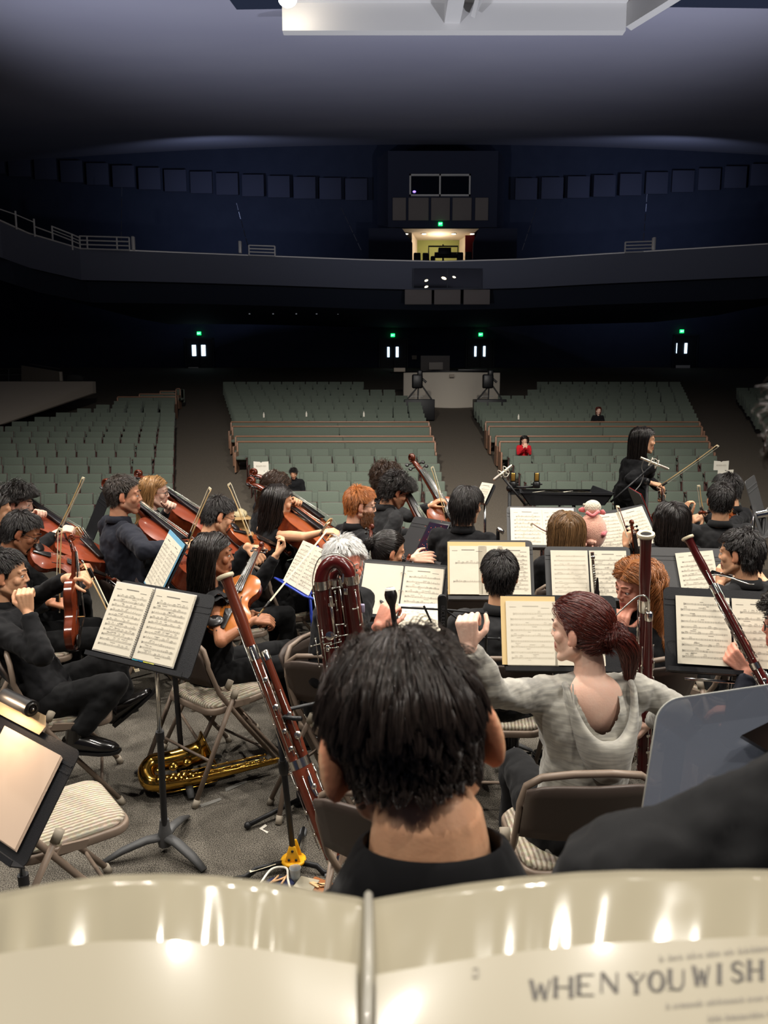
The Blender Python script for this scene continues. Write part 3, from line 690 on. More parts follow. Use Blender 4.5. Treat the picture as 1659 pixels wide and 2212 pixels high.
def stand(px,py,Y,yaw,tilt,lab,w=.51,h=.33,grey=False,legs=True,foot=None,lip=.055,roll=0,holes=True,pole_yaw=0):
    M=desk_frame(px,py,Y,yaw,tilt,roll); o=M.translation
    back=M.to_3x3()@V((0,0,-1)); base=V((o.x+back.x*.06,o.y+back.y*.06,0)) if foot is None else V(foot)
    r=wthing('music_stand',lab,'music stand',base,'music stands');
    dm=M_deskgrey if grey else M_desk
    m=MB(); out=rrect(w,h,.025,4); m.prism([(x,y,-.012) for x,y in out],(0,0,.004))
    m.box((0,h/2-.05,-.0075),(w*.98,.006,.004)); m.box((0,h/2-.075,-.0075),(w*.98,.004,.003))
    pmesh(M,r,'desk',m,dm,30)
    m=MB(); m.box((0,-h/2+.004,lip/2-.012),(w,.004,lip)); m.box((0,-h/2+.012,lip-.012),(w,.018,.003)); pmesh(M,r,'lip',m,dm,30)
    top=M@V((0,-.02,-.03))
    m=MB(); m.lathe([(.02,-.03),(.02,.03)],10,(0,0,-.03),(1,0,0)); m.box((0,0,-.02),(.06,.1,.012)); pmesh(M,r,'tilt_bracket',m,M_blackp)
    mid=base.lerp(top,.55)
    m=MB(); m.tube([mid,top],.0095,10); m.build('inner_tube',M_chrome,r,180)
    m=MB(); m.tube([base+V((0,0,.06)),mid],.0145,10); m.lathe([(.018,-.02),(.018,.02)],10,mid,(top-base)); m.build('outer_tube',M_desk,r)
    if legs:
        m=MB(); m.lathe([(.03,.03),(.034,.07),(.024,.11),(.02,.15)],12,base); m.build('base_hub',M_deskgrey,r)
        for k in range(3):
            a=R(yaw+pole_yaw+90+120*k); d=V((math.sin(a),math.cos(a),0))
            m=MB(); m.tube([base+V((0,0,.07)),base+d*.08+V((0,0,.07)),base+d*.18+V((0,0,.045)),base+d*.26+V((0,0,.012))],[(.016,.024),(.016,.024),(.014,.022),(.008,.016)],10,flat=(0,0,1)); m.build('leg',M_deskgrey,r,180)
    return M,r
def music(M,lab,pages,cat='sheet music',name='sheet_music',w=.216,h=.279,gap=.002,dy=0.0,z=.004,group='sheet music on stands',back=None,**k):
    o=M@V((0,dy-h/2,0)); r=wthing(name,lab,cat,o,group);
    if back:
        m=MB(); m.box((back.get('x',0),dy+back.get('y',.006),.0),(back.get('w',.47),back.get('h',h+.012),.003)); pmesh(M,r,'folder',m,back['mat'],0)
    for i,p in enumerate(pages):
        kk=dict(k); kk.update(p); x=kk.pop('x',None); yo=kk.pop('y',0); rt=kk.pop('rot',0); zz=kk.pop('z',z)
        if x is None: x=(i-(len(pages)-1)/2)*(w+gap)
        sheet(r,M@Tl(x,dy+yo,zz)@Matrix.Rotation(R(rt),4,'Z')@Matrix.Rotation(R(kk.pop('tip',0)),4,'Y'),w=kk.pop('w',w),h=kk.pop('h',h),**kk)
    return r
# ---------------------------------------------------------------- violin family (local y from tail to scroll, z up out of the top)
def fiddle(name,lab,cat,L,M,top=M_vio,back=M_vioback,rib=.031,chin=True,endpin=0.0,group=None,k=1.0):
    r=thing(name,lab,cat,M,group); S=L/.355
    def hw(t):
        pts=[(0,.0),(.03,.055),(.08,.083),(.2,.104),(.30,.098),(.38,.077),(.42,.066),(.47,.058),(.53,.055),(.58,.058),(.63,.068),(.67,.080),(.76,.084),(.86,.077),(.93,.06),(.975,.036),(1,.0)]
        for (a,x),(b,y) in zip(pts,pts[1:]):
            if t<=b:
                u=(t-a)/(b-a); u=u*u*(3-2*u) if a>.05 and b<.95 else math.sqrt(max(0,u)) if a==0 else (1-math.sqrt(max(0,1-u)) if b==1 and False else u); return (x+(y-x)*u)*S
        return 0
    N=28; ts=[0.5-0.5*math.cos(math.pi*i/N) for i in range(N+1)]
    Rb=rib*S/1.0 if rib<.05 else rib
    def plate(z0,sg,arch,inset=0):
        m=MB(); rows=[]
        for t in ts:
            w=hw(t)+.0025*S; row=[]
            for j in range(11):
                u=-1+2*j/10; x=u*w; a=max(0,1-u*u)**.8*min(1,4*t*(1-t)*1.4)**.7
                row.append(m.pt((x,t*L,z0+sg*(arch*a*(.75 if endpin else 1)+.002*S))))
            rows.append(row)
        low=[[m.pt((u*(hw(t)+.0025*S),t*L,z0)) for u in(-1,1)] for t in ts]
        for a,b in zip(rows,rows[1:]):
            for j in range(10): m.face((a[j],a[j+1],b[j+1],b[j]))
        for i in range(N):
            m.face((rows[i][0],rows[i+1][0],low[i+1][0],low[i][0])); m.face((rows[i][10],low[i][1],low[i+1][1],rows[i+1][10]))
        return m
    h=Rb/2
    plate(h,1,.016*S).build('top_plate',top,r,50)
    plate(-h,-1,.014*S).build('back_plate',back,r,50)
    m=MB()
    L1=[[m.pt((s*hw(t),t*L,zz)) for zz in(-h,h)] for s in(-1,) for t in ts]; L2=[[m.pt((hw(t),t*L,zz)) for zz in(-h,h)] for t in ts]
    for LL in(L1,L2):
        for a,b in zip(LL,LL[1:]): m.face((a[0],a[1],b[1],b[0]))
    m.build('ribs',back,r,60)
    # neck + scroll
    m=MB(); nl=.135*S if endpin==0 else .28
    nk=L+nl; m.tube([(0,L-.01*S,h-.008*S),(0,L+.02*S,h+.0*S),(0,nk,h+.004*S)],[(.018*S,.013*S),(.011*S,.013*S),(.010*S,.012*S)],10,flat=(0,0,1))
    pb=[(0,nk,h+.002*S),(0,nk+.035*S,h-.004*S),(0,nk+.062*S,h-.014*S)]
    m.tube(pb,[(.011*S,.012*S),(.011*S,.011*S),(.009*S,.008*S)],10,flat=(0,0,1))
    sp=[]; rr=[]
    for i in range(26):
        a=-.4+i*.42; rad=(.0165-.00052*i)*S; sp.append((0,nk+.07*S+rad*math.sin(a)*1.0,h-.012*S-.004*S-rad*math.cos(a)*1.0+.012*S)); rr.append((.0055*S,(.010-.00012*i)*S))
    m.tube(sp,rr,8,flat=(0,1,0)); m.ell((0,nk+.07*S,h-.004*S),(.013*S,.005*S,.005*S),None,8,6)
    m.build('neck_scroll',back,r,60)
    m=MB(); fb=.27*S*(1.0 if endpin==0 else 1.08); y0=nk-fb
    m.prism([(-.021*S,y0,h+.024*S),(.021*S,y0,h+.024*S),(.012*S,nk,h+.012*S),(-.012*S,nk,h+.012*S)],(0,0,.006*S)); m.build('fingerboard',M_ebony,r,bevel=.002*S)
    yb=.45*L; bh=h+.016*S+.03*S
    m=MB(); m.prism([(-.021*S,yb,h+.012*S),(-.016*S,yb,bh-.008*S),(-.008*S,yb,bh),(.008*S,yb,bh),(.016*S,yb,bh-.008*S),(.021*S,yb,h+.012*S),(.008*S,yb,h+.02*S),(-.008*S,yb,h+.02*S)],(0,.004*S,0)); m.build('bridge',M_maple,r,0)
    m=MB(); m.prism([(-.010*S,.01*S,h+.012*S),(.010*S,.01*S,h+.012*S),(.021*S,.115*S,h+.026*S),(-.021*S,.115*S,h+.026*S)],(0,0,.006*S)); m.build('tailpiece',M_ebony,r,bevel=.003*S)
    for i in range(4):
        u=(i-1.5)/1.5
        m=MB(); m.tube([(u*.014*S,.11*S,h+.033*S),(u*.015*S,yb+.002*S,bh+(.004-.004*abs(u))*S),(u*.008*S,nk,h+.02*S),(u*.005*S,nk+.03*S,h+.006*S)],.0007*S if endpin==0 else .0009,5); m.build('string',M_string,r,180)
    for i in range(4):
        s=-1 if i%2 else 1; y=nk+(.014+.012*i)*S; z=h-.001*S-.003*S*i
        m=MB(); m.tube([(-s*.012*S,y,z),(s*.026*S,y,z)],.003*S,6); m.ell((s*.034*S,y,z),(.009*S,.009*S,.004*S),None,8,6); m.build('peg',M_ebony,r,180)
    m=MB()
    for s in(-1,1):
        pts=[]
        for k_ in range(11):
            t=k_/10; a=t*math.pi*2-.3
            x=s*(.034+.009*math.sin(math.pi*(t-.5))*-1)*S; y=yb+(-.03+.068*t)*S
            ww=hw(y/L)+.0025*S; u=x/ww; z=h+.002*S+.016*S*max(0,1-u*u)**.8*min(1,4*(y/L)*(1-y/L)*1.4)**.7
            pts.append((x,y,z))
        m.tube(pts,[.002*S]+[.0026*S]*9+[.002*S],6)
        for p in(pts[0],pts[-1]): m.ell(p,(.0042*S,.0042*S,.002*S),None,8,5)
    m.build('f_hole',M_ebony,r,180)
    if chin:
        m=MB(); m.ell((-.045*S,.045*S,h+.022*S),(.042*S,.034*S,.009*S),None,12,8); m.tube([(-.02*S,-.004*S,h+.02*S),(-.02*S,-.006*S,-h)],.003*S,6); m.build('chin_rest',M_ebony,r,180)
    if endpin:
        m=MB(); m.tube([(0,0,0),(0,-endpin,0)],.005,8); m.build('endpin',M_steel,r,180)
    return r
def fiddle_between(name,lab,cat,L,scroll,tail,up,**k):
    """place so that the tail end sits at `tail` and the neck points at `scroll`, top facing `up`"""
    return fiddle(name,lab,cat,L,frame(tail,V(scroll)-V(tail),up),**k)
def bow(name,lab,frog,tip,hairside,stick=M_bowstick,rad=.0042,group='bows'):
    """stick from frog to tip; hair on the hairside"""
    a=V(frog); b=V(tip); L=(b-a).length; y=(b-a).normalized(); hs=V(hairside); hs=(hs-y*hs.dot(y)).normalized()
    M=basis(a,hs.cross(y)*-1 if False else y.cross(hs),y,hs); r=thing(name,lab,'bow',M,group)
    m=MB(); m.tube([(0,-.02,0),(0,L*.3,.004),(0,L*.6,.006),(0,L*.9,.003),(0,L,-.001)],[rad*1.05,rad*1.05,rad*.95,rad*.75,rad*.65],8); m.build('stick',stick,r,180)
    m=MB(); m.box((0,.045,.013),(.012,.05,.018)); m.build('frog',M_ebony,r,bevel=.002)
    m=MB(); m.tube([(0,-.03,0),(0,-.012,0)],rad*1.15,8); m.build('screw_button',M_silver,r,180)
    m=MB(); m.prism([(-.004,L-.012,0),(-.004,L+.004,0),(-.004,L+.008,.02),(-.004,L-.002,.02)],(.008,0,0)); m.build('tip',M_ivory,r,0)
    m=MB(); m.box((0,(L+.06)/2,.021),(.009,L-.065,.0016)); m.build('hair_ribbon',M_bowhair,r,0)
    return r
# ---------------------------------------------------------------- bassoon (local z: 0 boot cap .. 1.34 bell rim)
def bassoon(lab,M,wood,group=None,bocal=True,reed=False,bell=True,ring=M_silver):
    r=thing('bassoon',lab,'bassoon',M,group); rr=random.Random(3)
    m=MB(); m.tube([(0,0,.03),(0,0,.2),(0,0,.44)],[(.027,.042),(.029,.046),(.03,.048)],18,flat=(0,1,0)); m.build('boot_joint',wood,r,60)
    m=MB(); m.tube([(0,0,-.01),(0,0,.03)],[(.028,.043),(.029,.044)],18,flat=(0,1,0)); m.build('boot_cap',ring,r,60)
    m=MB(); m.tube([(0,0,.435),(0,0,.475)],[(.031,.049),(.031,.049)],18,flat=(0,1,0)); m.build('boot_band',ring,r,60)
    m=MB(); m.lathe([(.02,.47),(.021,.6),(.0215,.78),(.022,.92),(.0215,.96)],16,(-.022,0,0)); m.build('bass_joint',wood,r,60)
    m=MB(); m.lathe([(.0245,.945),(.0255,.955),(.0255,1.0),(.0245,1.01)],16,(-.022,0,0)); m.build('bell_band',ring,r,60)
    m=MB(); m.lathe([(.022,1.0),(.0235,1.06),(.027,1.13),(.026,1.18),(.0245,1.24),(.026,1.31),(.031,1.335)],18,(-.022,0,0)); m.build('bell_joint',wood,r,60)
    m=MB(); m.lathe([(.026,1.33),(.038,1.333),(.041,1.341),(.039,1.35),(.031,1.352),(.024,1.347),(.02,1.32)],20,(-.022,0,0)); m.build('bell_rim',M_ivory,r,60)
    m=MB(); m.lathe([(.019,1.3465),(.0235,1.3475)],16,(-.022,0,0)); m.build('bell_bore',M_ebony,r,0)
    m=MB(); m.lathe([(.021,.47),(.024,.55),(.02,.7),(.0165,.88),(.016,.93)],14,(.026,0,0)); m.build('wing_joint',wood,r,60)
    m=MB(); m.lathe([(.018,.925),(.018,.965),(.012,.97)],14,(.026,0,0)); m.lathe([(.0175,.80),(.0175,.82)],14,(.026,0,0)); m.build('wing_cap',ring,r,60)
    # keywork
    def rod(x,y,z0,z1,n=3):
        m=MB(); m.tube([(x,y,z0),(x,y,z1)],.0024,6)
        for k in range(n):
            z=z0+(z1-z0)*k/(n-1); m.ell((x,y,z),.0045,None,8,6); m.tube([(x,y,z),(x*.8,y*.75,z)],.002,5)
        m.build('key_rod',M_silver,r,180)
    def pad(x,y,z,rad,nx,ny):
        m=MB(); m.lathe([(rad*.8,0),(rad,.003),(rad,.006),(rad*.5,.009)],12,(x,y,z),(nx,ny,0)); m.tube([(x+nx*.008,y+ny*.008,z),(x+nx*.008,y+ny*.008,z-.035)],.0022,5); m.build('key',M_silver,r,60)
    for f in(-1,1):
        rod(-.012,f*.028,.5,.92,4); rod(-.034,f*.026,.52,1.0,4); rod(.024,f*.027,.5,.78,3); rod(.012,f*.036,.08,.42,4); rod(-.02,f*.036,.1,.4,3)
        for z,x in((.54,-.022),(.62,-.022),(.73,-.022),(.86,-.022),(.58,.026),(.68,.026),(.12,-.01),(.2,.012),(.28,-.012),(.35,.01)):
            pad(x,f*(.024 if z>.47 else .031),z+f*.01,.011+.003*((z*100)%2),0,f)
    rod(-.05,0,.5,1.1,5); rod(.052,0,.1,.42,4); rod(-.052,.01,.08,.43,3)
    for z in(.15,.25,.36): pad(-.048,0,z,.012,-1,0); pad(.048,0,z+.03,.011,1,0)
    m=MB(); m.prism([(.0,-.033,.39),(.018,-.033,.40),(.014,-.033,.34),(.02,-.033,.3),(.004,-.033,.3),(-.004,-.033,.34)],(0,-.005,0)); m.build('thumb_plate',M_silver,r,0)
    if bocal:
        B=catmull([(.026,0,.96),(.027,-.002,1.02),(.026,-.02,1.055),(.024,-.06,1.055),(.02,-.13,1.0),(.017,-.2,.93),(.015,-.235,.91)],6)
        m=MB(); m.tube(B,[.0055-.0028*i/(len(B)-1) for i in range(len(B))],8); m.build('bocal',M_silver,r,180)
        if reed:
            a=V(B[-1]); d=(V(B[-1])-V(B[-2])).normalized()
            m=MB(); m.tube([a-d*.004,a+d*.02,a+d*.03,a+d*.055],[(.004,.004),(.004,.004),(.006,.003),(.0078,.001)],8,flat=(1,0,0)); m.build('reed',mat('cane_reed',(206,160,100),0.6),r,60)
    return r
# ---------------------------------------------------------------- people
def vremesh(mb,voxel,smooth=4,disp=None,name='body'):
    me=mb.mesh(name,[],180); o=bpy.data.objects.new('tmp',me); COL.objects.link(o)
    md=o.modifiers.new('r','REMESH'); md.mode='VOXEL'; md.voxel_size=voxel; md.use_smooth_shade=True
    if smooth:
        sm=o.modifiers.new('s','SMOOTH'); sm.factor=0.5; sm.iterations=smooth
    if disp:
        for st,sc in disp:
            t=bpy.data.textures.new('folds','CLOUDS'); t.noise_scale=sc; t.noise_depth=2
            d=o.modifiers.new('d','DISPLACE'); d.texture=t; d.strength=st; d.mid_level=0.5; d.texture_coords='LOCAL'
    dg=bpy.context.evaluated_depsgraph_get(); dg.update()
    r=bpy.data.meshes.new_from_object(o.evaluated_get(dg)); r.name=name
    bpy.data.objects.remove(o); bpy.data.meshes.remove(me)
    r.polygons.foreach_set('use_smooth',[True]*len(r.polygons))
    return r
def cloth(name,col,rough=0.85,fold=0.35,scale=9,col2=None,sheen=0.05,stretch=(1,1,1),nscale=30,spec=0.2):
    return mat(name,col,rough,spec=spec,bump=fold,bump_scale=scale,bump_stretch=(1,1,.6),col2=col2,noise_amt=.25,noise_scale=nscale,stretch=stretch,sheen=sheen)
def skin_mat(name,skin,hair,lip,stub=0.0):
    if name in MATS: return MATS[name]
    m=mat(name,skin,0.5,spec=0.35,sss=0.08,bump=0.05,bump_scale=160)
    nt=m.node_tree; b=nt.nodes['Principled BSDF']
    def attr(n):
        a=nt.nodes.new('ShaderNodeAttribute'); a.attribute_name=n; return a
    n=nt.nodes.new('ShaderNodeTexNoise'); n.inputs['Scale'].default_value=22; tc=nt.nodes.new('ShaderNodeTexCoord'); nt.links.new(tc.outputs['Object'],n.inputs['Vector'])
    m0=nt.nodes.new('ShaderNodeMixRGB'); m0.inputs['Color1'].default_value=rgb(*skin); r2=tuple(min(255,max(0,int(c*k))) for c,k in zip(skin,(1.0,.90,.86))); m0.inputs['Color2'].default_value=rgb(*r2); nt.links.new(n.outputs['Fac'],m0.inputs['Fac'])
    prev=m0
    for an,c in(('ruddy_mask',tuple(int(a*k) for a,k in zip(skin,(.98,.74,.68)))),('lip_mask',lip),('hair_mask',hair)):
        a=attr(an); mx=nt.nodes.new('ShaderNodeMixRGB'); mx.inputs['Color2'].default_value=rgb(*c); nt.links.new(a.outputs['Fac'],mx.inputs['Fac']); nt.links.new(prev.outputs['Color'],mx.inputs['Color1']); prev=mx
    nt.links.new(prev.outputs['Color'],b.inputs['Base Color'])
    return m
def hair_mat(name,col,rough=0.27,col2=None):
    if name in MATS: return MATS[name]
    m=bpy.data.materials.new(name); m.use_nodes=True; nt=m.node_tree; b=nt.nodes['Principled BSDF']
    b.inputs['Roughness'].default_value=rough; b.inputs['Specular IOR Level'].default_value=0.6
    hi=nt.nodes.new('ShaderNodeHairInfo'); r=nt.nodes.new('ShaderNodeValToRGB'); r.color_ramp.elements[0].color=rgb(*[int(c*.75) for c in col]); r.color_ramp.elements[1].color=rgb(*[min(255,int(c*1.3)) for c in col])
    nt.links.new(hi.outputs['Random'],r.inputs['Fac']); out=r
    if col2:
        mx=nt.nodes.new('ShaderNodeMixRGB'); mx.inputs['Color2'].default_value=rgb(*col2); r3=nt.nodes.new('ShaderNodeValToRGB'); r3.color_ramp.elements[0].position=.45; r3.color_ramp.elements[1].position=.9
        nt.links.new(hi.outputs['Intercept'],r3.inputs['Fac']); nt.links.new(r3.outputs['Color'],mx.inputs['Fac']); nt.links.new(r.outputs['Color'],mx.inputs['Color1']); out=mx
    nt.links.new(out.outputs['Color'],b.inputs['Base Color']); MATS[name]=m; return m
ZBY=[-.14,-.05,-.02,.0,.02,.035,.06,.09]; ZBZ=[-.078,-.072,-.045,-.015,-.01,.048,.070,.076]
def headM(c,yaw,pitch,roll=0,s=1.0):
    return Matrix.Translation(V(c))@Matrix.Rotation(R(-yaw),4,'Z')@Matrix.Rotation(R(-pitch),4,'X')@Matrix.Rotation(R(roll),4,'Y')@Matrix.Scale(s,4)
def add_head(m,Mh,fem=False,nose=1.0,ear=1.0):
    old=m.M; m.M=Mh; j=.93 if fem else 1.0
    m.ell((0,-.012,.035),(.0755,.098,.09),None,24,16); m.ell((0,.026,-.035),(.060*j,.066,.080),None,20,14)
    m.ell((0,.070,-.098),.019*j)
    for s in(-1,1):
        m.cap((s*.054*j,.0,-.055),(s*.018,.066,-.098),.019,.017)
        m.cap((s*.010,.086,.026),(s*.044,.071,.028),.0095,.0095)
        m.ell((s*.040,.058,-.020),(.024,.022,.024)); m.ell((s*.030,.066,.006),(.018,.012,.016)); m.ell((s*.011,.096,-.026),.0072)
        m.cap((s*.019,.089,.0150),(s*.043,.078,.0130),.0072,.0062); m.cap((s*.021,.086,-.0085),(s*.042,.076,-.0085),.0058,.005)
        m.ell((s*(.079+.03*(ear-1)),-.006,-.004),(.009*ear,.019*ear,.033*ear),Matrix.Rotation(R(s*(18+60*(ear-1))),3,'Z')@Matrix.Rotation(R(-10),3,'X'),12,10)
        m.ell((s*.076,.004,-.028),(.009,.011,.012))
        m.cap((s*.004,.0935,-.0535),(s*.021,.084,-.0565),.0062,.0035); m.cap((s*.004,.092,-.0655),(s*.018,.084,-.0625),.0068,.004)
    m.cap((0,.089,.016),(0,.103*nose,-.022),.0065,.0092)
    m.cap((0,.082,-.035),(0,.086,-.075),.014,.014)
    m.cap((0,-.022,-.05),(0,-.03,-.12),.051*j,.052*j,16)
    m.M=old
FING=((.030,.040,.024,.019),(.010,.045,.028,.021),(-.010,.041,.026,.020),(-.029,.032,.020,.017))
def add_hand(m,w,fd,n,right,curl=.35,spread=.10,s=1.0,thumb=.5,curls=None):
    """wrist w, finger direction fd, back-of-hand normal n"""
    y=V(fd).normalized(); z=V(n); z=(z-y*z.dot(y)); z=z.normalized() if z.length>1e-5 else y.orthogonal().normalized(); x=y.cross(z)
    if right: x=-x          # x points to the thumb side
    P=lambda a,b,c: V(w)+(x*a+y*b+z*c)*s
    for fx,_,_,_ in FING: m.cap(P(fx*.55,.012,0),P(fx,.083,.002),.0145*s,.0115*s,10)
    m.cap(P(.0,.02,-.004),P(0,.07,-.004),.017*s,.016*s,10)
    for i,(fx,a,b,c) in enumerate(FING):
        cu=(curls[i] if curls else curl); p=P(fx,.085,.002); ang=0
        sx=spread*(1.5-i)*.7
        for k,L in enumerate((a,b,c)):
            ang+=cu*(.85,1.15,.8)[k]
            d=y*math.cos(ang)-z*math.sin(ang)+x*sx*max(0,math.cos(ang)); d.normalize(); q=p+d*L*s
            m.cap(p,q,(.0095-.0008*k)*s,(.0088-.0009*k)*s,10); p=q
    p=P(.024,.022,-.006); d=(x*.72+y*.62-z*.25).normalized()
    for k,L in enumerate((.044,.032,.026)):
        q=p+d*L*s; m.cap(p,q,(.0135-.0022*k)*s,(.0115-.0018*k)*s,10); p=q
        d=(d+(-x*.55-z*.35+y*.35)*thumb).normalized()
def ik(S,W,hint,a=.29,b=.265):
    S=V(S);W=V(W); d=W-S; L=d.length
    if L>(a+b)*.995: k=L/((a+b)*.995); a*=k;b*=k
    d.normalize(); x=(a*a-b*b+L*L)/(2*L); h=math.sqrt(max(0,a*a-x*x)); hv=V(hint); hv=hv-d*hv.dot(d)
    hv=hv.normalized() if hv.length>1e-5 else d.orthogonal().normalized()
    return S+d*x+hv*h
def sm(a,b,x): 
    t=np.clip((x-a)/(b-a),0,1); return t*t*(3-2*t)
def body_masks(me,Mh,hairmask=True,beard=0.0,ruddy=0.0,bald=0.0,nape=0.0):
    n=len(me.vertices); co=np.empty(n*3,np.float32); me.vertices.foreach_get('co',co); co=co.reshape(-1,3)
    Mi=np.array(Mh.inverted()); q=co@Mi[:3,:3].T+Mi[:3,3]
    x,y,z=q[:,0],q[:,1],q[:,2]; near=(np.abs(x)<.1)&(np.abs(y)<.16)&(z>-.1)&(z<.2)
    zb=np.interp(y,ZBY,ZBZ); hm=sm(-.006,.008,z-zb-bald*(y>-.02)-nape*(y<-.03))*(np.abs(x)<.079+.02*(z>.035))*near if hairmask else np.zeros(n)
    if beard: hm=np.maximum(hm,beard*sm(.0,.02,-.028-z)*sm(-.0,.02,y-.0)*near*(1-sm(-.004,.003,-np.abs(np.abs(z+.06)-.0)+.012)*(np.abs(x)<.024)*(y>.07)))
    lm=(np.abs(x)<.024)*(y>.074)*sm(.0,.004,.0125-np.abs(z+.0595))*near
    rm=ruddy*near*((y>.04)*1.0)+.14*near*(np.exp(-((np.abs(x)-.043)**2+(z+.018)**2)/.0005))*(y>.03)+ (np.abs(x)>.076)*.5*near*(z<.03)
    for nm,a in(('hair_mask',hm),('lip_mask',lm),('ruddy_mask',np.clip(rm,0,1))):
        at_=me.attributes.new(nm,'FLOAT','POINT'); at_.data.foreach_set('value',a.astype(np.float32))
HC=np.array([0,-.012,.035])
def skull_r(z):
    g=np.where(z>0,np.sqrt(np.clip(1-((z-.035)/.094)**2,0,1)),np.sqrt(1-(.035/.094)**2)*(1+1.9*z)); return g
def hair_strands(N,npt,L,style,Mh,vol=.012,lift=.5,grav=.5,curl=(0,0),clump=0.0,nclump=200,seed=1,comb=None,var=.25,bald=0.0,zmin=None,balls=(),taper=True,rad=.0006,stiff=.65,face=False,nape=0.0):
    rg=np.random.default_rng(seed); Rt=[]
    need=N
    while need>0:
        u=rg.random((need*3+50,2)); z=-.075+.2*u[:,0]**.9; az=u[:,1]*2*np.pi
        g=skull_r(z); x=.078*g*np.cos(az); y=-.012+.101*g*np.sin(az)
        zb=np.interp(y,ZBY,ZBZ)+bald*(y>-.03)+nape*(y<-.03)
        ok=(z>zb)
        if zmin is not None: ok&=(z>zmin)
        p=np.stack([x,y,z],1)[ok][:need]; Rt.append(p); need-=len(p)
    p=np.concatenate(Rt)[:N]
    nrm=np.stack([p[:,0]/.078**2,(p[:,1]+.012)/.101**2,np.maximum(p[:,2]-.035,-.03)/.094**2],1); nrm/=np.linalg.norm(nrm,axis=1,keepdims=True)
    Ls=L*(1+var*(rg.random(N)*2-1)) if np.isscalar(L) else L(p)*(1+var*(rg.random(N)*2-1))
    Gl=np.array((Mh.to_3x3().inverted()@V((0,0,-1))).normalized())
    off=.0015+vol*rg.random(N)
    def combdir(q,t):
        if style=='whorl':
            c=np.array(comb if comb is not None else (0.01,-.055,.115)); d=q-c
        elif style=='tie':
            c=np.array(comb if comb is not None else (0,-.115,.0)); d=c-q
        elif style=='part':
            wx=np.clip((q[:,2]-.045)/.07,0,1); d=np.stack([(np.sign(q[:,0]-(comb or 0.0))+q[:,0]*2)*wx-q[:,0]*1.5*(1-wx),-.25*wx-.05-1.0*np.clip(q[:,1]/.06,0,1),-.2-1.1*(1-wx)],1)
        elif style=='back':
            d=np.stack([q[:,0]*2,-1+0*q[:,0],-.25-q[:,2]*0],1)
        elif style=='fwd':
            d=np.stack([.35+0*q[:,0],1+0*q[:,0],-.2+0*q[:,0]],1)
        elif style=='up': d=np.stack([q[:,0]*3,.2+q[:,1],.6+0*q[:,0]],1)
        else: d=nrm.copy()
        return d/np.maximum(np.linalg.norm(d,axis=1,keepdims=True),1e-6)
    cl=combdir(p,0)
    d=nrm*lift+cl*(1-lift)+rg.normal(0,.12,(N,3)); d/=np.linalg.norm(d,axis=1,keepdims=True)
    pts=[p-nrm*.002]; q=p.copy()
    iv=np.array([1/.078,1/.101,1/.094])
    for k in range(1,npt):
        t=k/(npt-1); c=combdir(q,t)
        d=d*stiff+c*(1-stiff)*(1-.6*t)+Gl*grav*(.25+t)*(1-stiff+.1)
        d/=np.maximum(np.linalg.norm(d,axis=1,keepdims=True),1e-6)
        q=q+d*(Ls/(npt-1))[:,None]
        # skull collision
        e=(q-HC)*iv; e2=e.copy(); low=q[:,2]<0.0
        e2[:,2]=np.where(low,np.sign(e[:,2])*np.minimum(np.abs(e[:,2]),.372),e[:,2]); ln=np.linalg.norm(e2,axis=1); shrink=np.where(low,np.clip(1+1.9*q[:,2],.62,1),1.0)
        mn=(1+off/.09)*shrink; bad=(ln<mn)&(q[:,2]>-.11)&((q[:,1]<.05)|(q[:,2]>.02))
        sc=np.where(bad,mn/np.maximum(ln,1e-4),1.0)
        ez=e[:,2].copy(); e=e*sc[:,None]; e[:,2]=np.where(low,ez,e[:,2]); qn=HC+e/iv
        q=np.where(bad[:,None],qn,q)
        for bc,br in balls:
            v=q-np.array(bc); l=np.linalg.norm(v,axis=1); b2=l<br+off*.6; q=np.where(b2[:,None],np.array(bc)+v*((br+off*.6)/np.maximum(l,1e-4))[:,None],q)
        if len(balls) or face:
            ym=np.interp(q[:,2],[-.3,-.03,.045,.078],[-.01,-.004,.016,.12] if len(balls) else [.0,.012,.040,.13]); q[:,1]=np.minimum(q[:,1],ym)
        dd=q-pts[-1]; d=dd/np.maximum(np.linalg.norm(dd,axis=1,keepdims=True),1e-6)
        pts.append(q.copy())
    A=np.stack(pts,1)
    if face and not len(balls):
        ie=(np.abs(A[:,:,0])>.066)&(A[:,:,2]<.026)&(A[:,:,1]>-.030)&(A[:,:,1]<.035); ie[:,0]=False
        fi=np.where(ie.any(1),ie.argmax(1),npt); ix=np.minimum(np.arange(npt)[None,:],fi[:,None]-1); A=np.take_along_axis(A,ix[:,:,None].repeat(3,2),1)
    T=np.linspace(0,1,npt)
    if clump>0:
        gi=rg.choice(N,min(nclump,N),replace=False); D=((A[:,0][:,None,:]-A[gi,0][None])**2).sum(2); ni=gi[np.argmin(D,1)]
        w=(clump*T**1.0)[None,:,None]; A=A*(1-w)+(A[ni]+ (A[:,:1]-A[ni,:1])*(.25))*w
    if curl[0]:
        ph=rg.random(N)*2*np.pi
        if clump>0: ph=ph*.25+ph[ni]
        fr=curl[1]*(1+.3*rg.normal(0,1,N)*.5); a=curl[0]*np.minimum(1,T*3)[None,:]
        ang=ph[:,None]+fr[:,None]*2*np.pi*(T[None,:]*Ls[:,None])
        tg=np.gradient(A,axis=1); tg/=np.maximum(np.linalg.norm(tg,axis=2,keepdims=True),1e-6)
        s1=np.cross(tg,np.array([.3,.2,.9])); s1/=np.maximum(np.linalg.norm(s1,axis=2,keepdims=True),1e-6); s2=np.cross(tg,s1)
        A=A+s1*(a*np.cos(ang))[:,:,None]+s2*(a*np.sin(ang))[:,:,None]
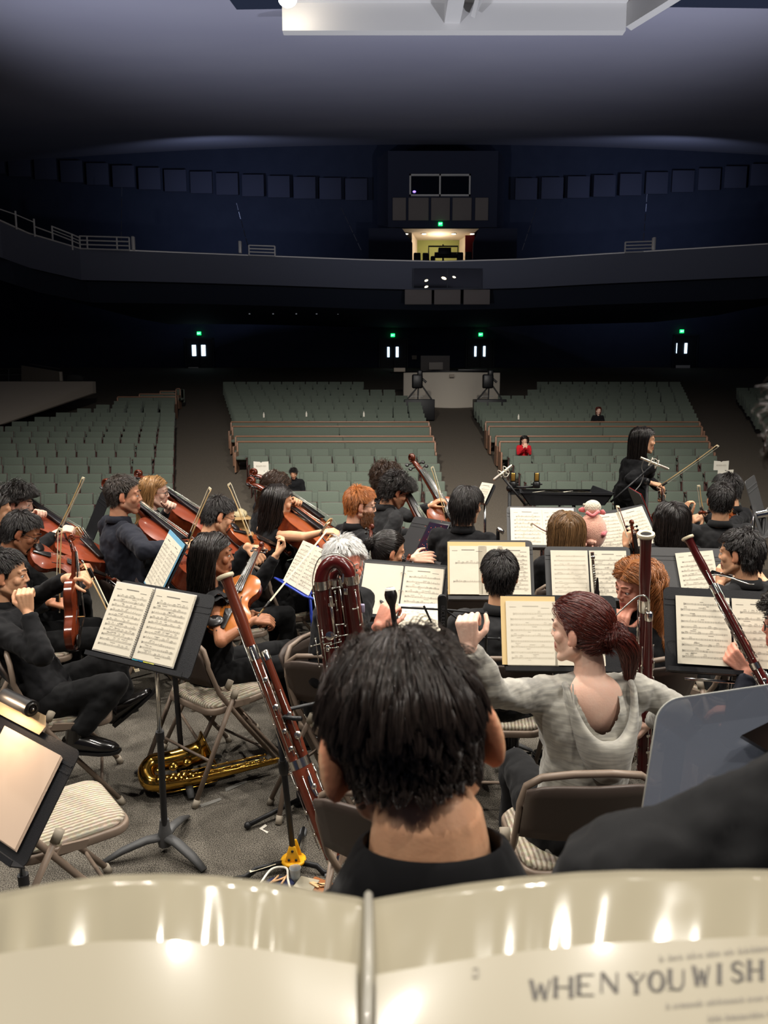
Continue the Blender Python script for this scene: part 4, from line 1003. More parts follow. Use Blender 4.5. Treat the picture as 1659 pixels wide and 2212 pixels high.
    M=np.array(Mh); W=A@M[:3,:3].T+M[:3,3]
    rr=np.tile(rad*(1-.75*T**2 if taper else 1-.3*T),(N,1))
    return W,rr
def curves_obj(name,sets,mm,parent):
    cu=bpy.data.hair_curves.new(name); sizes=[]; P=[];Rr=[]
    for W,rr in sets:
        sizes+= [W.shape[1]]*W.shape[0]; P.append(W.reshape(-1,3)); Rr.append(rr.reshape(-1))
    cu.add_curves(sizes); P=np.concatenate(P).astype(np.float32); Rr=np.concatenate(Rr).astype(np.float32)
    cu.points.foreach_set('position',P.ravel()); 
    a=cu.attributes.get('radius') or cu.attributes.new('radius','FLOAT','POINT'); a.data.foreach_set('value',Rr)
    cu.materials.append(mm); return link(bpy.data.objects.new(name,cu),parent)
def hair_cap(Mh,off,mm,parent,bald=0.0,name='hair',zmin=None,nape=0.0):
    off=.0006
    m=MB(); m.M=Mh; na,nz=40,22; idx={}
    zs=[-.075+.205*(j/nz) for j in range(nz+1)]
    def S(i,j):
        z=zs[j]; az=2*math.pi*i/na; zz=min(z,.1285); g=float(skull_r(np.array(zz))); k=1+off/.085
        return V((.078*k*g*math.cos(az),-.012+.101*k*g*math.sin(az),.035+(zz-.035)*k if zz>.035 else zz))
    def okz(p):
        zb=np.interp(p.y/(1+off/.09),ZBY,ZBZ)+(bald if p.y>-.03 else nape)+.008
        return p.z>zb and (zmin is None or p.z>zmin)
    for j in range(nz+1):
        for i in range(na): 
            p=S(i,j); idx[i,j]=(m.pt(p),okz(p))
    for j in range(nz):
        for i in range(na):
            q=[idx[i,j],idx[(i+1)%na,j],idx[(i+1)%na,j+1],idx[i,j+1]]
            if all(a[1] for a in q): m.face([a[0] for a in q])
    t=m.pt((0,-.012,.1285+off*1.05))
    for i in range(na): m.face((idx[i,nz][0],idx[(i+1)%na,nz][0],t))
    return m.build(name,mm,parent,180)
M_eyew=mat('eye_white',(226,220,212),0.2,spec=0.6); M_iris=mat('dark_iris',(34,22,16),0.15,spec=0.7)
M_shoe=mat('black_shoe_leather',(20,18,17),0.2,spec=0.6,coat=0.4)
M_glass=mat('spectacle_lens',(255,255,255),0.02,trans=1.0,ior=1.05,alpha=0.35)
CL_black=cloth('black_shirt_cloth',(19,19,21),fold=.6,scale=10,sheen=.06)
CL_char=cloth('charcoal_shirt_cloth',(37,37,38),fold=.6,scale=9,sheen=.06)
CL_slate=cloth('slate_blue_shirt_cloth',(33,35,44),fold=.6,scale=9,sheen=.06)
CL_trou=cloth('black_trouser_cloth',(15,15,16),fold=.6,scale=8,sheen=.05)
SKINS={'fair':((228,190,166),(186,104,92)),'pale':((234,202,182),(196,120,108)),'rosy':((228,168,146),(184,100,90)),'tan':((204,158,124),(160,92,76)),'asian':((222,178,142),(178,100,84)),'brown':((164,116,86),(112,62,52)),'olive':((208,160,130),(156,88,74)),'deep':((120,78,56),(92,52,46))}
HAIRC={'softblack':(50,42,37),'black':(36,31,29),'dark':(30,25,22),'brown':(66,48,36),'lightbrown':(112,84,56),'blonde':(160,122,78),'ginger':(168,104,52),'auburn':(84,32,22),'white':(244,240,230),'curlyblond':(150,96,54),'greybrown':(60,52,46)}
def person(label,head,yaw,pitch=0,roll=0,byaw=None,hip=None,skin='asian',hairc='black',shirt=None,trousers=None,arms=None,legs=None,s=1.0,vox=.006,fem=False,sleeves='long',hair=None,glasses=False,beard=0.0,ruddy=0.0,bald=0.0,stand=False,lean=.08,collar=True,eyes=True,width=1.0,neck_open=0.0,shoes=True,knee=.46,group='musicians',hide_legs=False,nose=1.0,cvox=.010,nape=0.0,drop=0.0,ear=1.0,nk=-.135,nr=1.0,belly=0.0,parts=None,foot_out=0.0):
    head=V(head); by=yaw if byaw is None else byaw; f=yawvec(by); r=V((f.y,-f.x,0)); up=V((0,0,1))
    Mh=headM(head,yaw,pitch,roll,s)
    N=Mh@V((0,-.032,nk)); N=V((N.x,N.y,N.z)); N=N-up*.02
    if hip is None:
        hip=V((head.x,head.y,0))-f*lean; hip.z=(.515 if not stand else .93*s)
    hip=V(hip)
    root=wthing('person',label,'person',(hip.x,hip.y,0),group)
    SH=N-up*(.055+drop)*s; hw=(.175 if not fem else .152)*s*width
    sh={'R':SH+r*hw-up*.012,'L':SH-r*hw-up*.012}
    skm=skin_mat('skin_%s_%s'%(skin,hairc),SKINS[skin][0],HAIRC[hairc],SKINS[skin][1])
    # arms
    arms=dict(arms or {}); A={}
    for k,sg in(('R',1),('L',-1)):
        a=arms.get(k,{}); 
        w=V(a['w']) if 'w' in a else hip+f*.30+r*sg*.09+up*.13
        h=V(a['hint']) if 'hint' in a else (r*sg*.5-up*.8-f*.35)
        e=V(a['e']) if 'e' in a else ik(sh[k],w,h,.29*s,.265*s)
        fd=V(a['fd']) if 'fd' in a else (w-e).normalized(); n=V(a['n']) if 'n' in a else up
        A[k]=(e,w,fd,n,a)
    # body
    m=MB(); add_head(m,Mh,fem,nose,ear); m.cap(Mh@V((0,-.03,-.09)),N-up*.03,.053*s*nr*(.9 if fem else 1),.06*s*nr,16)
    m.cap(N-up*.06,hip,.05,.06,10); m.cap(N-up*.03,sh['R'],.042*s,.03,10); m.cap(N-up*.03,sh['L'],.042*s,.03,10)
    if neck_open: m.ell(N-up*.07+f*.01,(.11*s,.075*s,.07*s),Matrix.Rotation(R(-by),3,'Z'))
    if neck_open==2: m.ell(N-up*.10-f*.022,(.12*s,.088*s,.12*s),Matrix.Rotation(R(-by),3,'Z'),44,30)
    th=1.0 if not fem else .86
    bare=sleeves in('none','frill')
    for k in 'RL':
        e,w,fd,n,a=A[k]
        ua=(.047 if bare else .034)*s*th
        m.cap(sh[k],e,ua,ua*.85,12); m.cap(e,w,.036*s*th,.024*s*th,12)
        add_hand(m,w,fd,n,k=='R',a.get('curl',.4),a.get('spread',.1),s*(.95 if fem else 1.0),a.get('thumb',.5),a.get('curls'))
    if not bare: pass
    else:
        for k in 'RL': m.ell(sh[k],.052*s*th)
    me=vremesh(m,vox,3,None,'body'); body_masks(me,Mh,hair is not None,beard if beard<1 else .8,ruddy,bald,nape); me.materials.append(skm)
    link(bpy.data.objects.new('body',me),root)
    # eyes, brows
    if eyes:
        for sg in(-1,1):
            m=MB(); m.M=Mh; m.mi=0; m.ell((sg*.0315,.0755,.004),.0118,None,12,8); m.mi=1; m.ell((sg*.0315,.0835,.0035),.0055,None,10,6); m.build('eye',[M_eyew,M_iris],root,180)
            m=MB(); m.M=Mh; m.tube([(sg*.050,.071,.030),(sg*.033,.087,.0365),(sg*.014,.0985,.0325)],[(.0015,.002),(.0026,.003),(.0026,.0035)],6); m.build('eyebrow',hair_mat('hair_'+hairc,HAIRC[hairc]),root,180)
    # shirt
    shirt=shirt or CL_black
    m=MB(); sp=N-up*(.02+drop); mid=hip.lerp(sp,.5)-f*.02
    ch=hip.lerp(sp,.72)
    k=s*width
    bk=(.16 if not fem else .145)
    P=[hip-up*.07,hip+up*.02,hip.lerp(sp,.25)+f*.01,mid,ch,hip.lerp(sp,.86),SH+up*.008,N-up*.012]
    RR=[(bk*1.08*k,.125*k),(bk*1.1*k,.13*k),(bk*(1.02 if not fem else .92)*k,(.118+belly)*k),(bk*(1.02 if not fem else .92)*k,(.112+belly*.7)*k),((bk+.018)*k,.122*k),((bk+.012)*k,.112*k),(bk*.78*k,.078*k),(.062*s,.062*s)]
    m.tube(P,RR,24,flat=r)
    if fem:
        for sg in(-1,1): m.ell(ch+f*.085*s+r*sg*.07*s-up*.035,(.058*s,.055*s,.055*s))
    for kk,sg in(('R',1),('L',-1)):
        e,w,fd,n,a=A[kk]; S=sh[kk]
        if sleeves in('long','short','three'):
            m.ell(S-r*sg*.012,.066*k); m.cap(N-up*.04,S-r*sg*.01,.05*s,.058*s,12)
            if sleeves=='short': m.tube([S,S.lerp(e,.62)],[.064*k,.066*k],14)
            else:
                m.tube([S,S.lerp(e,.5),e],[.063*k*th,.058*k*th,.052*k*th],14); m.ell(e,.052*k*th)
                end=e.lerp(w,.93 if sleeves=='long' else .35); m.tube([e,e.lerp(end,.5),end],[.052*k*th,.047*k*th,.036*k*th+.003],14)
        else:
            m.cap(N-up*.05,S-r*sg*.03,.05*s,.045*s,12)
    me=vremesh(m,cvox,5,[(.028,.11),(.014,.045)],'shirt')
    if neck_open==2:
        bm=bmesh.new(); bm.from_mesh(me); c=N-f*.10-up*.055
        dl=[v for v in bm.verts if ((v.co-c).dot(r)/(.068-.25*max(0,(c.z+.03-v.co.z))))**2+((v.co-c).dot(f)/.11)**2+((v.co-c).z/.092)**2<1]
        bmesh.ops.delete(bm,geom=dl,context='VERTS')
        for _ in range(12): bmesh.ops.smooth_vert(bm,verts=[v for v in bm.verts if v.is_boundary],factor=.5,use_axis_x=True,use_axis_y=True,use_axis_z=True)
        bm.to_mesh(me); bm.free()
    me.materials.append(shirt); link(bpy.data.objects.new('shirt',me),root)
    if collar:
        m=MB(); n=20; rows=[]
        for j in range(n+1):
            a=R(28)+R(304)*j/n; d=f*math.cos(a)+r*math.sin(a)
            fr=max(0,math.cos(a)); c=N+up*.0+f*.004
            p0=c+d*(.064*s)+up*(-.012-.03*fr); p1=c+d*(.060*s)+up*(.030-.012*fr); p2=c+d*(.071*s)+up*(.028-.016*fr); p3=c+d*(.086*s)+up*(-.012-.045*fr)
            rows.append([m.pt(p) for p in(p0,p1,p2,p3)])
        for a,b in zip(rows,rows[1:]):
            for j in range(3): m.face((a[j],a[j+1],b[j+1],b[j]))
        o=m.build('collar',shirt,root,60); sd=o.modifiers.new('s','SOLIDIFY'); sd.thickness=.004
    if sleeves=='frill':
        for kk,sg in(('R',1),('L',-1)):
            S=sh[kk]; e=A[kk][0]; ax=(e-S).normalized(); u=ax.orthogonal().normalized(); w2=ax.cross(u)
            for q,(l0,l1,r0,r1) in enumerate(((-.03,.045,.058,.092),(.005,.085,.058,.098))):
                m=MB(); rows=[]
                for j in range(49):
                    a=2*math.pi*j/48; wv=.012*math.sin(a*9+q); d=u*math.cos(a)+w2*math.sin(a)
                    rows.append([m.pt(S+ax*(l0+(l1-l0)*t)+d*((r0+(r1-r0)*t)*s+wv*t)) for t in(0,.35,.7,1)])
                for a,b in zip(rows,rows[1:]):
                    for j in range(3): m.face((a[j],a[j+1],b[j+1],b[j]))
                m.build('sleeve_frill',shirt,root,180)
    # trousers
    if not hide_legs:
        tr=trousers or CL_trou; m=MB(); m.ell(hip-up*.015,(.165*k,.135*k,.105),Matrix.Rotation(R(-by),3,'Z'),20,12); legs=legs or {}
        for kk,sg in(('R',1),('L',-1)):
            hj=hip+r*sg*.095-up*.02; l=legs.get(kk,{})
            if stand: kn=hj-up*.42*s+f*.02; an=V((hj.x,hj.y,.09))-f*.0
            else:
                kn=V(l['k']) if 'k' in l else hip+f*knee+r*sg*(.12)-up*.0; an=V(l['a']) if 'a' in l else V((kn.x,kn.y,.09))+f*.02
            m.cap(hj,kn,.092*k,.064*s,14); m.tube([kn,kn.lerp(an,.4),an],[.062*s,.060*s,.05*s],14); m.ell(kn,.063*s)
            if shoes:
                ft=V(l['f']).normalized() if 'f' in l else f+r*sg*foot_out; ft=(ft).normalized()
                q=MB(); b0=an-up*.035; 
                M2=frame(an+V((0,0,-.09 if abs(ft.z)<.3 else -.07)),ft); q.M=M2
                q.tube([(0,-.075,.035),(0,-.065,.04),(0,-.02,.05),(0,.05,.042),(0,.11,.033),(0,.165,.026),(0,.19,.022)],[(.03,.022),(.038,.036),(.04,.046),(.043,.04),(.046,.031),(.036,.022),(.014,.012)],14,flat=(1,0,0))
                q.tube([(0,-.02,.05),(0,-.012,.12)],[(.042,.05),(.04,.044)],12,flat=(1,0,0))
                q.build('shoe',M_shoe,root,60)
                q=MB(); q.M=M2; out=[(.0,-.08),(.034,-.07),(.04,-.02),(.044,.06),(.05,.11),(.04,.165),(.018,.198),(-.018,.198),(-.04,.165),(-.05,.11),(-.044,.06),(-.04,-.02),(-.034,-.07)]
                q.prism([(a,b,0) for a,b in out],(0,0,.014)); q.prism([(a,b,-.0) for a,b in((.034,-.07),(.04,-.01),(-.04,-.01),(-.034,-.07))],(0,0,.022)); q.build('sole',M_blackp,root,30)
        me=vremesh(m,.012,5,[(.02,.10),(.008,.05)],'trousers'); me.materials.append(tr); link(bpy.data.objects.new('trousers',me),root)
    if glasses:
        m=MB(); m.M=Mh
        for sg in(-1,1):
            m.tube([(sg*.034+.023*math.cos(a),.096-.012*abs(math.cos(a))*(1 if sg*math.cos(a)>0 else 0),.002+.018*math.sin(a)) for a in [2*math.pi*i/20 for i in range(20)]],.0015,6,closed=True)
            m.tube([(sg*.056,.085,.006),(sg*.076,.04,.008),(sg*.083,.0,.006),(sg*.084,-.015,-.012)],.0016,6)
        m.tube([(-.011,.097,.005),(0,.1,.008),(.011,.097,.005)],.0016,6); m.build('glasses',M_blackp,root,180)
    hm=hair_mat('hair_'+hairc,HAIRC[hairc])
    if hair:
        T=(Mh.inverted()@N); inv=Mh.inverted()
        balls=[(tuple(inv@(N-up*.09+f*.0)),.095/s),(tuple(inv@(N-up*.17)),.135/s),(tuple(inv@(sh['R'])),.07/s),(tuple(inv@(sh['L'])),.07/s),(tuple(inv@(N-up*.03)),.068/s),(tuple(inv@(N-up*.27)),.15/s)]
        sets=[]; cap=None
        for h in hair:
            h=dict(h); h.setdefault('N',2500); h.setdefault('npt',9)
            c=h.pop('cap',None); cm=h.pop('mat',None); fn=h.pop('fn',None)
            if fn: sets.append(fn(Mh,h)); continue
            if c is not None: cap=hair_cap(Mh,c,mat('haircap_'+hairc,tuple(int(v*.8) for v in HAIRC[hairc]),.8,spec=.1),root,h.get('bald',0.0),zmin=h.get('zmin'),nape=h.get('nape',0.0))
            if h.pop('long',False): h['balls']=balls
            sets.append(hair_strands(Mh=Mh,**h))
        o=curves_obj('hair_strands' if cap else 'hair',sets,hm,cap or root)
    if beard>=1:
        rg=np.random.default_rng(5); n=2600; u=rg.random((n*4,3)); az=(u[:,0]-.5)*np.pi*1.15; z=-.03-.085*u[:,1]
        g=np.sqrt(np.clip(1-((z+.035)/.085)**2,.05,1)); x=.064*g*np.sin(az); y=.026+.07*g*np.cos(az)
        lip=(np.abs(x)<.022)&(np.abs(z+.06)<.011); keep=(~lip)&(y>.005)&~((z>-.048)&(np.abs(x)<.03)&(np.abs(x)>.0)&(z>-.04)); p=np.stack([x,y,z],1)[keep][:n]
        nr=p-np.array([0,.02,-.02]); nr/=np.linalg.norm(nr,axis=1,keepdims=True); pts=[p*1.0]; q=p.copy(); d=nr*.6+np.array([0,.15,-.8]); Lb=(.02+.045*np.clip((-.05-p[:,2])/.05,0,1))*beard*(.6+.5*rg.random(len(p)))*(1-.55*np.abs(p[:,0])/.065)
        for k_ in range(1,8):
            dd=d+rg.normal(0,.35,d.shape); dd/=np.linalg.norm(dd,axis=1,keepdims=True); q=q+dd*(Lb/7)[:,None]; pts.append(q.copy())
        A_=np.stack(pts,1); Mm=np.array(Mh); W=A_@Mm[:3,:3].T+Mm[:3,3]; curves_obj('beard',[(W,np.tile(np.linspace(.0011,.0004,8),(len(p),1)))],hair_mat('beard_'+hairc,tuple(int(c*.72) for c in HAIRC[hairc])),root)
    return dict(root=root,Mh=Mh,N=N,sh=sh,A=A,hip=hip,f=f,r=r)
# hair styles
def H_short(N=3500,L=.04,vol=.010,cap=.005,**k):
    fl=lambda p:L*.8*(1-.5*np.clip((p[:,1]-.02)/.05,0,1))*(.55+.45*np.clip((p[:,2]+.04)/.1,0,1))
    return [dict(N=N,L=fl,style='whorl',vol=vol*.7,lift=.12,grav=.3,cap=cap,clump=.3,nclump=260,rad=.0010,stiff=.45,face=True,**k)]
def H_curly(N=3500,L=.07,vol=.022,cap=.010,cr=.008,fr=26,**k): return [dict(N=N,npt=14,L=L*.75,style='whorl',vol=vol*.8,lift=.3,face=True,grav=.25,cap=cap,curl=(cr,fr*.75),clump=.5,nclump=260,rad=.0013,stiff=.6,**k)]
def H_long(N=3500,L=.42,vol=.010,cap=.008,part=0.0,curl=(.004,5),**k): return [dict(N=N,npt=16,L=L,style='part',comb=part,vol=vol,lift=.2,grav=1.4,cap=cap,clump=.45,nclump=160,rad=.0013,long=True,curl=curl,stiff=.55,**k)]
# ---------------------------------------------------------------- the people
def W(px,py,Y): return at(px,py,Y)
def Hs(n,**k): return H_short(N=n,**k)
def tail(Mh,tie,path,n,spread,rad,seed,taper=.5):
    """a tied tail of hair following a path in head space"""
    rg=np.random.default_rng(seed); C=np.array([tuple(p) for p in catmull([tie]+list(path),4)]); k=len(C); T=np.linspace(0,1,k)
    u=rg.normal(0,1,(n,3)); u/=np.linalg.norm(u,axis=1,keepdims=True); u*=rg.random((n,1))**.5
    wd=spread*(.35+1.2*np.sin(np.pi*np.minimum(T*.9+.1,1))**.8)*(1-taper*T**3)
    A=C[None]+u[:,None,:]*wd[None,:,None]+np.cumsum(rg.normal(0,.0009,(n,k,3)),1)
    M=np.array(Mh); Wd=A@M[:3,:3].T+M[:3,3]; return Wd,np.tile(rad*(1-.7*T**3),(n,1))
GREY=cloth('heather_grey_jersey',(176,172,160),fold=.55,scale=12,col2=(124,122,116),stretch=(6,6,60),nscale=1.6,sheen=.3)
CH='folding chairs of the orchestra'
# hero head
P1=person('man close by with back turned, short black hair, bare nape and black collar',W(884,1604,.835),-6,17,-9,byaw=-4,nape=.03,nk=-.10,nr=1.2,drop=.06,ear=1.3,hairc='softblack',hip=(.03,.77,.93),skin='asian',shirt=CL_black,stand=True,vox=.0035,s=1.02,cvox=.006,eyes=False,collar=False,
  hair=[dict(N=16000,npt=14,L=lambda p:.010+.052*np.clip((p[:,2]-.01)/.09,0,1),style='whorl',comb=(.012,-.03,.15),vol=.007,lift=.0,grav=.5,cap=.003,clump=.7,nclump=330,rad=.0005,stiff=.45,seed=3,nape=.034),
        dict(N=400,npt=12,L=.05,style='back',vol=.012,lift=.6,grav=.1,clump=.55,nclump=60,rad=.0005,seed=4,zmin=.075)],
  arms={'R':dict(w=W(1150,2300,.95)),'L':dict(w=W(640,2300,.95))},hide_legs=False)
m=MB(); N1=P1['N']; f=P1['f']; r=P1['r']; n=26; rows=[]
for j in range(n+1):
    a=R(20)+R(320)*j/n; d=f*math.cos(a)+r*math.sin(a); fr=math.cos(a)
    c=N1-f*.012+V((0,0,.004-.022*fr))
    rows.append([m.pt(p) for p in(c+d*.082+V((0,0,-.03)),c+d*.074+V((0,0,.022)),c+d*.076+V((0,0,.026)),c+d*.083+V((0,0,.022)),c+d*.112+V((0,0,-.034)))])
for a,b in zip(rows,rows[1:]):
    for j in range(4): m.face((a[j],a[j+1],b[j+1],b[j]))
o=m.build('collar',CL_black,P1['root'],70); sd=o.modifiers.new('s','SOLIDIFY'); sd.thickness=.004
# neighbour at the edge
P2=person('person in charcoal shirt cut off by the picture edge, only shoulder and hair showing',W(1980,1080,.62),-10,0,0,byaw=8,drop=.125,skin='pale',hairc='greybrown',shirt=CL_char,stand=True,s=1.06,vox=.006,cvox=.006,eyes=False,collar=False,width=1.2,hip=(.48,.58,1.08),hair=H_curly(N=1800,L=.07,vol=.012,cr=.006),hide_legs=True,arms={'R':dict(w=(.9,.8,1.2)),'L':dict(w=(.30,.95,1.15),e=(.235,.66,1.235))})
# redhead
P3=person('woman with auburn ponytail in a heather grey hooded sweater, back turned, fist raised',W(1254,1362,2.55),-52,4,0,byaw=-4,skin='pale',hairc='auburn',shirt=GREY,fem=True,vox=.0042,collar=False,neck_open=2,s=1.0,width=1.13,cvox=.008,
  hair=[dict(N=6500,npt=14,L=.17,style='tie',comb=(.015,-.112,-.012),vol=.007,lift=.05,grav=.0,cap=.006,rad=.0008,stiff=.5,var=.12,clump=.25,nclump=260),
        dict(fn=lambda Mh,h:tail(Mh,(.012,-.11,-.01),[(.022,-.135,-.02),(.045,-.15,-.06),(.062,-.145,-.12),(.072,-.135,-.2)],1500,.026,.0009,7))],
  arms={'L':dict(w=W(1014,1398,2.33),e=W(1070,1500,2.38),fd=(-.12,.1,1),n=(-.35,-.9,0),curls=(1.25,1.35,1.4,1.4),thumb=1.0),'R':dict(w=W(1408,1560,2.86),e=W(1462,1530,2.55),fd=(-.8,.4,-.1),n=(0,-.6,.5),curl=1.0)},knee=.45)

N3=P3['N']; f=P3['f']; r=P3['r']; up=V((0,0,1))
m=MB(); rows=[]; nh=30; rimp=[]
for j in range(nh+1):
    t=j/nh; u=-1+2*t; a=math.pi*t          # from one collarbone round the back to the other
    dep=math.sin(a)**1.3
    base=N3+r*(.115*math.cos(a)*-1*(1.0+.35*dep*0))+up*(.02-.03*abs(math.cos(a)))-f*(.035+.115*math.sin(a)**.7+.02*dep)+r*.012
    drop=.195*dep
    rim=base-up*drop
    rimp.append(rim-f*.012*(.6+dep)); row=[]
    for (o_,dn) in((-.012,-.004),(.012,.012),(.022,.006),(.026,-.03),(.024,-.075),(.008,-.105)):
        row.append(m.pt(rim-f*(o_*(.6+1.0*dep))+up*(dn*(.45+.75*dep))))
    rows.append(row)
for a,b in zip(rows,rows[1:]):
    for j in range(5): m.face((a[j],a[j+1],b[j+1],b[j]))
o=m.build('hood',GREY,P3['root'],180); sd=o.modifiers.new('s','SOLIDIFY'); sd.thickness=.01; ss=o.modifiers.new('u','SUBSURF'); ss.levels=1; ss.render_levels=2
mt=MB(); mt.tube(rimp,.0105,10); mt.build('hood_rim',GREY,P3['root'],180)
m=MB(); rows=[]
for j in range(nh+1):
    t=j/nh; a=math.pi*t; dep=math.sin(a)**1.3
    base=N3+r*(-.105*math.cos(a))+up*(.015-.03*abs(math.cos(a)))-f*(.028+.092*math.sin(a)**.7)+r*.012
    rows.append([m.pt(base-up*.15*dep*q-f*.012*q) for q in(.0,.35,.7,1.0)])
mm=MB(); mm.v=m.v; 
for a,b in zip(rows,rows[1:]):
    for j in range(3): mm.face((a[j],a[j+1],b[j+1],b[j]))
mm.build('hood_lining',cloth('grey_green_lining',(142,144,134),fold=.4),P3['root'],180) if 0 else None
m=MB()
m.tube(catmull([N3-r*.085-f*.075+up*.0,N3-r*.095-f*.125-up*.06,N3-r*.092-f*.137-up*.12],5),.003,6); m.tube([N3-r*.092-f*.137-up*.12,N3-r*.091-f*.14-up*.15],.0042,6); m.build('drawstring',GREY,P3['root'],180)
P4=person('man seen from behind, cropped black hair, dark grey shirt, facing two taped pages',W(1079,1245,3.65),4,4,0,skin='asian',shirt=CL_char,vox=.005,eyes=False,hair=Hs(5000,L=.034,vol=.009),lean=.1,width=1.05)
P5=person('long curly blond haired person in black turning back with hand on mouth',W(1374,1266,3.5),-112,14,-6,byaw=-22,skin='rosy',hairc='curlyblond',shirt=CL_black,vox=.0042,s=1.0,lean=.06,
  hair=[dict(N=5200,npt=22,L=.34,style='part',comb=.0,vol=.018,lift=.15,grav=1.2,cap=0,curl=(.013,8),clump=.5,nclump=130,rad=.0009,long=True,stiff=.55)],
  arms={'L':dict(w=W(1338,1370,3.45),e=W(1330,1470,3.6),fd=(.12,.08,1),n=(-.5,-.8,.1),curls=(.75,.85,.95,1.0)),'R':dict()})
P6=person('white-haired man in black behind the big contrabassoon, holding an english horn up',W(746,1222,3.55),163,8,4,byaw=120,skin='rosy',hairc='white',shirt=CL_black,vox=.0045,ruddy=.55,hair=[dict(N=4500,L=.05,style='whorl',vol=.006,lift=.15,grav=.3,cap=.005,clump=.3,nclump=300,rad=.001,npt=9,bald=.03,face=True)],
  arms={'L':dict(w=W(818,1352,3.12),e=W(745,1440,3.3),fd=(.45,.25,.75),n=(-.4,-.8,.3),curls=(1.0,1.0,1.05,1.1),thumb=.9),'R':dict()})
P7=person('woman with black hair tied back, head bent low behind the ring binder',W(840,1192,4.6),70,14,0,byaw=30,skin='tan',fem=True,vox=.0055,lean=.2,neck_open=1,collar=False,hair=[dict(N=3500,npt=12,L=.17,style='tie',comb=(-.0,-.115,.045),vol=.006,lift=.05,grav=0,cap=.006,rad=.001,stiff=.5,var=.12),dict(fn=lambda Mh,h:tail(Mh,(0,-.105,.04),[(-.0,-.135,.03),(-.03,-.15,-.03),(-.06,-.15,-.10)],800,.02,.001,8))])
P8=person('man with ginger hair, full red beard and glasses in profile, black shirt',W(780,1092,5.25),84,10,0,byaw=60,skin='fair',hairc='ginger',shirt=CL_black,beard=1.15,glasses=True,vox=.005,lean=.2,hair=Hs(3500,L=.045,vol=.014),arms={'R':dict(w=W(890,1207,4.72),hint=(0,-.3,-1),fd=(.95,.1,.08),n=(0,-.85,.5),curl=.35),'L':dict()})
P9=person('man with thick curly black hair and glasses looking down at a phone, charcoal shirt',W(858,1062,5.9),82,30,0,byaw=62,skin='tan',shirt=CL_char,glasses=True,beard=.35,vox=.0055,lean=.12,hair=H_curly(N=3200,L=.085,vol=.026,cr=.009,fr=24),arms={'R':dict(w=W(888,1160,5.55),fd=(.9,.2,.15),n=(0,-.3,1),curl=.8),'L':dict()})
P10=person('person with curly brown hair behind the curly black-haired man, reaching to a cello',W(836,1034,6.6),66,6,0,byaw=60,skin='tan',hairc='brown',shirt=CL_char,vox=.006,hair=H_curly(N=3000,L=.08,vol=.028,cr=.009,fr=20),arms={'L':dict(w=W(930,1093,6.2),e=W(886,1116,6.25),fd=(.8,-.1,.55),n=(-.4,-.2,.9),curl=.75),'R':dict(w=W(905,1150,6.1))})
P11=person('man with black bowl-cut hair and glasses seen from behind beside the aisle',W(1010,1092,4.85),38,8,0,byaw=25,skin='asian',shirt=CL_black,glasses=True,vox=.005,hair=[dict(N=4200,L=.075,style='whorl',vol=.006,lift=.08,grav=.8,cap=.005,face=True,rad=.001,npt=10,clump=.25,nclump=200,comb=(0,-.03,.13))],width=1.05)
P13=person('woman with long black hair in a sleeveless black top drawing her bow arm out',W(602,1084,5.35),68,8,0,byaw=55,skin='asian',fem=True,sleeves='none',collar=False,vox=.005,lean=.08,hair=H_long(N=4200,L=.42,curl=(.008,4)),arms={'R':dict(w=W(694,1150,4.95),e=W(657,1160,5.0),fd=(.95,-.1,.1),n=(0,-.3,1),curl=.8),'L':dict(w=W(628,1092,5.45),e=W(650,1150,5.7),fd=(.6,-.5,.6),n=(.3,.4,.8),curl=.9)})
P14=person('person with wavy brown hair leaning forward behind the sleeveless cellist',W(597,1052,6.3),80,24,0,byaw=62,skin='pale',hairc='brown',vox=.006,lean=.12,hair=[dict(N=3400,npt=14,L=.2,style='part',comb=.0,vol=.014,lift=.15,grav=1.0,cap=0,curl=(.010,10),clump=.5,nclump=130,rad=.0013,long=True)])
P15=person('black-haired man with glasses playing a violin, bow pointing straight up',W(474,1116,4.95),72,22,-8,byaw=62,skin='asian',glasses=True,vox=.005,hair=Hs(3800,L=.048,vol=.010),arms={'R':dict(w=W(535,1180,4.5),e=W(500,1240,4.55),fd=(.5,-.1,-.5),n=(0,-.7,.6),curl=.7),'L':dict(w=W(596,1200,4.75),e=W(560,1262,4.75),fd=(.55,.1,.7),n=(.5,.1,-.6),curl=.9)},lean=.05)
P16=person('woman with long dark hair and ruffled black sleeves holding a viola on her lap',W(461,1200,4.0),74,2,0,byaw=62,skin='brown',fem=True,sleeves='frill',collar=False,vox=.0042,s=.98,lean=.04,neck_open=0,hair=H_long(N=4600,L=.34,curl=(.010,4)),hip=None,
  arms={'R':dict(w=W(548,1340,3.72),e=W(478,1385,3.62),fd=(.85,.2,-.05),n=(0,-.5,.9),curl=1.0),'L':dict(w=W(545,1325,3.95),fd=(.75,-.5,0),n=(.2,.4,.9),curl=.9)},knee=.48)
P17=person('tall man in slate black shirt seen from behind, cropped hair and stubble, bowing a cello',W(268,1070,5.0),76,4,0,byaw=52,skin='olive',hairc='greybrown',shirt=CL_slate,beard=.45,vox=.005,s=1.05,width=1.1,lean=.02,hip=(-1.7,5.0,.53),hair=Hs(3400,L=.03,vol=.006),arms={'R':dict(w=W(392,1178,4.75),e=W(312,1190,4.6),fd=(.9,.05,-.1),n=(0,-.25,1),curl=.75),'L':dict(w=W(316,1112,5.3),e=W(330,1170,5.5),fd=(.2,-.6,.7),n=(.5,.5,.3),curl=.9)})
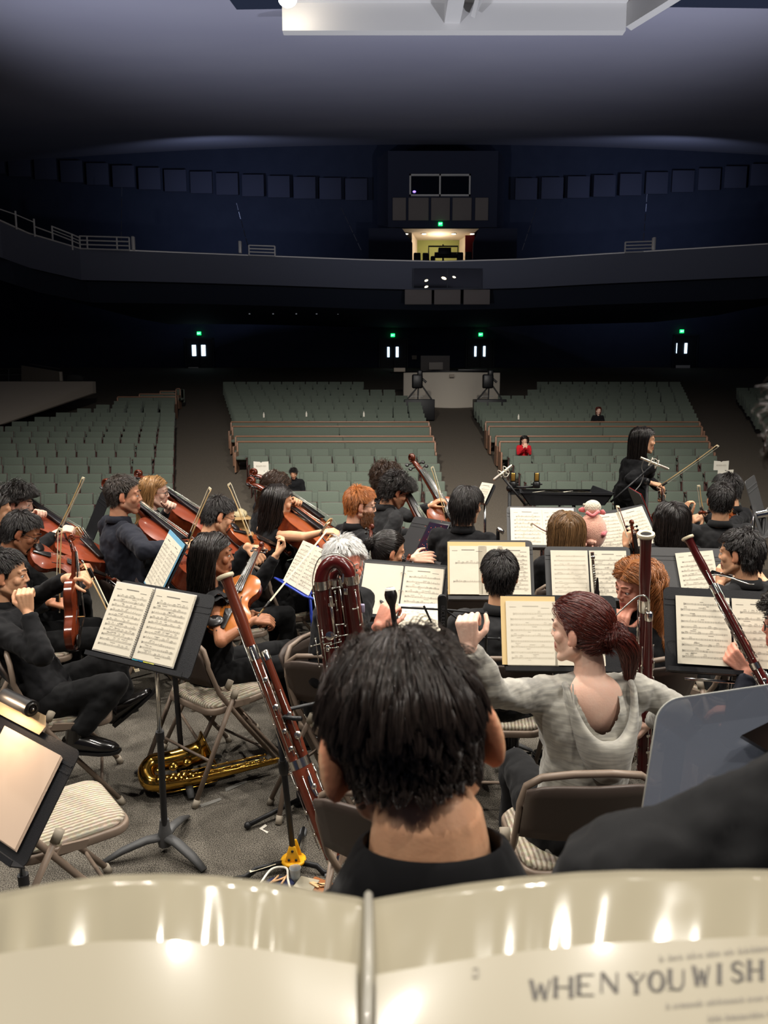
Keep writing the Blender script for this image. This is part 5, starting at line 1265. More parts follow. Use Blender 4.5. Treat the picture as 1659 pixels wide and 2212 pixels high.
P18=person('woman with shoulder-length blonde hair and glasses in profile behind a red cello',W(334,1064,5.9),80,4,0,byaw=66,skin='pale',hairc='blonde',fem=True,glasses=True,vox=.0055,s=1.03,hair=H_long(N=3600,L=.24,curl=(.007,6)),arms={'L':dict(w=W(362,1100,5.7),fd=(.5,-.5,.6),n=(.3,.4,.8),curl=.9),'R':dict()})
P19=person('woman with curly dark hair pinned up in profile, bowing a cello by the picture edge',W(38,1088,5.3),84,10,0,byaw=66,skin='pale',hairc='dark',fem=True,vox=.0055,hair=H_curly(N=3200,L=.10,vol=.02,cr=.010,fr=14),arms={'L':dict(w=W(72,1118,5.15),fd=(.7,-.3,.6),n=(.2,.2,.9),curl=.9),'R':dict(w=W(118,1152,4.9),e=W(80,1190,4.75),fd=(.8,.1,.3),n=(-.1,-.5,.9),curl=.8)})
P20=person('person with shoulder-length dark hair seen from behind at the picture edge',W(-12,1105,4.85),60,6,0,skin='asian',hairc='dark',vox=.006,eyes=False,hair=H_long(N=3000,L=.24,curl=(.004,4)))
P21=person('black-haired violinist with glasses looking down over his red violin',W(48,1152,4.5),76,26,-6,byaw=66,skin='brown',glasses=True,vox=.0048,hair=Hs(4000,L=.046,vol=.010),arms={'R':dict(w=W(108,1300,4.1),e=W(60,1320,4.1),fd=(.9,.1,-.2),n=(0,-.4,.9),curl=.8),'L':dict(w=W(188,1262,4.55),e=W(140,1300,4.5),fd=(.3,.1,.9),n=(.8,.2,.1),curl=.9)})
P22=person('man in black jacket with fist at his chin, violin held upright on his knee',W(12,1242,3.7),74,6,0,byaw=70,skin='asian',vox=.0042,lean=.02,hair=Hs(4000,L=.04,vol=.009),arms={'R':dict(w=W(60,1322,3.45),e=W(92,1418,3.35),fd=(-.1,.0,1),n=(.15,-.95,0),curls=(1.3,1.35,1.35,1.35),thumb=1.0),'L':dict(w=W(146,1248,3.75),e=W(60,1300,3.85),fd=(.9,0,.1),n=(-.1,-.35,.9),curl=1.0)},
  legs={'R':dict(k=W(252,1478,3.55),a=W(170,1585,3.45),f=(1,-.05,0)),'L':dict(k=W(246,1420,3.85),a=W(272,1520,3.75),f=(.65,.1,.55))},hip=(-1.68,3.6,.53))
P23=person('woman in black standing on the podium in profile with a violin bow held out',W(1390,952,6.9),86,2,0,byaw=70,skin='asian',fem=True,stand=True,vox=.0055,s=1.0,hair=H_long(N=3800,L=.34,curl=(.003,3),vol=.010),arms={'R':dict(w=W(1408,1044,6.65),e=W(1358,1036,6.7),fd=(.95,-.05,-.25),n=(0,-.35,.9),curl=.5),'L':dict(w=W(1424,1056,7.0),e=W(1410,1042,7.1),fd=(.5,0,-.8),n=(.8,0,.3),curl=.9)},neck_open=1,collar=True,hip=(2.22,6.84,1.13))
P24=person('woman with long light-brown hair seen from behind beside the pink plush toy',W(1222,1146,4.9),2,4,0,skin='fair',hairc='lightbrown',fem=True,vox=.006,eyes=False,hair=H_long(N=4200,L=.33,curl=(.005,4),part=.004))
P25=person('woman with straight dark hair seen from behind, violin scroll raised beside her',W(1448,1126,4.9),-6,6,0,skin='asian',fem=True,vox=.0055,eyes=False,hair=H_long(N=4200,L=.31,curl=(.005,4)),arms={'L':dict(w=W(1352,1178,4.75),e=W(1390,1240,4.75),fd=(.15,.2,.9),n=(-.8,-.5,.1),curl=.9),'R':dict()})
P26=person('broad man with neat black hair and dark grey shirt seen from behind',W(1557,1082,5.15),18,4,0,byaw=4,skin='asian',shirt=CL_char,vox=.0055,eyes=False,width=1.12,hair=Hs(3600,L=.03,vol=.006))
P27=person('black-haired violinist hidden behind the broad man, violin pointing outward',W(1568,1058,6.0),-62,10,8,byaw=-30,skin='asian',vox=.006,eyes=False,hair=Hs(3200,L=.045,vol=.009),arms={'L':dict(w=W(1490,1118,5.75),fd=(-.3,.1,.8),n=(-.8,0,0),curl=.9),'R':dict(w=W(1524,1112,5.6),e=W(1560,1150,5.5),fd=(-.6,.2,-.3),n=(0,-.5,.8),curl=.8)})
P28=person('man with wavy black hair lifting a flute to his lips, dark shirt, over the shoulder',W(1598,1196,3.9),-46,6,0,byaw=-18,skin='asian',shirt=CL_char,vox=.0045,width=1.08,hair=[dict(N=4800,L=.034,style='whorl',vol=.006,lift=.1,grav=.4,cap=.005,clump=.4,nclump=200,rad=.0010,npt=10,curl=(.002,14),face=True,stiff=.5)],arms={'L':dict(w=W(1556,1262,4.1),fd=(.2,.2,.8),n=(-.6,-.6,0),curl=1.0),'R':dict(w=W(1650,1255,4.3),fd=(-.5,.3,.6),n=(.3,-.6,.6),curl=1.0)})
P29=person('man with curly dark hair and glasses at the picture edge, blue-grey shirt',W(1712,1352,2.85),-52,8,0,byaw=-30,skin='rosy',hairc='dark',shirt=CL_slate,glasses=True,vox=.0045,ruddy=.4,hair=H_curly(N=4200,L=.06,vol=.018,cr=.007,fr=30),arms={'L':dict(w=W(1615,1450,2.95),fd=(-.5,.4,.5),n=(-.4,-.8,0),curl=1.0),'R':dict()},hip=None)
# audience
def aud(px,py,Y,**k):
    h=W(px,py,Y); zf=zfl(Y); return person(head=h,yaw=180,byaw=180,hip=(h.x,h.y+.12,max(zf+.5,h.z-.72)),vox=.009,cvox=.014,group='listeners in the hall',legs={kk:dict(k=(h.x-s*.12,h.y-.35,zf+.5),a=(h.x-s*.12,h.y-.36,zf+.1)) for kk,s in(('R',1),('L',-1))},**k)
aud(634,1023,17.5,label='boy with black hair in a black zip shirt slumped in a theatre seat',pitch=26,skin='olive',hair=Hs(1500,L=.07,vol=.014,cap=.01))
aud(1133,951,21.1,label='girl with long dark hair in a red jacket looking at a phone',pitch=22,skin='fair',fem=True,shirt=cloth('red_jacket_cloth',(196,30,40)),hair=H_long(N=1500,L=.34),arms={'R':dict(w=W(1132,966,20.8),fd=(.2,0,.9),n=(0,-1,0),curl=1.0),'L':dict(w=W(1137,966,20.8),fd=(-.2,0,.9),n=(0,-1,0),curl=1.0)})
aud(1293,887,26.0,label='person with reddish hair and black jacket sitting far up the hall',pitch=8,skin='pale',hairc='auburn',fem=True,hair=H_long(N=1200,L=.16))
# struct: podium and player's riser
m=MB(); m.box((2.25,6.9,.11),(1.1,1.0,.22)); tag(m.build('podium',mat('podium_carpet',(44,42,42),.95),bevel=.01),'low black carpeted podium under the standing woman','podium')
m=MB(); m.box((.9,-.75,.12),(2.6,2.2,.24)); struct(m.build('floor_riser',M_carpet,smooth=0))
# ---------------------------------------------------------------- chairs under and beside the players
def chair_feet(front,rear,side,lab):
    """front/rear foot pixels of one side; side=+1 if that is the sitter's right side"""
    F=onz(*front); Q=onz(*rear); f=(F-Q); f.z=0; f.normalize(); r=V((f.y,-f.x,0)); c=(F+Q)/2-r*side*.228+f*.025; return chair(c.x,c.y,math.degrees(math.atan2(f.x,f.y)),lab)
chair_feet((592,1662),(438,1736),1,'empty tan folding chair with striped seat beside the propped bassoon')
q=W(1270,1668,2.27); chair(q.x+.0,q.y+.21,-3,'folding chair under the woman in the grey hooded sweater')
q=onz(790,1960,0); q=W(1108,1420,3.32); chair(q.x-.03,q.y+.22,2,'folding chair under the man facing the taped pages')
def chair_pivot(px,py,side,yaw,lab):
    q=onz(px,py,.505); f=yawvec(yaw); r=V((f.y,-f.x,0)); c=q-r*side*.235+f*.045; return chair(c.x,c.y,yaw,lab)
chair_pivot(124,1806,1,52,'empty folding chair with striped seat, half hidden by the lamp-lit stand')
chair_pivot(725,1822,-1,22,'folding chair just past the bare-naped man, beside the yellow-hubbed stand')
chair_pivot(642,1514,-1,16,'folding chair between the propped bassoon and the bare-naped man')
def under(P,yaw,lab,dx=0,dy=0):
    h=P['hip']; c=h+yawvec(yaw)*.08; return chair(c.x+dx,c.y+dy,yaw,lab)
under(P5,-22,'folding chair under the person with long blond curls')
under(P16,62,'folding chair under the woman with ruffled sleeves')
under(P17,52,'folding chair under the man in the slate shirt')
under(P22,70,'folding chair under the man with fist at his chin')
under(P21,66,'folding chair under the violinist in glasses by the picture edge')
under(P15,62,'folding chair under the violinist whose bow points up')
under(P13,55,'folding chair under the sleeveless cellist')
under(P8,60,'folding chair under the red-bearded man')
under(P28,-18,'folding chair with striped seat under the flute player')
under(P4,4,'x') if 0 else None
under(P6,120,'folding chair under the white-haired man')
under(P7,30,'folding chair under the woman bent low')
under(P11,25,'folding chair under the bowl-cut man by the aisle')
under(P24,2,'folding chair under the woman with light-brown hair')
under(P25,-6,'folding chair under the woman with straight dark hair')
under(P26,4,'folding chair under the broad man')
under(P29,-30,'folding chair under the man in the blue-grey shirt')
under(P18,66,'folding chair under the blonde cellist'); under(P19,66,'folding chair under the cellist with pinned-up curls'); under(P9,62,'folding chair under the man looking at a phone'); under(P10,60,'folding chair under the brown-curled player'); under(P14,62,'folding chair under the wavy-haired player'); under(P20,60,'folding chair at the picture edge under the dark-haired player'); under(P27,-30,'folding chair under the hidden violinist')
# ---------------------------------------------------------------- strings
def cello(lab,scroll,along,up,top=M_viored):
    a=W(*scroll); d=(W(*along)-a).normalized(); a2=a+d*1.135
    return fiddle('cello',lab,'cello',.755,frame(a2,-d,up),top=top,rib=.117,chin=False,endpin=.34,group='cellos')
cello('glossy red cello held by the man in the slate shirt',(234,1066,5.3),(400,1212,4.95),(.6,-.2,.55))
cello('red cello of the blonde woman, half behind the slate-shirted man',(303,1042,6.2),(440,1150,5.9),(.6,-.2,.55))
cello('red cello of the woman with pinned-up curls, by the picture edge',(30,1085,5.5),(178,1205,4.95),(.6,-.25,.55))
cello('brown cello of the sleeveless woman, scroll behind her head',(545,1060,5.6),(690,1182,5.2),(.6,-.2,.55),M_vio)
cello('brown cello with scroll over the wavy-haired player',(551,1038,6.5),(680,1142,6.2),(.6,-.2,.55),M_vio)
cello('amber-brown cello with tall bare scroll against the green seats',(893,1006,6.5),(958,1112,6.25),(.35,-.8,.3),M_vio)
cello('dark red cello in front of the curly black-haired man',(858,1058,6.0),(905,1148,5.75),(.5,-.7,.35))
def vio(lab,scroll,tail,up,L=.355,**k):
    s=W(*scroll); t=W(*tail); return fiddle('violin' if L<.38 else 'viola',lab,'violin' if L<.38 else 'viola',L,frame(t,s-t,up),group='violins and violas',**k)
vio('shiny red violin under the chin of the violinist by the picture edge',(226,1250,4.75),(62,1196,4.45),(.1,-.55,.85),top=M_viored)
vio('dark violin standing upright on the knee of the man with fist at chin',(150,1172,3.78),(156,1405,3.62),(1,.25,.1),top=M_violadark)
vio('violin under the chin of the man whose bow points up',(622,1198,5.2),(496,1152,4.8),(.05,-.55,.85))
vio('amber viola standing on the lap of the woman with ruffled sleeves',(552,1212,4.1),(482,1372,3.66),(-.2,-.9,.4),L=.41,top=M_viola)
vio('small amber viola at the chest of the red-bearded man',(799,1150,4.95),(770,1345,4.75),(.6,-.8,.1),L=.40,top=M_viola)
vio('red-brown violin held up by the dark-haired woman, pegs against the sheet music',(1361,1112,4.72),(1380,1310,4.75),(.2,-.9,.2),top=M_viored)
vio('violin held out sideways by the player behind the broad man',(1489,1108,5.45),(1588,1112,5.9),(.1,-.75,.6),top=M_vio)
vio('violin hanging from the hand of the standing woman',(1430,1046,6.85),(1424,1185,6.8),(.2,-.9,.1))
vio('violin on the lap of the woman bent low, scroll just showing',(880,1211,4.5),(842,1330,4.02),(.3,-.5,.7))
bow('violin_bow','pale bow raised steeply by the cellist with pinned-up curls',W(122,1152,4.85),W(178,1031,4.8),(.6,-.3,.2))
bow('violin_bow','bow held upright by the violinist at the picture edge',W(129,1312,4.1),W(134,1143,4.1),(-1,0,.1))
bow('violin_bow','bow slanting down from the hand of the man with fist at chin',W(183,1222,3.7),W(292,1450,3.62),(.7,0,.5))
bow('cello_bow','bow rising from the hand of the man in the slate shirt',W(408,1172,4.7),W(456,1057,4.7),(-.6,.3,.2))
bow('cello_bow','bow frog reaching past the slate shirt man towards his cello',W(386,1205,4.72),W(424,1192,5.2),(0,-1,0)) if 0 else None
bow('violin_bow','bow pointing straight up against the aisle beside the glasses-wearing violinist',W(545,1182,4.5),W(492,1047,4.55),(.7,0,.2))
bow('violin_bow','long bow slanting up from the hands of the woman with ruffled sleeves',W(564,1322,3.7),W(703,1150,4.1),(.5,.2,.6))
bow('cello_bow','bow of the sleeveless cellist ending at her outstretched hand',W(695,1152,4.95),W(712,1128,4.4),(0,-1,.2))
bow('violin_bow','bow standing upright in front of the amber-brown cello',W(964,1126,6.0),W(931,1010,6.05),(.6,-.2,.1))
bow('violin_bow','long bow held out level by the standing woman towards the placard seats',W(1424,1050,6.6),W(1549,961,6.5),(.2,-.3,-.9))
bow('violin_bow','dark bow lying across the open pages beside the light-brown haired woman',W(1200,1158,4.85),W(1149,1130,5.0),(.4,-.3,-.9),stick=M_bowdark)
bow('violin_bow','dark bow held upright beside the raised violin scroll',W(1374,1196,4.7),W(1337,1094,4.85),(-.7,-.2,.1),stick=M_bowdark)
bow('violin_bow','pale bow standing up behind the broad man',W(1521,1112,5.65),W(1512,1049,5.6),(-.8,-.1,.1))
# ---------------------------------------------------------------- bassoons
def bas(lab,top,bot,wood,spin=0,roll_toward=None,**k):
    a=W(*bot); b=W(*top); z=(b-a).normalized(); x=(V((1,0,0))-z*z.x).normalized(); y=z.cross(x)
    M=basis(a,x,y,z)@Matrix.Rotation(R(spin),4,'Z')@Matrix.Scale((b-a).length/1.345,4); return bassoon(lab,M,wood,group='bassoons',**k)
bas('red-brown bassoon propped on the yellow-hubbed floor stand',(496,1240,2.95),(728,1862,2.68),M_bassoonred,spin=25,bocal=False)
bas('dark maroon bassoon held upright by the woman in the grey sweater',(1400,1158,2.72),(1388,1672,2.95),M_bassoondark,spin=-82,reed=True)
bas('maroon bassoon held slantwise by the man in the blue-grey shirt',(1484,1162,2.95),(1712,1590,2.62),M_bassoon,spin=75)
# contrabassoon
def contra():
    Y0=3.08; q=lambda px,py,Y=Y0: W(px,py,Y)
    r=wthing('contrabassoon','big maroon contrabassoon with folded tubes and silver bands before the white-haired man','contrabassoon',onz(760,1560))
    wd=M_bassoon
    A=q(694,1268); B=q(758,1262)
    def arc(A,B,rad,h,n=14): 
        c=(A+B)/2; u=(A-B)/2; up=(UP*1.0+V((0,0,.3))).normalized(); up=(up-u.normalized()*up.dot(u.normalized())).normalized()
        return [c+u*math.cos(math.pi*i/n)+up*h*math.sin(math.pi*i/n) for i in range(n+1)]
    m=MB(); m.tube(arc(A,B,0,.098),.0285,18,flat=(0,1,0)); m.build('upper_bend',wd,r,180)
    m=MB(); m.tube(arc(q(722,1256,3.15),q(748,1254,3.15),0,.045),.02,14,flat=(0,1,0)); m.build('inner_bend',wd,r,180)
    for nm,a,b,rd in(('outer_tube',(694,1262,3.08),(716,1475,3.12),.0285),('outer_tube',(758,1258,3.08),(786,1470,3.12),.030),('middle_tube',(722,1256,3.13),(745,1480,3.16),.020),('middle_tube',(741,1256,3.15),(766,1480,3.18),.02)):
        m=MB(); m.tube([q(*a),q(*b),q(*b)+ (q(*b)-q(*a))*.55],rd,18); m.build(nm,wd,r,60)
    for a,b,rd in(((694,1254,3.08),(696,1272,3.08),.031),((758,1243,3.08),(760,1261,3.08),.032),((722,1252,3.12),(724,1268,3.12),.023),((738,1250,3.13),(740,1266,3.13),.022)):
        m=MB(); m.tube([q(*a),q(*b)],rd,18); m.build('silver_band',M_silver,r,60)
    # guard wire over the bend, long rods, keys
    m=MB(); m.tube(catmull([q(677,1285,3.05),q(676,1245,3.04),q(690,1206,3.03),q(720,1195,3.02),q(738,1200,3.02),q(765,1222,3.03),q(768,1262,3.05)],5),.0022,6); m.build('guard_wire',M_silver,r,180)
    m=MB(); m.tube(catmull([q(716,1234,3.1),q(730,1224,3.08),q(741,1236,3.07),q(740,1262,3.05)],5),.005,8); m.build('crook_tube',M_silver,r,180)
    rods=[((677,1282),(697,1420)),((681,1380),(690,1440)),((734,1270),(746,1352)),((767,1275),(778,1350)),((714,1300),(724,1375)),((723,1278),(728,1318)),((727,1350),(733,1382)),((695,1362),(706,1440))]
    for i,(a,b) in enumerate(rods):
        m=MB(); A=q(a[0],a[1],3.03);B=q(b[0],b[1],3.05); m.tube([A,B],.0023 if i!=4 else .0055,8)
        for t in(0,.5,1): p=A.lerp(B,t); m.ell(p,.0048,None,8,6); m.tube([p,p+V((0.004,.02,0))],.002,5)
        m.build('key_rod',M_silver,r,180)
    m=MB(); m.box(q(716,1307,3.04),(.026,.006,.012)); m.box(q(747,1278,3.05),(.016,.006,.026)); m.tube([q(714,1288,3.03),q(717,1310,3.03)],.0075,10); m.build('rod_guide',M_silver,r,bevel=.002)
    for px,py,rd in((713,1373,.0185),(708,1397,.009),(708,1404,.008),(726,1374,.007),(698,1386,.006)):
        m=MB(); m.lathe([(rd*.8,0),(rd,.003),(rd,.006),(rd*.6,.009),(rd*.15,.0085)],18,q(px,py,3.03),(0,-1,.1)); m.build('key_cup',M_silver,r,60)
    for a,b in(((727,1350),(742,1348)),((718,1271),(733,1268)),((763,1316),(773,1314)),((697,1378),(712,1374)),((727,1375),(750,1371)),((700,1392),(715,1388)),((672,1396),(691,1391)),((715,1392),(736,1386)),((712,1400),(730,1398))):
        m=MB(); m.tube([q(a[0],a[1],3.03),q(b[0],b[1],3.03)],.0024,6); m.ell(q(a[0],a[1],3.03),.005,None,8,6); m.ell(q(b[0],b[1],3.03),.004,None,8,6); m.build('key_lever',M_silver,r,180)
    m=MB(); m.box(q(783,1314,3.1),(.018,.02,.036)); m.build('thumb_rest_tag',mat('lilac_tag',(176,168,196),.5),r,bevel=.004)
    m=MB(); e=q(752,1500,3.14); m.tube([q(780,1510,3.15),onz(800,1560)],.006,8); m.build('endpin',M_steel,r,180)
contra()
# english horn
r=wthing('english_horn','black english horn bell with white rim held up above the dark-haired head','english horn',W(846,1330,3.05))
a=W(852,1345,3.02); b=W(842,1268,3.05); ax=(b-a)
L=ax.length
m=MB(); m.lathe([(.010,-.3),(.0105,0),(.011,L*.38),(.0135,L*.48),(.021,L*.6),(.0265,L*.71),(.0268,L*.80),(.0225,L*.90)],20,a,ax); m.build('bell',M_ebony,r,60)
m=MB(); m.lathe([(.0218,L*.89),(.0222,L*.91),(.0195,L*.97),(.0175,L*.99),(.015,L*.99)],20,a,ax); m.build('rim_ring',mat('white_ring',(240,238,230),.3),r,60)
m=MB(); m.lathe([(.0158,L*.992),(.0005,L*.993)],16,a,ax); m.build('bore',mat('bore_black',(3,3,3),.9),r,0)
bow('reed_pencil','x',(0,0,0),(0,0,1),(1,0,0)) if 0 else None
# sax on the floor
def sax():
    q=lambda px,py,z=.05: onz(px,py,z)
    r=wthing('saxophone','gold lacquered saxophone lying on the floor under the empty chair','saxophone',q(430,1680,0))
    body=catmull([q(598,1643,.07),q(520,1660,.07),q(430,1680,.07),q(352,1692,.075)],6); n=len(body)
    m=MB(); m.tube(body,[.013+.026*i/(n-1) for i in range(n)],16); m.build('body_tube',M_brass,r,180)
    bowp=catmull([q(352,1692,.075),q(325,1690,.085),q(316,1668,.11),q(330,1648,.13),q(355,1645,.135)],6); n2=len(bowp)
    m=MB(); m.tube(bowp,[.039+.008*i/(n2-1) for i in range(n2)],16); m.build('bow_tube',M_brass,r,180)
    bell=catmull([q(355,1645,.135),q(390,1638,.14),q(425,1628,.15),q(448,1616,.17)],6); n3=len(bell)
    m=MB(); rings=m.tube(bell,[.047+.018*(i/(n3-1))+.03*max(0,(i/(n3-1)-.75)/.25)**2 for i in range(n3)],20,caps=False); m.build('bell',M_brass,r,180)
    ax=(bell[-1]-bell[-2]).normalized()
    m=MB(); m.lathe([(.092,0),(.097,.004),(.094,.009),(.088,.006)],24,bell[-1],ax); m.build('bell_rim',M_brass,r,180)
    rr=random.Random(5)
    for i in range(17):
        t=i/16.0; p=body[int(t*(n-1))]; rd=.010+.012*t; up=V((rr.uniform(-.3,.3),-.55,.8)).normalized(); o=p+up*(.016+.026*t+.008)
        m=MB(); m.lathe([(rd*.85,-.006),(rd,-.003),(rd,.001),(rd*.7,.004),(rd*.25,.007)],12,o,up); m.tube([o,o+V((.05,.012,0))],.0025,5); m.build('key_cup',M_brass,r,60)
    for z,dy in((.11,-.03),(.095,-.045),(.12,.0),(.10,.03)):
        m=MB(); P=[p+V((0,dy,z-.07)) for p in body[2:-3]]; m.tube(P[:len(P)*2//3] if dy>0 else P,.0028,6)
        for p in P[::3]: m.ell(p,.0055,None,8,6)
        m.build('key_rod',M_brass,r,180)
    m=MB(); m.tube(catmull([q(320,1705,.03),q(360,1712,.035),q(420,1700,.035),q(470,1686,.04)],4),.004,6); m.build('guard_rod',M_brass,r,180)
    for px,py in((345,1662),(375,1655),(405,1645)):
        m=MB(); o=q(px,py,.19); m.lathe([(.02,-.01),(.024,0),(.02,.006),(.006,.009)],14,o,(0,-.5,.85)); m.build('low_key_cup',M_brass,r,60)
sax()
# ---------------------------------------------------------------- floor stand with yellow hub (bassoon rest)
def hubstand():
    r=wthing('instrument_stand','black floor stand with yellow plastic hub carrying the propped bassoon','instrument stand',onz(632,1852))
    hub=onz(634,1858,.04); top=W(603,1572,2.80)
    m=MB(); m.tube([hub+V((0,0,.02)),top],.0125,12); m.build('post',M_black,r,180)
    m=MB(); c=hub.lerp(top,.72); ax=top-hub; m.lathe([(.017,-.03),(.02,-.02),(.02,.02),(.016,.03)],12,c,ax); m.lathe([(.018,0),(.014,.04)],12,c,ax); m.build('collar',M_blackp,r)
    m=MB(); m.tube([top,top+V((.0,0,.03)),top+V((.025,.0,.045)),top+V((.06,-.015,.045)),top+V((.09,-.03,.05))],.0095,10); m.tube([top+V((.02,0,.03)),top+V((.03,.06,.05)),top+V((.14,.06,.075))],.008,8); m.build('cradle',M_rubber if 0 else M_blackp,r,180)
    m=MB(); 
    for s in(-1,1): m.prism([(hub.x-.035,hub.y+s*.022,.045),(hub.x+.035,hub.y+s*.022,.045),(hub.x+.012,hub.y+s*.022,.12),(hub.x-.012,hub.y+s*.022,.12)],(0,s*.008,0))
    m.lathe([(.052,.035),(.055,.045),(.05,.05)],20,(hub.x,hub.y,0)); m.build('hub',M_yellow,r,bevel=.003)
    m=MB()
    for dx,z in((0,.1),(-.015,.06),(.015,.06)): m.ell((hub.x+dx,hub.y-.032,z),(.006,.004,.006),None,10,6)
    m.build('screw',M_blackp,r,180)
    for i,(px,py) in enumerate(((503,1900),(716,1888),(656,1790))):
        e=onz(px,py,.012); d=e-hub; mid=hub+d*.62+V((0,0,.012))
        m=MB(); m.tube([hub+d*.1+V((0,0,.0)),mid,hub+d*.8+V((0,0,-.008)),e],[(.013,.009)]*4,10,flat=(0,0,1)); m.build('leg',M_black,r,180)
        m=MB(); m.tube([hub+d*.86+V((0,0,-.012)),e+V((0,0,-.003))],[(.012,.016)]*2,10,flat=(0,0,1)); m.build('foot_cap',mat('grey_foot_cap',(120,122,124),.5),r,180)
    m=MB(); a=hub+(onz(503,1900,.012)-hub)*.3; d=(onz(503,1900,.012)-hub); u=d.normalized(); m.tube([a+V((0,-.003,.013)),a+u*.11+V((0,-.003,.0145))],[(.0015,.008)]*2,4,flat=(0,0,1)); m.build('brand_strip',M_ivory,r,0)
hubstand()
# second tripod behind it (black legs with rubber ends)
r=wthing('tripod_base','black tripod base on the floor behind the yellow-hubbed stand','stand base',onz(650,1730))
for a,b in(((535,1783),(655,1722)),((655,1722),(700,1700)),((640,1735),(668,1722))):
    m=MB(); m.tube([onz(*a,.02),onz(*b,.05)],.011,10); m.ell(onz(*a,.02),.017); m.build('leg',M_black,r,180)
m=MB(); m.lathe([(.03,-.02),(.035,.03),(.02,.08)],14,onz(655,1722,.05)); m.build('hub',M_blackp,r)
# cup, cases, tape on the floor
r=wthing('plastic_cup','small frosted clear plastic cup of water on the floor','cup',onz(638,1905))
q=onz(638,1905)
m=MB(); m.lathe([(.017,0),(.0235,.062),(.025,.064),(.022,.062),(.0165,.003)],20,q); m.build('cup_wall',mat('frosted_plastic',(216,220,220),.3,trans=.5,alpha=.75),r,60)
m=MB(); m.lathe([(.016,.004),(.0185,.024),(.0,.0245)],20,q); m.build('water',mat('water_in_cup',(206,214,212),.1,trans=.7),r,60)
M_blueclo=mat('navy_cloth',(28,36,70),.9)
r=wthing('reed_case','navy zip reed case with white cord lying open by the cup','case',onz(604,1915))
q=onz(604,1915); 
m=MB(); m.ell((q.x,q.y,.014),(.062,.04,.014),None,16,8); m.build('case_body',M_blueclo,r,180)
m=MB(); m.tube(catmull([(q.x-.08,q.y-.02,.02),(q.x-.04,q.y+.055,.04),(q.x+.02,q.y+.06,.042),(q.x+.035,q.y-.0,.03),(q.x+.05,q.y-.04,.01)],6),.005,8); m.build('cord',M_white,r,180)
for dx,rot in((-.02,20),(.0,-10),(.02,35)):
    m=MB(); M2=Matrix.Translation((q.x+dx,q.y-.005,.034))@Matrix.Rotation(R(40+rot),4,'Z'); m.M=M2; m.tube([(-.028,0,0),(0,0,0),(.028,0,0)],[(.005,.005),(.004,.004),(.007,.0015)],8); m.build('reed',mat('cane_reed2',(214,170,124),.6),r,180)
small2=lambda name,lab,cat,c,d,mm,yaw=0,bv=.003: tag((lambda m:(m.box((0,0,0),d),m.build(name,mm,bevel=bv))[1])(MB()),lab,cat)
def boxat(name,lab,cat,c,d,mm,yaw=0,bv=.003,tilt=None):
    m=MB(); m.M=Matrix.Rotation(R(-yaw),4,'Z'); m.box((0,0,0),d); o=m.build(name,mm,bevel=bv); o.location=c; 
    if tilt: o.rotation_euler=tilt
    return tag(o,lab,cat)
q=onz(662,1918); boxat('plastic_pouch','flat grey translucent pouch on the floor beside the cup','pouch',(q.x,q.y,.012),(.085,.075,.02),mat('grey_pouch',(168,160,140),.4),20)
q=onz(690,1920); r=wthing('leather_case','small brown leather case with wooden reed pieces spilling out','case',q)
m=MB(); m.M=Matrix.Translation((q.x,q.y,.01))@Matrix.Rotation(R(-30),4,'Z'); m.box((0,0,0),(.1,.08,.016)); m.build('case',mat('brown_leather',(150,92,50),.6),r,bevel=.004)
for k in range(5):
    m=MB(); m.M=Matrix.Translation((q.x+.012*k-.02,q.y-.01+.006*(k%2),.024))@Matrix.Rotation(R(-40+14*k),4,'Z'); m.box((0,0,0),(.05,.009,.006)); m.build('reed_blank',mat('pale_reed',(216,176,128),.6),r,bevel=.001)
def tape(lab,pts,mm):
    m=MB(); m.prism([onz(px,py,.0015) for px,py in pts],(0,0,.0006)); tag(m.build('floor_tape',mm,smooth=0),lab,'tape',group='tape marks on the floor')
M_tape=mat('white_floor_tape',(206,200,188),.7); M_tape2=mat('grey_floor_tape',(120,118,112),.7)
tape('white L-shaped tape mark beside the yellow-hubbed stand',[(560,1790),(573,1780),(577,1784),(567,1791),(580,1797),(577,1800)],M_tape)
tape('grey tape strip on the floor below the saxophone bell',[(432,1738),(476,1723),(479,1728),(435,1744)],M_tape2)
tape('grey tape strip on the floor between chair leg and stand post',[(486,1703),(532,1684),(534,1690),(488,1710)],M_tape2)
# ---------------------------------------------------------------- music stands and music
SM='sheet music on stands'
M_faint=mat('faint_print_ink',(198,190,172),.8)
# spiral book
M,r=stand(328,1354,3.0,27,30,'black music stand carrying the open spiral-bound part book',w=.52,h=.34,foot=(onz(358,1838)),roll=-1,pole_yaw=10)
MM=M@Tl(-.045,.008,0)
bk=wthing('spiral_book','open spiral-bound part book of printed music with coloured tabs','music book',MM@V((0,-.15,0)),SM)
for i in(-1,1): sheet(bk,MM@Tl(i*.112,.0,.008),w=.21,h=.29,rows=11,seed=20+i,title=True,fan=3,dense=1.1)
m=MB(); m.box((-.112,.0,.003),(.218,.30,.004)); m.box((.112,0,.003),(.218,.30,.004)); pmesh(MM,bk,'cover',m,M_paper2,0)
m=MB()
for k in range(34):
    y=-.14+.28*k/33; m.tube([(-.008,y,.006),(-.005,y,.013),(0,y,.016),(.005,y,.013),(.008,y,.006)],.0013,5)
pmesh(MM,bk,'spiral_wire',m,M_dullsteel,180)
for k,c in enumerate(((60,170,190),(40,120,180),(225,222,90),(230,226,120))):
    m=MB(); m.box((.02+.03*k,-.148,.005),(.028,.008,.001)); pmesh(MM,bk,'tab',m,mat('tab_%d'%k,c,.5),0)
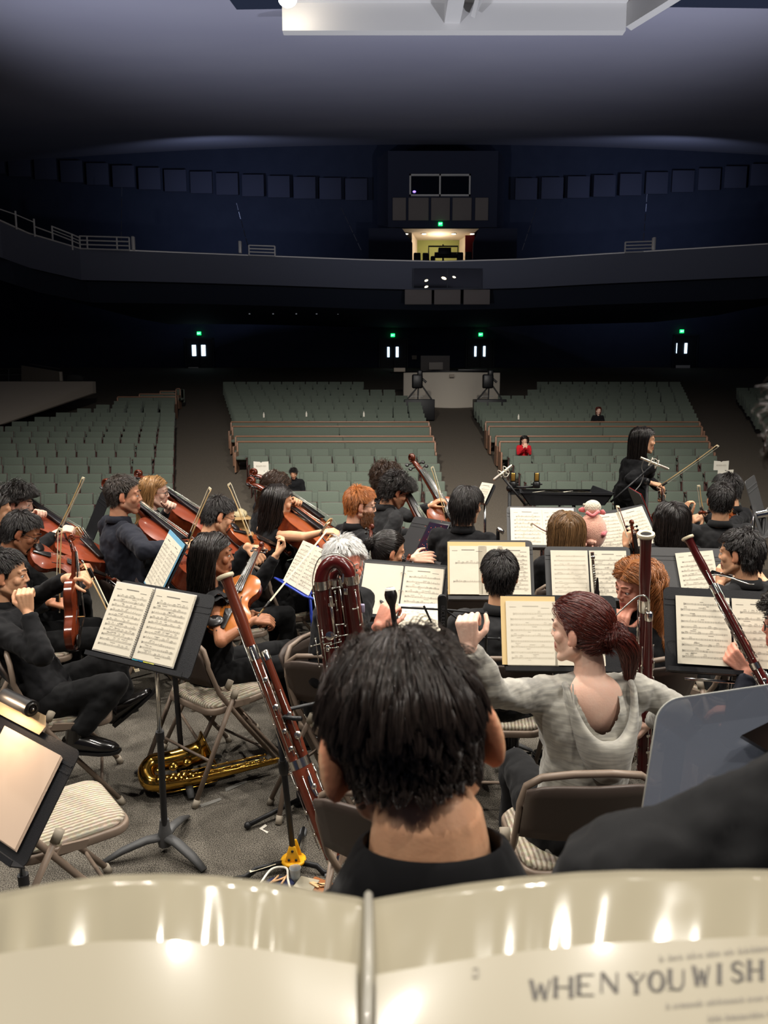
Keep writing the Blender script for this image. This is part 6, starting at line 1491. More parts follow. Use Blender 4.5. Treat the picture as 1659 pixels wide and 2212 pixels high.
# stand behind it seen edge-on with blue-edged booklet
M,r=stand(352,1222,3.75,66,28,'black music stand seen edge-on behind the spiral-book stand',w=.5,h=.33,roll=0)
music(M,'booklet with blue edge and spiral binding on the edge-on stand',[dict(seed=31),dict(seed=32)],rows=11,back=dict(mat=mat('sky_blue_card',(120,176,206),.5),w=.46,h=.31))
# lamp-lit stand, near corner
M,r=stand(15,1690,2.3,32,34,'black music stand under a clip lamp at the picture corner, blank sheets lit warm',w=.48,h=.36,roll=-4)
MM=M
music(M,'stack of blank-looking sheets under the clip lamp at the picture corner',[dict(seed=35,rows=0,title=False,x=.02,w=.32,h=.29,fan=5,paper=mat('lamp_tinted_sheet',(206,182,160),.75))],rows=0)  # cream paper, warm lamplight tint put into its colour
lr=wthing('clip_lamp','black cylindrical clip lamp on the corner music stand','lamp',M@V((.0,.2,0)))
m=MB(); m.lathe([(.024,-.16),(.025,-.02),(.027,-.018),(.027,0),(.02,.001)],20,(-.0,.235,.045),(1,0,0)); pmesh(M,lr,'lamp_tube',m,M_blackp)
m=MB(); m.lathe([(.021,0),(.018,.004),(.0145,.004),(.0145,.001),(.010,.001),(.010,.005),(.006,.006)],20,(0,.235,.045),(1,0,0)); pmesh(M,lr,'end_cap',m,M_ebony)
m=MB(); m.ell((.007,.235,.045),.004); pmesh(M,lr,'knob',m,M_steel)
m=MB(); m.prism([(-.3,.17,.006),(.045,.17,.006),(.055,.2,.006),(.03,.23,.006),(-.3,.23,.006)],(0,0,.002)); pmesh(M,lr,'clip_plate',m,mat('lamp_plate',(206,176,136),.45,metal=.3),30)
l=bpy.data.lights.new('clip_lamp_light','AREA'); l.energy=1.1; l.size=.12; l.size_y=.02; l.shape='RECTANGLE'; l.color=(1,.72,.48)
lo=bpy.data.objects.new('clip_lamp_light',l); COL.objects.link(lo); lo.matrix_basis=M@Tl(-.09,.225,.10)@Matrix.Rotation(R(-32),4,'X')
# ring binder stand
M,r=stand(866,1277,4.05,12,30,'black music stand holding the ring binder with one blank page',w=.5,h=.34,roll=-2)
b=music(M,'open ring binder, one page blank and one printed, behind the english horn',[dict(seed=41,rows=0,title=False),dict(seed=42,rows=8)],h=.285,back=dict(mat=M_ebony,w=.46,h=.30),fan=5,gap=.012)
m=MB()
for y in(-.1,0,.1): m.tube([(.012*math.cos(a),y,.008+.012*math.sin(a)) for a in [math.pi*2*i/14 for i in range(14)]],.0014,6,closed=True)
pmesh(M,b,'binder_ring',m,M_steel,180)
# taped pages stand
M,r=stand(1060,1232,4.0,2,26,'grey music stand with rounded top and taped-up hand-marked pages',w=.46,h=.34,grey=True)
music(M,'four overlapping taped pages with a manila folder behind, facing the cropped-haired man',[dict(seed=51,rows=2,w=.2,h=.265,dense=1.2,x=-.12),dict(seed=52,rows=0,title=False,w=.13,h=.27,x=-.0),dict(seed=53,rows=9,w=.17,h=.262,x=.125)],back=dict(mat=M_manila,w=.42,h=.29,x=-.02,y=.012),z=.006)
# conductor desk
M,r=stand(1212,1066,6.25,182,82,'wide flat black conductor desk on two posts, seen from below',w=.78,h=.46,legs=False,foot=W(1180,1310,6.2)*V((1,1,0)) if 0 else (W(1180,1200,6.2).x,6.2,0),lip=.05)
m=MB(); a=W(1240,1075,6.2); m.tube([(a.x,a.y,0),a],.015,10); m.build('second_post',M_desk,r,180)
m=MB(); a=W(1180,1078,6.2); m.lathe([(.03,-.04),(.03,.0)],12,a); a=W(1240,1078,6.2); m.lathe([(.03,-.04),(.03,.0)],12,a); m.build('post_clamp',M_blackp,r)
m=MB(); A=W(1212,1068,6.25)
fr=[(-.375,.0),(.375,.0),(.30,-.10),(-.30,-.10)]
m.prism([A+V((x,-.22,z+.04)) for x,z in fr],(0,.012,0)); m.prism([A+V((-.375,-.22,.04)),A+V((-.30,-.22,-.06)),A+V((-.26,.15,-.05)),A+V((-.32,.2,.05))],(.008,0,0)); m.prism([A+V((.375,-.22,.04)),A+V((.30,-.22,-.06)),A+V((.26,.15,-.05)),A+V((.32,.2,.05))],(-.008,0,0)); m.build('tray',M_desk,r,0)
music(M,'open cream score lying flat on the conductor desk',[dict(seed=61,curl=.012),dict(seed=62,curl=.012)],z=.01,group=None,name='score')
# double page, curled, behind light-brown hair
M,r=stand(1172,1140,5.35,4,30,'grey music stand with open two-page booklet before the pink plush toy',w=.5,h=.33,grey=True)
music(M,'open two-page booklet with a clear tab, dark bow across it',[dict(seed=71,rows=8),dict(seed=72,rows=8)],back=dict(mat=M_paper2,w=.45,h=.29),fan=2)
M,r=stand(1346,1146,5.15,-14,30,'black music stand with loosely slanting pages beside the pink plush toy',w=.48,h=.32,roll=8)
music(M,'slanting pages fanned on the stand behind the raised violin scroll',[dict(seed=75,rows=9,rot=-4),dict(seed=76,rows=9,rot=3)],fan=3)
# side-on stand with red folder before standing woman
M,r=stand(1388,1100,6.1,-84,24,'grey music stand seen side-on with a red folder edge before the standing woman',w=.48,h=.34,grey=True)
music(M,'sheets in a thin red folder on the side-on stand',[dict(seed=81),dict(seed=82)],back=dict(mat=mat('red_folder',(186,50,44),.5),w=.46,h=.32))
# stand with piccolo pages
M,r=stand(1272,1240,4.35,2,24,'large grey music stand holding two separate sheets with a flute standing between',w=.50,h=.33,grey=True)
music(M,'plain faint sheet on the flute stand, beside the printed one',[dict(seed=91,rows=8,title=False,dense=.6,ink=1)] if 0 else [dict(seed=91,rows=9,title=False,dense=.35,x=-.11,ink=M_faint)],rows=9)
music(M,'printed sheet with a title on the flute stand',[dict(seed=92,rows=8,x=.115)],rows=8)
M,r=stand(1500,1242,4.35,6,26,'grey music stand between the dark bassoon and the flute player, one slanted sheet',w=.50,h=.33,grey=True)
music(M,'single printed sheet set slantwise behind the maroon bassoon',[dict(seed=95,rows=8,x=.02,rot=6)])
# bassoon part
M,r=stand(1588,1366,3.05,8,26,'black music stand at the edge of the picture under the bassoon part',w=.56,h=.36,roll=-1)
music(M,'bassoon part with long rests at the picture edge, ten staves',[dict(seed=101,rows=10,title=False,dense=.5,x=-.115,dense_=0) if 0 else dict(seed=101,rows=10,title=False,dense=.45,x=-.125)],h=.285)
music(M,'second page with a title, half hidden by the slanted bassoon',[dict(seed=102,rows=8,x=.10)],h=.285)
m=MB(); m.tube([(-.2,-.2,-.03),(.1,-.2,-.03)],.006,8); pmesh(M,r,'lower_bar',m,M_chrome,180)
# redhead's stand
M,r=stand(1212,1368,3.22,2,26,'black music stand in front of the woman in the grey sweater',w=.5,h=.34)
music(M,'cream folder and faint photocopied pages in front of the auburn-haired woman',[dict(seed=111,rows=9,dense=.25,x=-.13,fan=3,ink=M_faint),dict(seed=112,rows=8,x=.075)],back=dict(mat=M_manila,w=.24,h=.30,x=-.14,y=.012),z=.006)
# cello stand seen from behind
M,r=stand(208,1112,5.6,62,24,'black folding music stand seen from the edge between the cellists',w=.44,h=.33)
# tablet stand
M,r=stand(925,1168,4.95,48,34,'black music stand with tablet, gripped from behind by a hand',w=.46,h=.32,grey=False)
tb=wthing('tablet','dark tablet showing a reddish night picture on the music stand','tablet',M@V((.03,-.12,0)))
m=MB(); m.box((.04,.0,.008),(.19,.27,.010)); pmesh(M,tb,'body',m,M_blackp,40,bevel=.004)
m=MB(); m.box((.04,.0,.0136),(.172,.25,.001)); pmesh(M,tb,'screen',m,mat('tablet_screen',(52,22,34),.15,col2=(22,34,52),noise_amt=.2,noise_scale=14,emit=0.0),0)
m=MB(); rr=random.Random(9)
for k in range(60): m.box((.04+rr.gauss(0,.045),rr.gauss(-.01,.06),.0144),(.005,.004,.0004))
pmesh(M,tb,'screen_image',m,mat('tablet_specks',(190,84,60),.4,emit=.6),0)
# small far stand beside the bowl-cut man
M,r=stand(1044,1066,5.6,58,30,'thin black music stand past the bowl-cut man',w=.17,h=.17,legs=True)
music(M,'small printed leaf standing on the thin stand beside the aisle',[dict(seed=121,w=.13,h=.17,rows=6)],w=.13,h=.17)
# edge stand at far side
M,r=stand(1640,1092,4.7,-58,18,'brown perforated music stand at the picture edge beyond the flute player',w=.46,h=.36,grey=True,roll=0)
# ---------------------------------------------------------------- wire stands
def wire(name,lab,cat,segs,mm,rad,group=None,foot=None):
    r=wthing(name,lab,cat,foot)
    for nm,P,rd in segs:
        m=MB(); m.tube([V(p) for p in P],rd or rad,8); m.build(nm,mm,r,180)
    return r
Mw=desk_frame(664,1226,4.35,62,30); q=lambda x,y,z=0: Mw@V((x,y,z)); base=V((q(0,0).x+.05,q(0,0).y,0))
r=wire('music_stand','blue folding wire music stand with loose sheets behind the contrabassoon','music stand',
 [('shelf_bar',[q(-.24,-.14),q(.24,-.14)],.008),('shelf_lip',[q(-.24,-.14),q(-.24,-.145,.05),q(.24,-.145,.05),q(.24,-.14)],.006),('arm',[q(-.2,.12),q(0,-.02),q(.2,-.12)],.006),('arm',[q(.2,.12),q(0,-.02),q(-.2,-.12)],.006),('upright',[q(0,.14),q(0,-.14)],.006),('post',[q(0,-.03,-.02),base+V((0,0,.25))],.009),('leg',[base+V((0,0,.3)),base+V((.25,-.1,.01))],.007),('leg',[base+V((0,0,.3)),base+V((-.22,-.16,.01))],.007),('leg',[base+V((0,0,.3)),base+V((0,.28,.01))],.007)],M_blue,.006,foot=base)
r['group']='music stands'
music(Mw,'loose printed sheets on the blue wire stand',[dict(seed=131,rows=9),dict(seed=132,rows=9)],z=.012,w=.2,h=.27)
# black folded wire stand + holder with lettering
r=wthing('music_stand','black folding wire stand frame beside the raised fist','music stand',onz(1050,1560),'music stands'); Yw=2.92
w=lambda px,py: W(px,py,Yw)
for nm,P,rd in(('shelf_bar',[w(866,1312),w(960,1317),w(1050,1325)],.0045),('shelf_bar',[w(1050,1325),w(1052,1330),w(1048,1432)],.005),('arm',[w(1018,1376),w(1078,1380)],.004),('arm',[w(955,1312),w(1000,1345),w(1035,1376)],.004),('post',[w(968,1385),w(966,1560)],.009)):
    m=MB(); m.tube(P,rd,8); 
    for p in P[-1:]: m.ell(p,rd*1.7,None,8,6)
    m.build(nm,M_black,r,180)
m=MB(); m.lathe([(.004,0),(.0045,.075)],8,w(932,1345),w(907,1290)-w(932,1345)); m.build('clamp_arm',M_black,r)
r=wthing('stand_yoke','black rubber stand yoke with moulded lettering sticking up past the hair','stand yoke',w(956,1370))
m=MB(); m.M=basis(w(956,1322),V((1,0,0)),V((0,1,0)),V((-.03,-.1,1)).normalized()); out=rrect(.037,.145,.0175,6)
m.prism([(x,-.006,y) for x,y in out],(0,.018,0)); m.build('yoke_arm',M_blackp,r,bevel=.003)
tc=bpy.data.curves.new('t','FONT'); tc.body='HERCULES'; tc.size=.021; tc.extrude=.0008; tc.align_x='CENTER'; tc.align_y='CENTER'; to=bpy.data.objects.new('t',tc); COL.objects.link(to)
me=bpy.data.meshes.new_from_object(to.evaluated_get(bpy.context.evaluated_depsgraph_get())); bpy.data.objects.remove(to)
o=bpy.data.objects.new('raised_lettering',me); me.materials.append(mat('grey_lettering',(64,64,66),.5)); COL.objects.link(o); o.parent=r; o.matrix_parent_inverse=r.matrix_basis.inverted()
o.matrix_basis=basis(w(956,1324)+V((0,-.008,0)),V((0,0,-1)),V((1,0,0)),V((0,-1,0)))
# sheet lying behind
M2=desk_frame(905,1335,3.6,0,62); music(M2,'sheet of printed music lying flat behind the english horn',[dict(seed=141,w=.2,h=.2,rows=7)],z=0,w=.2,h=.2)
# flute on peg between the sheets
def flute(lab,a,b,nm='flute',dark=False,group=None):
    a=V(a);b=V(b); ax=(b-a); L=ax.length; r=wthing(nm,lab,'flute',a,group)
    m=MB(); m.lathe([(.0095,0),(.0095,L)],12,a,ax); m.lathe([(.011,0),(.011,.012)],12,a,ax); m.lathe([(.011,L*.3),(.011,L*.3+.015)],12,a,ax); m.lathe([(.0115,L-.02),(.0115,L)],12,a,ax); m.build('tube',M_ebony if dark else M_silver,r)
    u=ax.normalized(); s=u.cross(V((0,1,0))).normalized(); n=s.cross(u)
    if n.y>0: n=-n
    for k in range(12):
        t=.08+.055*k
        m=MB(); p=a+ax*t+n*.0095; m.lathe([(.007,0),(.0075,.003),(.005,.005)],10,p,n); m.tube([p+s*.009-u*.01,p+s*.009+u*.012],.0016,5); m.build('key',M_silver,r,60)
    m=MB(); m.ell(a+ax*.88+n*.008,(.013,.008,.013)); m.build('lip_plate',M_silver,r,180)
    return r
flute('silver flute standing upright between the two sheets on its peg',W(1287,1285,4.28),W(1279,1193,4.3))
r=wthing('flute_peg','black tapered flute peg in front of the large grey stand','flute peg',W(1289,1300,4.22)); m=MB(); m.lathe([(.016,-.1),(.016,.02),(.012,.03),(.009,.07),(.004,.1)],14,W(1289,1285,4.22)); m.build('peg_body',M_ebony,r)
flute('silver flute at the lips of the wavy-haired man',W(1665,1268,4.25),W(1539,1236,3.98))
# ---------------------------------------------------------------- microphones
def boom(lab,base,top,a,b,legs=True):
    r=wthing('microphone_stand',lab,'microphone stand',base,'microphone stands')
    m=MB(); m.tube([V(base),V(top)],.013,10); m.build('pole',M_black,r,180)
    m=MB(); m.tube([V(a),V(b)],.009,8); m.tube([V(b),V(b)+(V(b)-V(a)).normalized()*.06],.016,8) if 0 else None; m.build('boom_arm',M_black,r,180)
    m=MB(); m.ell(top,.028,None,10,8); m.build('clutch',M_blackp,r,180)
    if legs:
        for k in range(3):
            d=yawvec(30+120*k); m=MB(); m.tube([V(base)+V((0,0,.1)),V(base)+d*.32+V((0,0,.012))],.009,8); m.build('leg',M_black,r,180)
    return r
def shockmic(lab,c,ax,L=.19):
    c=V(c); ax=V(ax).normalized(); r=wthing('microphone',lab,'microphone',c,'recording microphones'); u=ax.orthogonal().normalized(); w_=ax.cross(u)
    m=MB(); m.lathe([(.011,-L/2),(.011,L*.1),(.0115,L*.12),(.0115,L*.4),(.009,L/2)],14,c,ax); m.build('body',mat('champagne_metal',(206,198,176),.3,metal=.8),r)
    m=MB(); m.lathe([(.0118,L*.2),(.0118,L*.47)],14,c,ax); m.build('grille',mat('mic_grille',(160,150,140),.4,metal=.6),r)
    m=MB()
    for o in(-.035,.02):
        m.tube([c+ax*o+(u*math.cos(t)+w_*math.sin(t))*.036 for t in [2*math.pi*i/16 for i in range(16)]],.003,6,closed=True)
        for t in range(4): 
            a=2*math.pi*(t+.5)/4; m.tube([c+ax*o+(u*math.cos(a)+w_*math.sin(a))*.036,c+ax*(o*.2)+(u*math.cos(a)+w_*math.sin(a))*.012],.002,5)
    m.tube([c+u*.036-ax*.035,c+u*.05,c+u*.036+ax*.02],.003,6); m.build('shock_mount',mat('pale_mount',(214,206,190),.4),r,180)
    return r
pb=W(1103,1160,5.9); boom('black microphone stand with short boom behind the open booklet',(pb.x,pb.y,0),W(1101,1055,5.9),W(1085,1030,5.9),W(1136,1092,5.85))
shockmic('pale microphone in shock mount tilted down at the aisle end of the conductor desk',W(1086,1021,5.9),(-.75,-.3,-.55))
for i,px in enumerate((1108,1159)):
    q=W(px,1046,5.95); r=wthing('microphone',['gold-faced black microphone nearer the aisle on the crossbar','gold-faced black microphone farther along the crossbar'][i],'microphone',q,'recording microphones')
    m=MB(); m.lathe([(.026,-.02),(.03,-.01),(.03,.02),(.022,.03)],16,q+V((0,0,-.01))); m.tube([q+V((-.045,0,0)),q+V((.045,0,0))],.006,6); m.build('base',M_blackp,r)
    m=MB(); m.box(q+V((0,0,.055)),(.04,.03,.075)); m.build('head_frame',M_blackp,r,bevel=.005)
    m=MB(); m.box(q+V((-.002,-.014,.058)),(.03,.008,.062)); m.build('gold_grille',mat('gold_mesh',(206,164,80),.35,metal=.8),r,bevel=.004)
r=wthing('microphone_bar','black stereo bar carrying the two gold-faced microphones','microphone bar',W(1130,1052,5.97)); m=MB(); m.tube([W(1098,1053,5.97),W(1166,1052,5.97)],.009,8); m.build('bar',M_black,r,180); m=MB(); m.lathe([(.016,-.015),(.016,.02)],10,W(1103,1053,5.97)); m.build('bar_clamp',M_blackp,r)
pb=W(1400,1140,6.25); boom('black boom microphone stand reaching in front of the standing woman',(pb.x,pb.y,0),W(1398,1040,6.25),W(1320,1084,6.1),W(1412,1003,6.3))
shockmic('pale microphone in shock mount in front of the standing woman',W(1414,1001,6.2),(.85,-.2,-.35),.24)
m=MB(); r=wthing('microphone_cable','dark cable looping from the microphone before the standing woman','cable',W(1392,1000,6.25)); m.tube(catmull([W(1391,992,6.2),W(1386,1010,6.25),W(1390,1025,6.25),W(1384,1045,6.25),W(1372,1060,6.2)],5),.004,6); m.build('cord',mat('pale_cable',(120,120,118),.5),r,180)
q=W(1077,1160,4.6); r=wthing('microphone',  'small black and steel clamp microphone standing on the grey stand top','microphone',q,'recording microphones'); m=MB(); m.tube([q+V((0,0,-.05)),q+V((-.005,0,.03)),q+V((0,0,.05))],.011,10); m.build('post',M_black,r,180); m=MB(); m.tube([q+V((-.008,0,.055)),q+V((.028,-.02,.03))],.014,12); m.build('head',M_steel,r,180)
q=W(1650,1110,4.6); r=wthing('microphone_stand','black stand with chromed clutch at the picture edge beyond the flute player','microphone stand',(q.x,q.y,0),'microphone stands'); m=MB(); m.tube([(q.x,q.y,0),q],.012,10); m.build('pole',M_black,r,180); m=MB(); m.lathe([(.025,-.05),(.025,.05)],12,q,(1,0,.2)); m.tube([q,q+V((.06,0,.06))],.014,8); m.build('clutch',M_chrome,r)
# ---------------------------------------------------------------- plush toy
def plush():
    Y=5.0; q=lambda px,py,y=Y: W(px,py,y); r=wthing('plush_toy','round pink plush animal with cream crocheted bonnet and pink ears','plush toy',q(1278,1185))
    M_pl=mat('pink_plush',(238,186,162),1.0,col2=(226,166,146),noise_amt=.3,noise_scale=40,bump=.35,bump_scale=160,sheen=.6,spec=.1); M_cr=mat('cream_crochet',(226,214,190),.95,bump=.7,bump_scale=130,sheen=.3); M_pk=mat('coral_pink_felt',(226,120,120),.95,sheen=.4)
    m=MB(); m.ell(q(1279,1148),(.094,.085,.125),None,24,18); m.build('body',M_pl,r,180)
    m=MB(); m.ell(q(1280,1096),(.056,.05,.05),None,20,14); m.build('bonnet',M_cr,r,180)
    m=MB(); m.tube(catmull([q(1266,1106,4.95),q(1280,1114,4.94),q(1294,1104,4.95)],4),.012,8); m.build('bonnet_tie',M_pk,r,180)
    for s,(a,b) in((-1,((1264,1103),(1250,1102))),(1,((1296,1106),(1307,1110)))):
        m=MB(); A=q(*a);B=q(*b); m.tube([A,A.lerp(B,.5)+V((0,0,.006)),B],[(.014,.006),(.018,.008),(.009,.005)],10,flat=(0,0,1)); m.build('ear',M_pk,r,180)
    m=MB(); m.tube([q(1269,1098),q(1262,1090)],[.01,.007],10); m.ell(q(1262,1090),.009); m.build('horn',M_cr,r,180)
    m=MB(); m.ell(q(1283,1089),(.03,.03,.012)); m.build('patch',M_pk,r,180)
    for px,py in((1262,1143),(1306,1148)):
        m=MB(); m.cap(q(px,py),q(px-3,py+6,4.93),.019,.018); m.build('paw',mat('deep_pink_plush',(224,120,126),1.0,sheen=.5,bump=.6,bump_scale=160),r,180)
    m=MB(); m.ell(q(1277,1171,4.93),(.03,.02,.022)); 
    for px,py in((1265,1175),(1286,1170),(1280,1180),(1292,1183)): m.cap(q(px,py,4.92),q(px,py+3,4.91),.008,.006,8)
    m.build('belly_pad',M_pl,r,180)
    m=MB(); m.ell(q(1279,1192),(.11,.1,.03),None,20,8); 
plush()
# plush sits on a chair seat
chair(W(1279,1190,5.0).x,5.05,0,'folding chair carrying the pink plush toy')
# ---------------------------------------------------------------- cards on seats, box, phone
def card(lab,px,py,Y,w=.37,h=.235):
    q=W(px,py,Y); r=wthing('seat_card',lab,'sign',q,'paper cards on seat backs'); m=MB()
    m.prism([(q.x-w/2,q.y,q.z-h/2),(q.x+w/2,q.y,q.z-h/2),(q.x+w/2,q.y,q.z+h/2),(q.x+.03,q.y,q.z+h/2-.012),(q.x,q.y,q.z+h/2-.035),(q.x-.03,q.y,q.z+h/2-.012),(q.x-w/2,q.y,q.z+h/2)],(0,.006,0)); m.build('card',M_white,r,0)
    tc=bpy.data.curves.new('t','FONT'); tc.body='RESERVED'; tc.size=.055; tc.extrude=.001; tc.align_x='CENTER'; tc.align_y='CENTER'; to=bpy.data.objects.new('t',tc); COL.objects.link(to)
    me=bpy.data.meshes.new_from_object(to.evaluated_get(bpy.context.evaluated_depsgraph_get())); bpy.data.objects.remove(to); o=bpy.data.objects.new('lettering',me); me.materials.append(mat('card_print',(176,168,152),.7)); COL.objects.link(o); o.parent=r; o.matrix_parent_inverse=r.matrix_basis.inverted(); o.matrix_basis=basis(q+V((0,-.004,0)),V((1,0,0)),V((0,0,1)),V((0,-1,0)))
card('white folded paper card on the end seat by the broad aisle, upper of two',564,1007,18.75)
card('white folded paper card half behind the wavy-haired player',571,1026,18.0)
card('white folded paper card highest of the three beside the far aisle',1558,1005.5,18.9)
card('white folded paper card, middle of the three beside the far aisle',1567,1025,18.0)
card('white folded paper card lowest of the three, half behind the broad man',1581,1048,17.1,.3)
r=wthing('cardboard_box','open cardboard box with crumpled plastic on the aisle floor behind the cellists','box',(W(505,1115,15.2).x,15.2,zfl(15.2)))
q=W(505,1118,15.2); zf=zfl(15.2); s=.52; h=q.z+.03-zf
m=MB(); m.M=Matrix.Translation((q.x,q.y,zf))@Matrix.Rotation(R(20),4,'Z')
for d in((0,-s/2),(0,s/2)): m.box((d[0],d[1]*.8,h/2),(s,.01,h))
for d in(-s/2,s/2): m.box((d,0,h/2),(.01,s*.8,h))
m.build('carton',mat('cardboard',(176,140,92),.9),r,0)
m=MB(); m.M=Matrix.Translation((q.x,q.y,zf+h))@Matrix.Rotation(R(20),4,'Z'); m.prism([(-s/2,-s*.4,0),(s/2,-s*.4,0),(s/2+.03,-s*.4-.2,-.02),(-s/2-.02,-s*.4-.2,-.02)],(0,0,.006)); m.prism([(s/2,-s*.4,0),(s/2,s*.4,0),(s/2+.16,s*.4,-.1),(s/2+.16,-s*.4,-.1)],(0,0,.006)); m.build('flap',mat('cardboard2',(190,156,106),.9),r,0)
m=MB(); rr=random.Random(4)
for k in range(9): m.ell((q.x+rr.uniform(-.16,.16),q.y+rr.uniform(-.1,.15),zf+h+rr.uniform(-.04,.08)),(.12,.1,.08),Matrix.Rotation(rr.random()*3,3,'X'),10,7)
m.build('crumpled_plastic',mat('milky_plastic',(206,190,150),.35),r,180)
m=MB(); m.box((q.x+.04,q.y-.24,zf+h*.42),(.3,.01,.22),Matrix.Rotation(R(20),3,'Z')); m.build('yellow_print',mat('yellow_print',(188,160,40),.8),r,0)
q=W(908,1160,5.5); boxat('mobile_phone','blue-cased phone in the hand of the curly black-haired man','phone',q,(.075,.012,.14),M_blue,-50,.004,(R(60),0,R(40)))
# water bottles on pew edge / small bits on seats
for i,(px,py,Y) in enumerate(((570,902,25.4),(662,900,25.4),(786,900,25.4),(1120,906,25.3))):
    q=W(px,py,Y); m=MB(); m.lathe([(.03,0),(.03,.11),(.014,.14),(.014,.17)],10,q); tag(m.build('bottle',M_white),'tiny white bottle standing behind the rearmost pew cap, %s counted from the parapet'%ORD[i],'bottle','bottles behind the pews')
# ---------------------------------------------------------------- acrylic shield
r=wthing('sound_shield','clear acrylic sound shield with bluish glare and rounded corner beside the grey-sweater woman','acrylic shield',W(1530,1720,1.25))
c0=W(1424,1515,1.32); c1=W(1380,1800,1.2); c2=W(1800,1460,1.28); c3=W(1760,1820,1.16)
m=MB(); n=8
rc=[c1]
u=(c1-c0).normalized(); v=(c2-c0).normalized(); rad=.035
for k in range(n+1):
    t=math.pi/2*k/n; rc.append(c0+u*rad*(1-math.sin(t))+v*rad*(1-math.cos(t)))
rc+=[c2,c3]
nn=u.cross(v).normalized()
m.prism(rc,nn*.006); m.build('panel',mat('glare_tinted_acrylic',(98,104,116),.16,spec=.6,alpha=.72,bump=.05,bump_scale=5),r,0)  # reflected hall glare put into the grey-blue colour and opacity
m=MB(); m.tube(rc[:-1],.0025,6); m.build('polished_edge',mat('acrylic_edge',(190,190,180),.3,alpha=.7),r,180)
m=MB(); a=W(1602,1588,1.22); m.prism([a,W(1690,1545,1.22),W(1690,1640,1.22)],nn*-.02); m.build('corner_bracket',M_ebony,r,0)
m=MB(); a=W(1560,1700,1.2); m.lathe([(.006,-.06),(.006,.06)],10,a,(1,.1,.15)); m.build('clamp_rod',M_blackp,r)
m=MB(); b=W(1590,1692,1.2); m.lathe([(.008,-.03),(.008,.03)],10,b,(1,.1,.15)); m.build('clamp_sleeve',M_white,r)
m=MB(); m.tube([a,(a.x,a.y,0)],.012,8); m.build('stand_post',M_black,r,180)
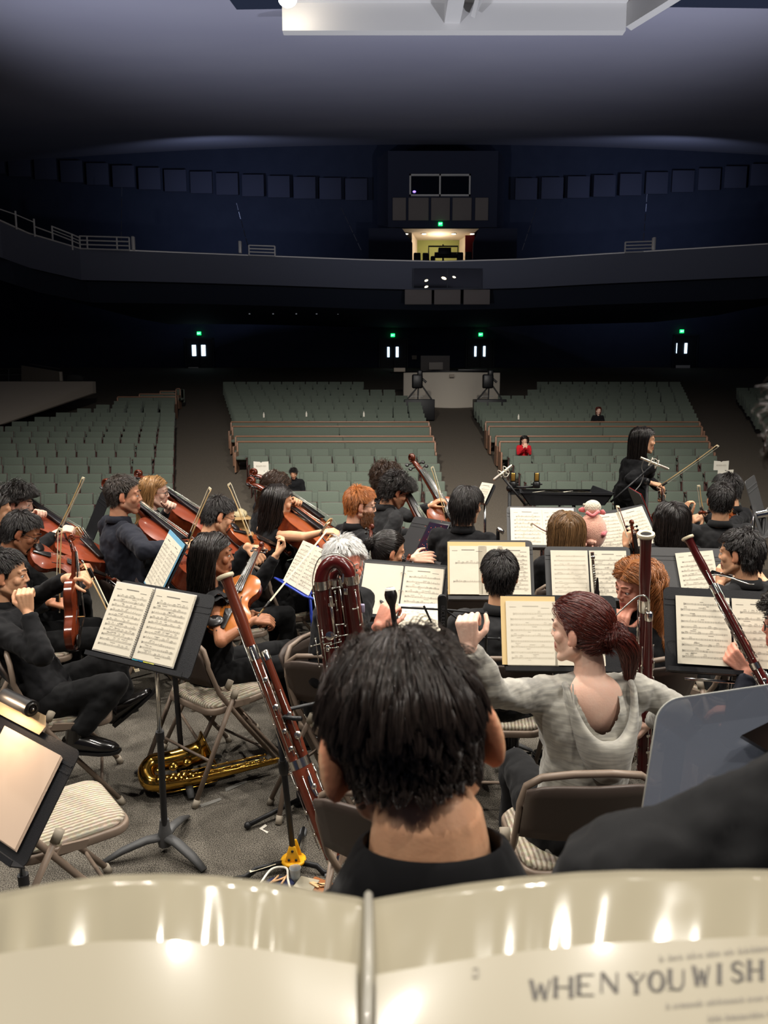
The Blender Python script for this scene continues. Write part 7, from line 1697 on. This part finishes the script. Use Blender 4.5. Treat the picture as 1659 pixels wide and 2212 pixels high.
# ---------------------------------------------------------------- near binder of music in clear sleeves
def binder():
    Yt,Yb=.42,.31
    r=wthing('music_binder','open music binder in glossy clear sleeves along the bottom of the picture','music binder',W(800,2250,.25)); r['_mw']=1
    tl=[(-260,1965),(-120,1945),(0,1928),(120,1905),(240,1890),(350,1887),(470,1892),(580,1905),(690,1925),(770,1938),(792,1944)]
    tr=[(800,1944),(830,1938),(900,1926),(1000,1910),(1120,1895),(1250,1884),(1350,1880),(1480,1880),(1600,1878),(1720,1880),(1900,1890)]
    M_sl=mat('glossy_sleeve',(166,158,136),.15,spec=.6,coat=.6,bump=.1,bump_scale=9)
    M_pg=mat('sleeved_page',(178,170,150),.3,spec=.4,coat=.5)
    M_tit=mat('title_ink',(96,92,86),.6)
    wv=lambda px,t: (.0012*math.sin(px*.043+1.6*math.sin(px*.011)+t*1.2)+.0010*math.sin(px*.021+t*1.5))*math.sin(math.pi*min(1,t*1.2+.0))**.5*(1.0 if px<800 else .6)
    out={}
    for nm,T in(('left',tl),('right',tr)):
        T0=T; T=[(x,float(np.interp(x,[p[0] for p in T0],[p[1] for p in T0]))) for x in range(T0[0][0],T0[-1][0]+1,10)]; rows=[]; top=[W(px,py,Yt) for px,py in T]; bot=[W(px,2330+(py-1900)*.6,Yb) for px,py in T]
        m=MB(); nv=14; me=[]
        for (px,_),a,b in zip(T,top,bot):
            rows.append([m.pt(a.lerp(b,k/nv)+V((0,0,.0015*math.sin(math.pi*k/nv)+wv(px,k/nv)))) for k in range(nv+1)])
        for a,b in zip(rows,rows[1:]):
            for j in range(nv): m.face((a[j],a[j+1],b[j+1],b[j]))
        o=m.build('sleeve',M_sl,r,180); sd=o.modifiers.new('s','SOLIDIFY'); sd.thickness=.0012; sd.offset=-1
        def surf(px,t,T=T):
            for (x0,y0),(x1,y1) in zip(T,T[1:]):
                if px<=x1: 
                    u=(px-x0)/(x1-x0); y=y0+(y1-y0)*u; break
            a=W(px,y,Yt); b=W(px,2330+(y-1900)*.6,Yb); return a.lerp(b,t)+V((0,0,.0015*math.sin(math.pi*t)+.0028))
        out[nm]=surf
        x0,x1=(-260,770) if nm=='left' else (812,1890)
        m=MB(); nx=24; top_t=.40 if nm=='left' else .44
        R_=[[m.pt(surf(x0+(x1-x0)*i/nx,(top_t+(.06*(1-(i/nx)*1.6) if nm=='right' else .05*(i/nx)))+ (1.0-top_t-.06)*j/10)) for j in range(11)] for i in range(nx+1)]
        for a,b in zip(R_,R_[1:]):
            for j in range(10): m.face((a[j],a[j+1],b[j+1],b[j]))
        m.build('page',M_pg,r,180)
    S=out['right']
    # title in serif capitals built from strokes
    G={'W':[((0,1),(.25,0),1),((.25,0),(.5,.8),.45),((.5,.8),(.75,0),1),((.75,0),(1,1),.45)],'H':[((.1,0),(.1,1),1),((.9,0),(.9,1),1),((.1,.5),(.9,.5),.4)],'E':[((.1,0),(.1,1),1),((.1,1),(.9,1),.4),((.1,0),(.9,0),.4),((.1,.5),(.65,.5),.4)],'N':[((.1,0),(.1,1),.45),((.1,1),(.9,0),1),((.9,0),(.9,1),.45)],'Y':[((0,1),(.5,.45),1),((1,1),(.5,.45),.45),((.5,.45),(.5,0),1)],'O':None,'U':[((.1,1),(.1,.3),1),((.1,.3),(.3,0),.8),((.3,0),(.7,0),.5),((.7,0),(.9,.3),.5),((.9,.3),(.9,1),.45)],'I':[((.5,0),(.5,1),1)],'P':[((.2,0),(.2,1),1),((.2,1),(.8,.9),.5),((.8,.9),(.8,.6),.9),((.8,.6),(.2,.5),.5)],'S':[((.9,.8),(.6,1),.5),((.6,1),(.2,.9),.6),((.2,.9),(.2,.62),.8),((.2,.62),(.8,.4),1),((.8,.4),(.8,.12),.8),((.8,.12),(.4,0),.6),((.4,0),(.1,.22),.5)]}
    G['O']=[((.5+.42*math.cos(a),.5+.5*math.sin(a)),(.5+.42*math.cos(a+.63),.5+.5*math.sin(a+.63)),.5+.5*abs(math.cos(a+.3))) for a in [.628*i for i in range(10)]]
    SER={'W':[0,1],'H':1,'E':1,'N':1,'Y':1,'U':1,'I':1}
    def tt(py):   # approximate surface parameter of a picture row
        return (py-1880)/(2318-1880)
    lay=[('WHEN',1142,1340,2160,2128),('YOU',1352,1482,2147,2110),('WISH',1494,1650,2130,2096),('UPON',1672,1850,2116,2082)]
    def q(m,px0,py0,px1,py1,w):
        n=2; a=S(px0,max(.01,tcv(px0,py0))); b=S(px1,max(.01,tcv(px1,py1))); d=(b-a); 
        if d.length<1e-6: return
        nr=V((0,-.6,.8)); s=d.normalized().cross(nr).normalized()*w; e=nr*.0004
        m.poly([a-s+e,b-s+e,b+s+e,a+s+e])
    def tcv(px,py):
        lo,hi=0.0,1.0
        for _ in range(22):
            mid=(lo+hi)/2
            if proj(S(px,mid))[1]<py: lo=mid
            else: hi=mid
        return (lo+hi)/2
    m=MB()
    for word,xa,xb,yb_,yt_ in lay:
        n=len(word); cw=(xb-xa)/n
        for i,ch in enumerate(word):
            x0=xa+cw*(i+.08); ww=cw*.84; dy=-(i*cw)*.10
            for (ax,ay),(bx,by),wt in G[ch]:
                q(m,x0+ax*ww,yb_+dy-ay*44,x0+bx*ww,yb_+dy-by*44,.00115*wt)
                if wt>.9 and abs(ax-bx)<.02:
                    for yy in(0,1): q(m,x0+ax*ww-6,yb_+dy-yy*44,x0+ax*ww+6,yb_+dy-yy*44,.00025)
    m.build('title_lettering',M_tit,r,0)
    rr=random.Random(2); M_fi=mat('faint_ink',(146,140,128),.6)
    for xa,xb,y0,sl in((1425,1850,2078,-.10),(1440,1850,2180,-.09),(1530,1850,2208,-.09)):
        x=xa; m=MB()
        while x<xb:
            wch=rr.uniform(7,12); q(m,x,y0+(x-xa)*sl,x,y0+(x-xa)*sl-rr.uniform(9,15),.0004); q(m,x+3,y0+(x-xa)*sl-2,x+wch*.7,y0+(x-xa)*sl-8,.0004); x+=wch+ (8 if rr.random()<.2 else 2)
        m.build('small_lettering',M_fi,r,0)
    m=MB(); q(m,1020,2112,1032,2112,.0004); q(m,1032,2112,1032,2092,.0004); q(m,1032,2092,1020,2094,.0004); q(m,1022,2102,1022,2112,.0004); m.build('rehearsal_number',M_fi,r,0)
    m=MB(); m.tube([W(796,1942,Yt),W(796,2100,.365),W(790,2330,Yb)],[(.006,.003)]*3,8); m.build('spine',mat('spine_plastic',(176,172,160),.25,coat=.4),r,180)
binder()
# ---------------------------------------------------------------- light
wd=bpy.data.worlds.new('world'); scene.world=wd; wd.use_nodes=True
bg=wd.node_tree.nodes['Background']; bg.inputs['Color'].default_value=(0.25,0.32,0.6,1); bg.inputs['Strength'].default_value=0.08
def spot(name,loc,tgt,power,ang=70,rad=0.12,blend=0.6,col=(1,0.92,0.80)):
    l=bpy.data.lights.new(name,'SPOT'); l.energy=power; l.spot_size=R(ang); l.spot_blend=blend; l.shadow_soft_size=rad; l.color=col
    o=bpy.data.objects.new(name,l); COL.objects.link(o); o.location=loc; d=V(tgt)-V(loc); o.rotation_euler=d.to_track_quat('-Z','Y').to_euler(); return o
K=1.9
for i,(x,y,z,tx,ty) in enumerate([(-5,4.2,8.2,-2.6,4.6),(-1.6,3.6,8.6,-0.9,3.1),(1.6,3.6,8.6,1.0,3.1),(5,4.2,8.2,2.6,4.6),(-4,7.2,8.2,-2.4,4.6),(0,7.6,8.4,0,4.2),(4,7.2,8.2,2.4,4.6)]):
    spot('stage_light',(x,y,z),(tx,ty,0.8),(520 if abs(x)<2 and y<5 else 690)*K,62,0.06,.7,(1,.94,.86))
spot('house_spill',(-2.5,6.5,9.0),(-3.2,17.0,-1),4300*K,80,0.3,1.0,(1,.95,.88))
spot('house_spill',(2.5,6.5,9.0),(4.2,17.0,-1),4300*K,80,0.3,1.0,(1,.95,.88))
for sx in(-1,1): spot('ceiling_bounce_fill',(sx*7.6,9.6,.4),(sx*2+1,20,10.4),6000,74,.3,1.0,(.86,.89,1))  # added uplights out of view, standing in for stage light bounced upward
for sx in(-1,1): spot('stage_light',(sx*2.6+.3,-.6,7.6),(sx*.5+.2,2.6,1.2),330*K,60,.06,.7,(1,.92,.82))
for sx in(-1,1): spot('rear_wall_fill',(sx*12+3,39.5,11.0),(sx*12+3,49,13.5),900,120,.4,1.0,(.62,.72,1))  # unseen blue spots added to brighten the rear wall and its panels
for sx,pw in((-1,150),(1,260)):
    l=bpy.data.lights.new('fill_light','AREA'); l.energy=pw; l.size=2.2; l.color=(1,.95,.88); o=bpy.data.objects.new('fill_light',l); COL.objects.link(o); o.location=(sx*5.5,1.2,6.2); o.rotation_euler=(V((0,4.6,1))-o.location).to_track_quat('-Z','Y').to_euler()  # unseen soft fill, added to lift the faces
# lamp visible at the top of the picture
q=at(622,-6,15.4)
w=wthing('stage_spotlight','bright spotlight blazing at the end of the white ceiling fascia','spotlight',q)
m=MB(); m.lathe([(0.02,0),(0.11,0.03),(0.13,0.1),(0.13,0.35),(0.08,0.42)],16,q,(0,0.5,0.6)); m.build('housing',M_blackp,w)
m=MB(); m.ell(q+V((0,-0.05,-0.06)),(0.17,0.08,0.14)); m.build('lamp_lens',mat('spot_lens',(255,244,222),0.4,emit=60.0),w)
def point(name,loc,p,rad=0.2,col=(1,0.93,0.85)):
    l=bpy.data.lights.new(name,'POINT'); l.energy=p; l.shadow_soft_size=rad; l.color=col; o=bpy.data.objects.new(name,l); COL.objects.link(o); o.location=loc; return o
point('fascia_lamp',(q.x+0.2,14.6,8.9),3,.2,(.9,.88,1)); 
point('fascia_lamp',(at(1440,-10,14.2).x,14.6,8.9),3,.2,(.9,.88,1))
point('portal_lamp',((bx0+bx1)/2,YP+1.4,zc-0.7),85,0.3,(1,0.85,0.65))
scene.view_settings.view_transform='Standard'; scene.view_settings.look='None'; scene.view_settings.exposure=-0.1; scene.view_settings.gamma=1.0; scene.view_settings.use_curve_mapping=False
scene.cycles.use_denoising=True
scene.cycles.max_bounces=6; scene.cycles.caustics_reflective=False; scene.cycles.caustics_refractive=False; scene.cycles.sample_clamp_indirect=4.0
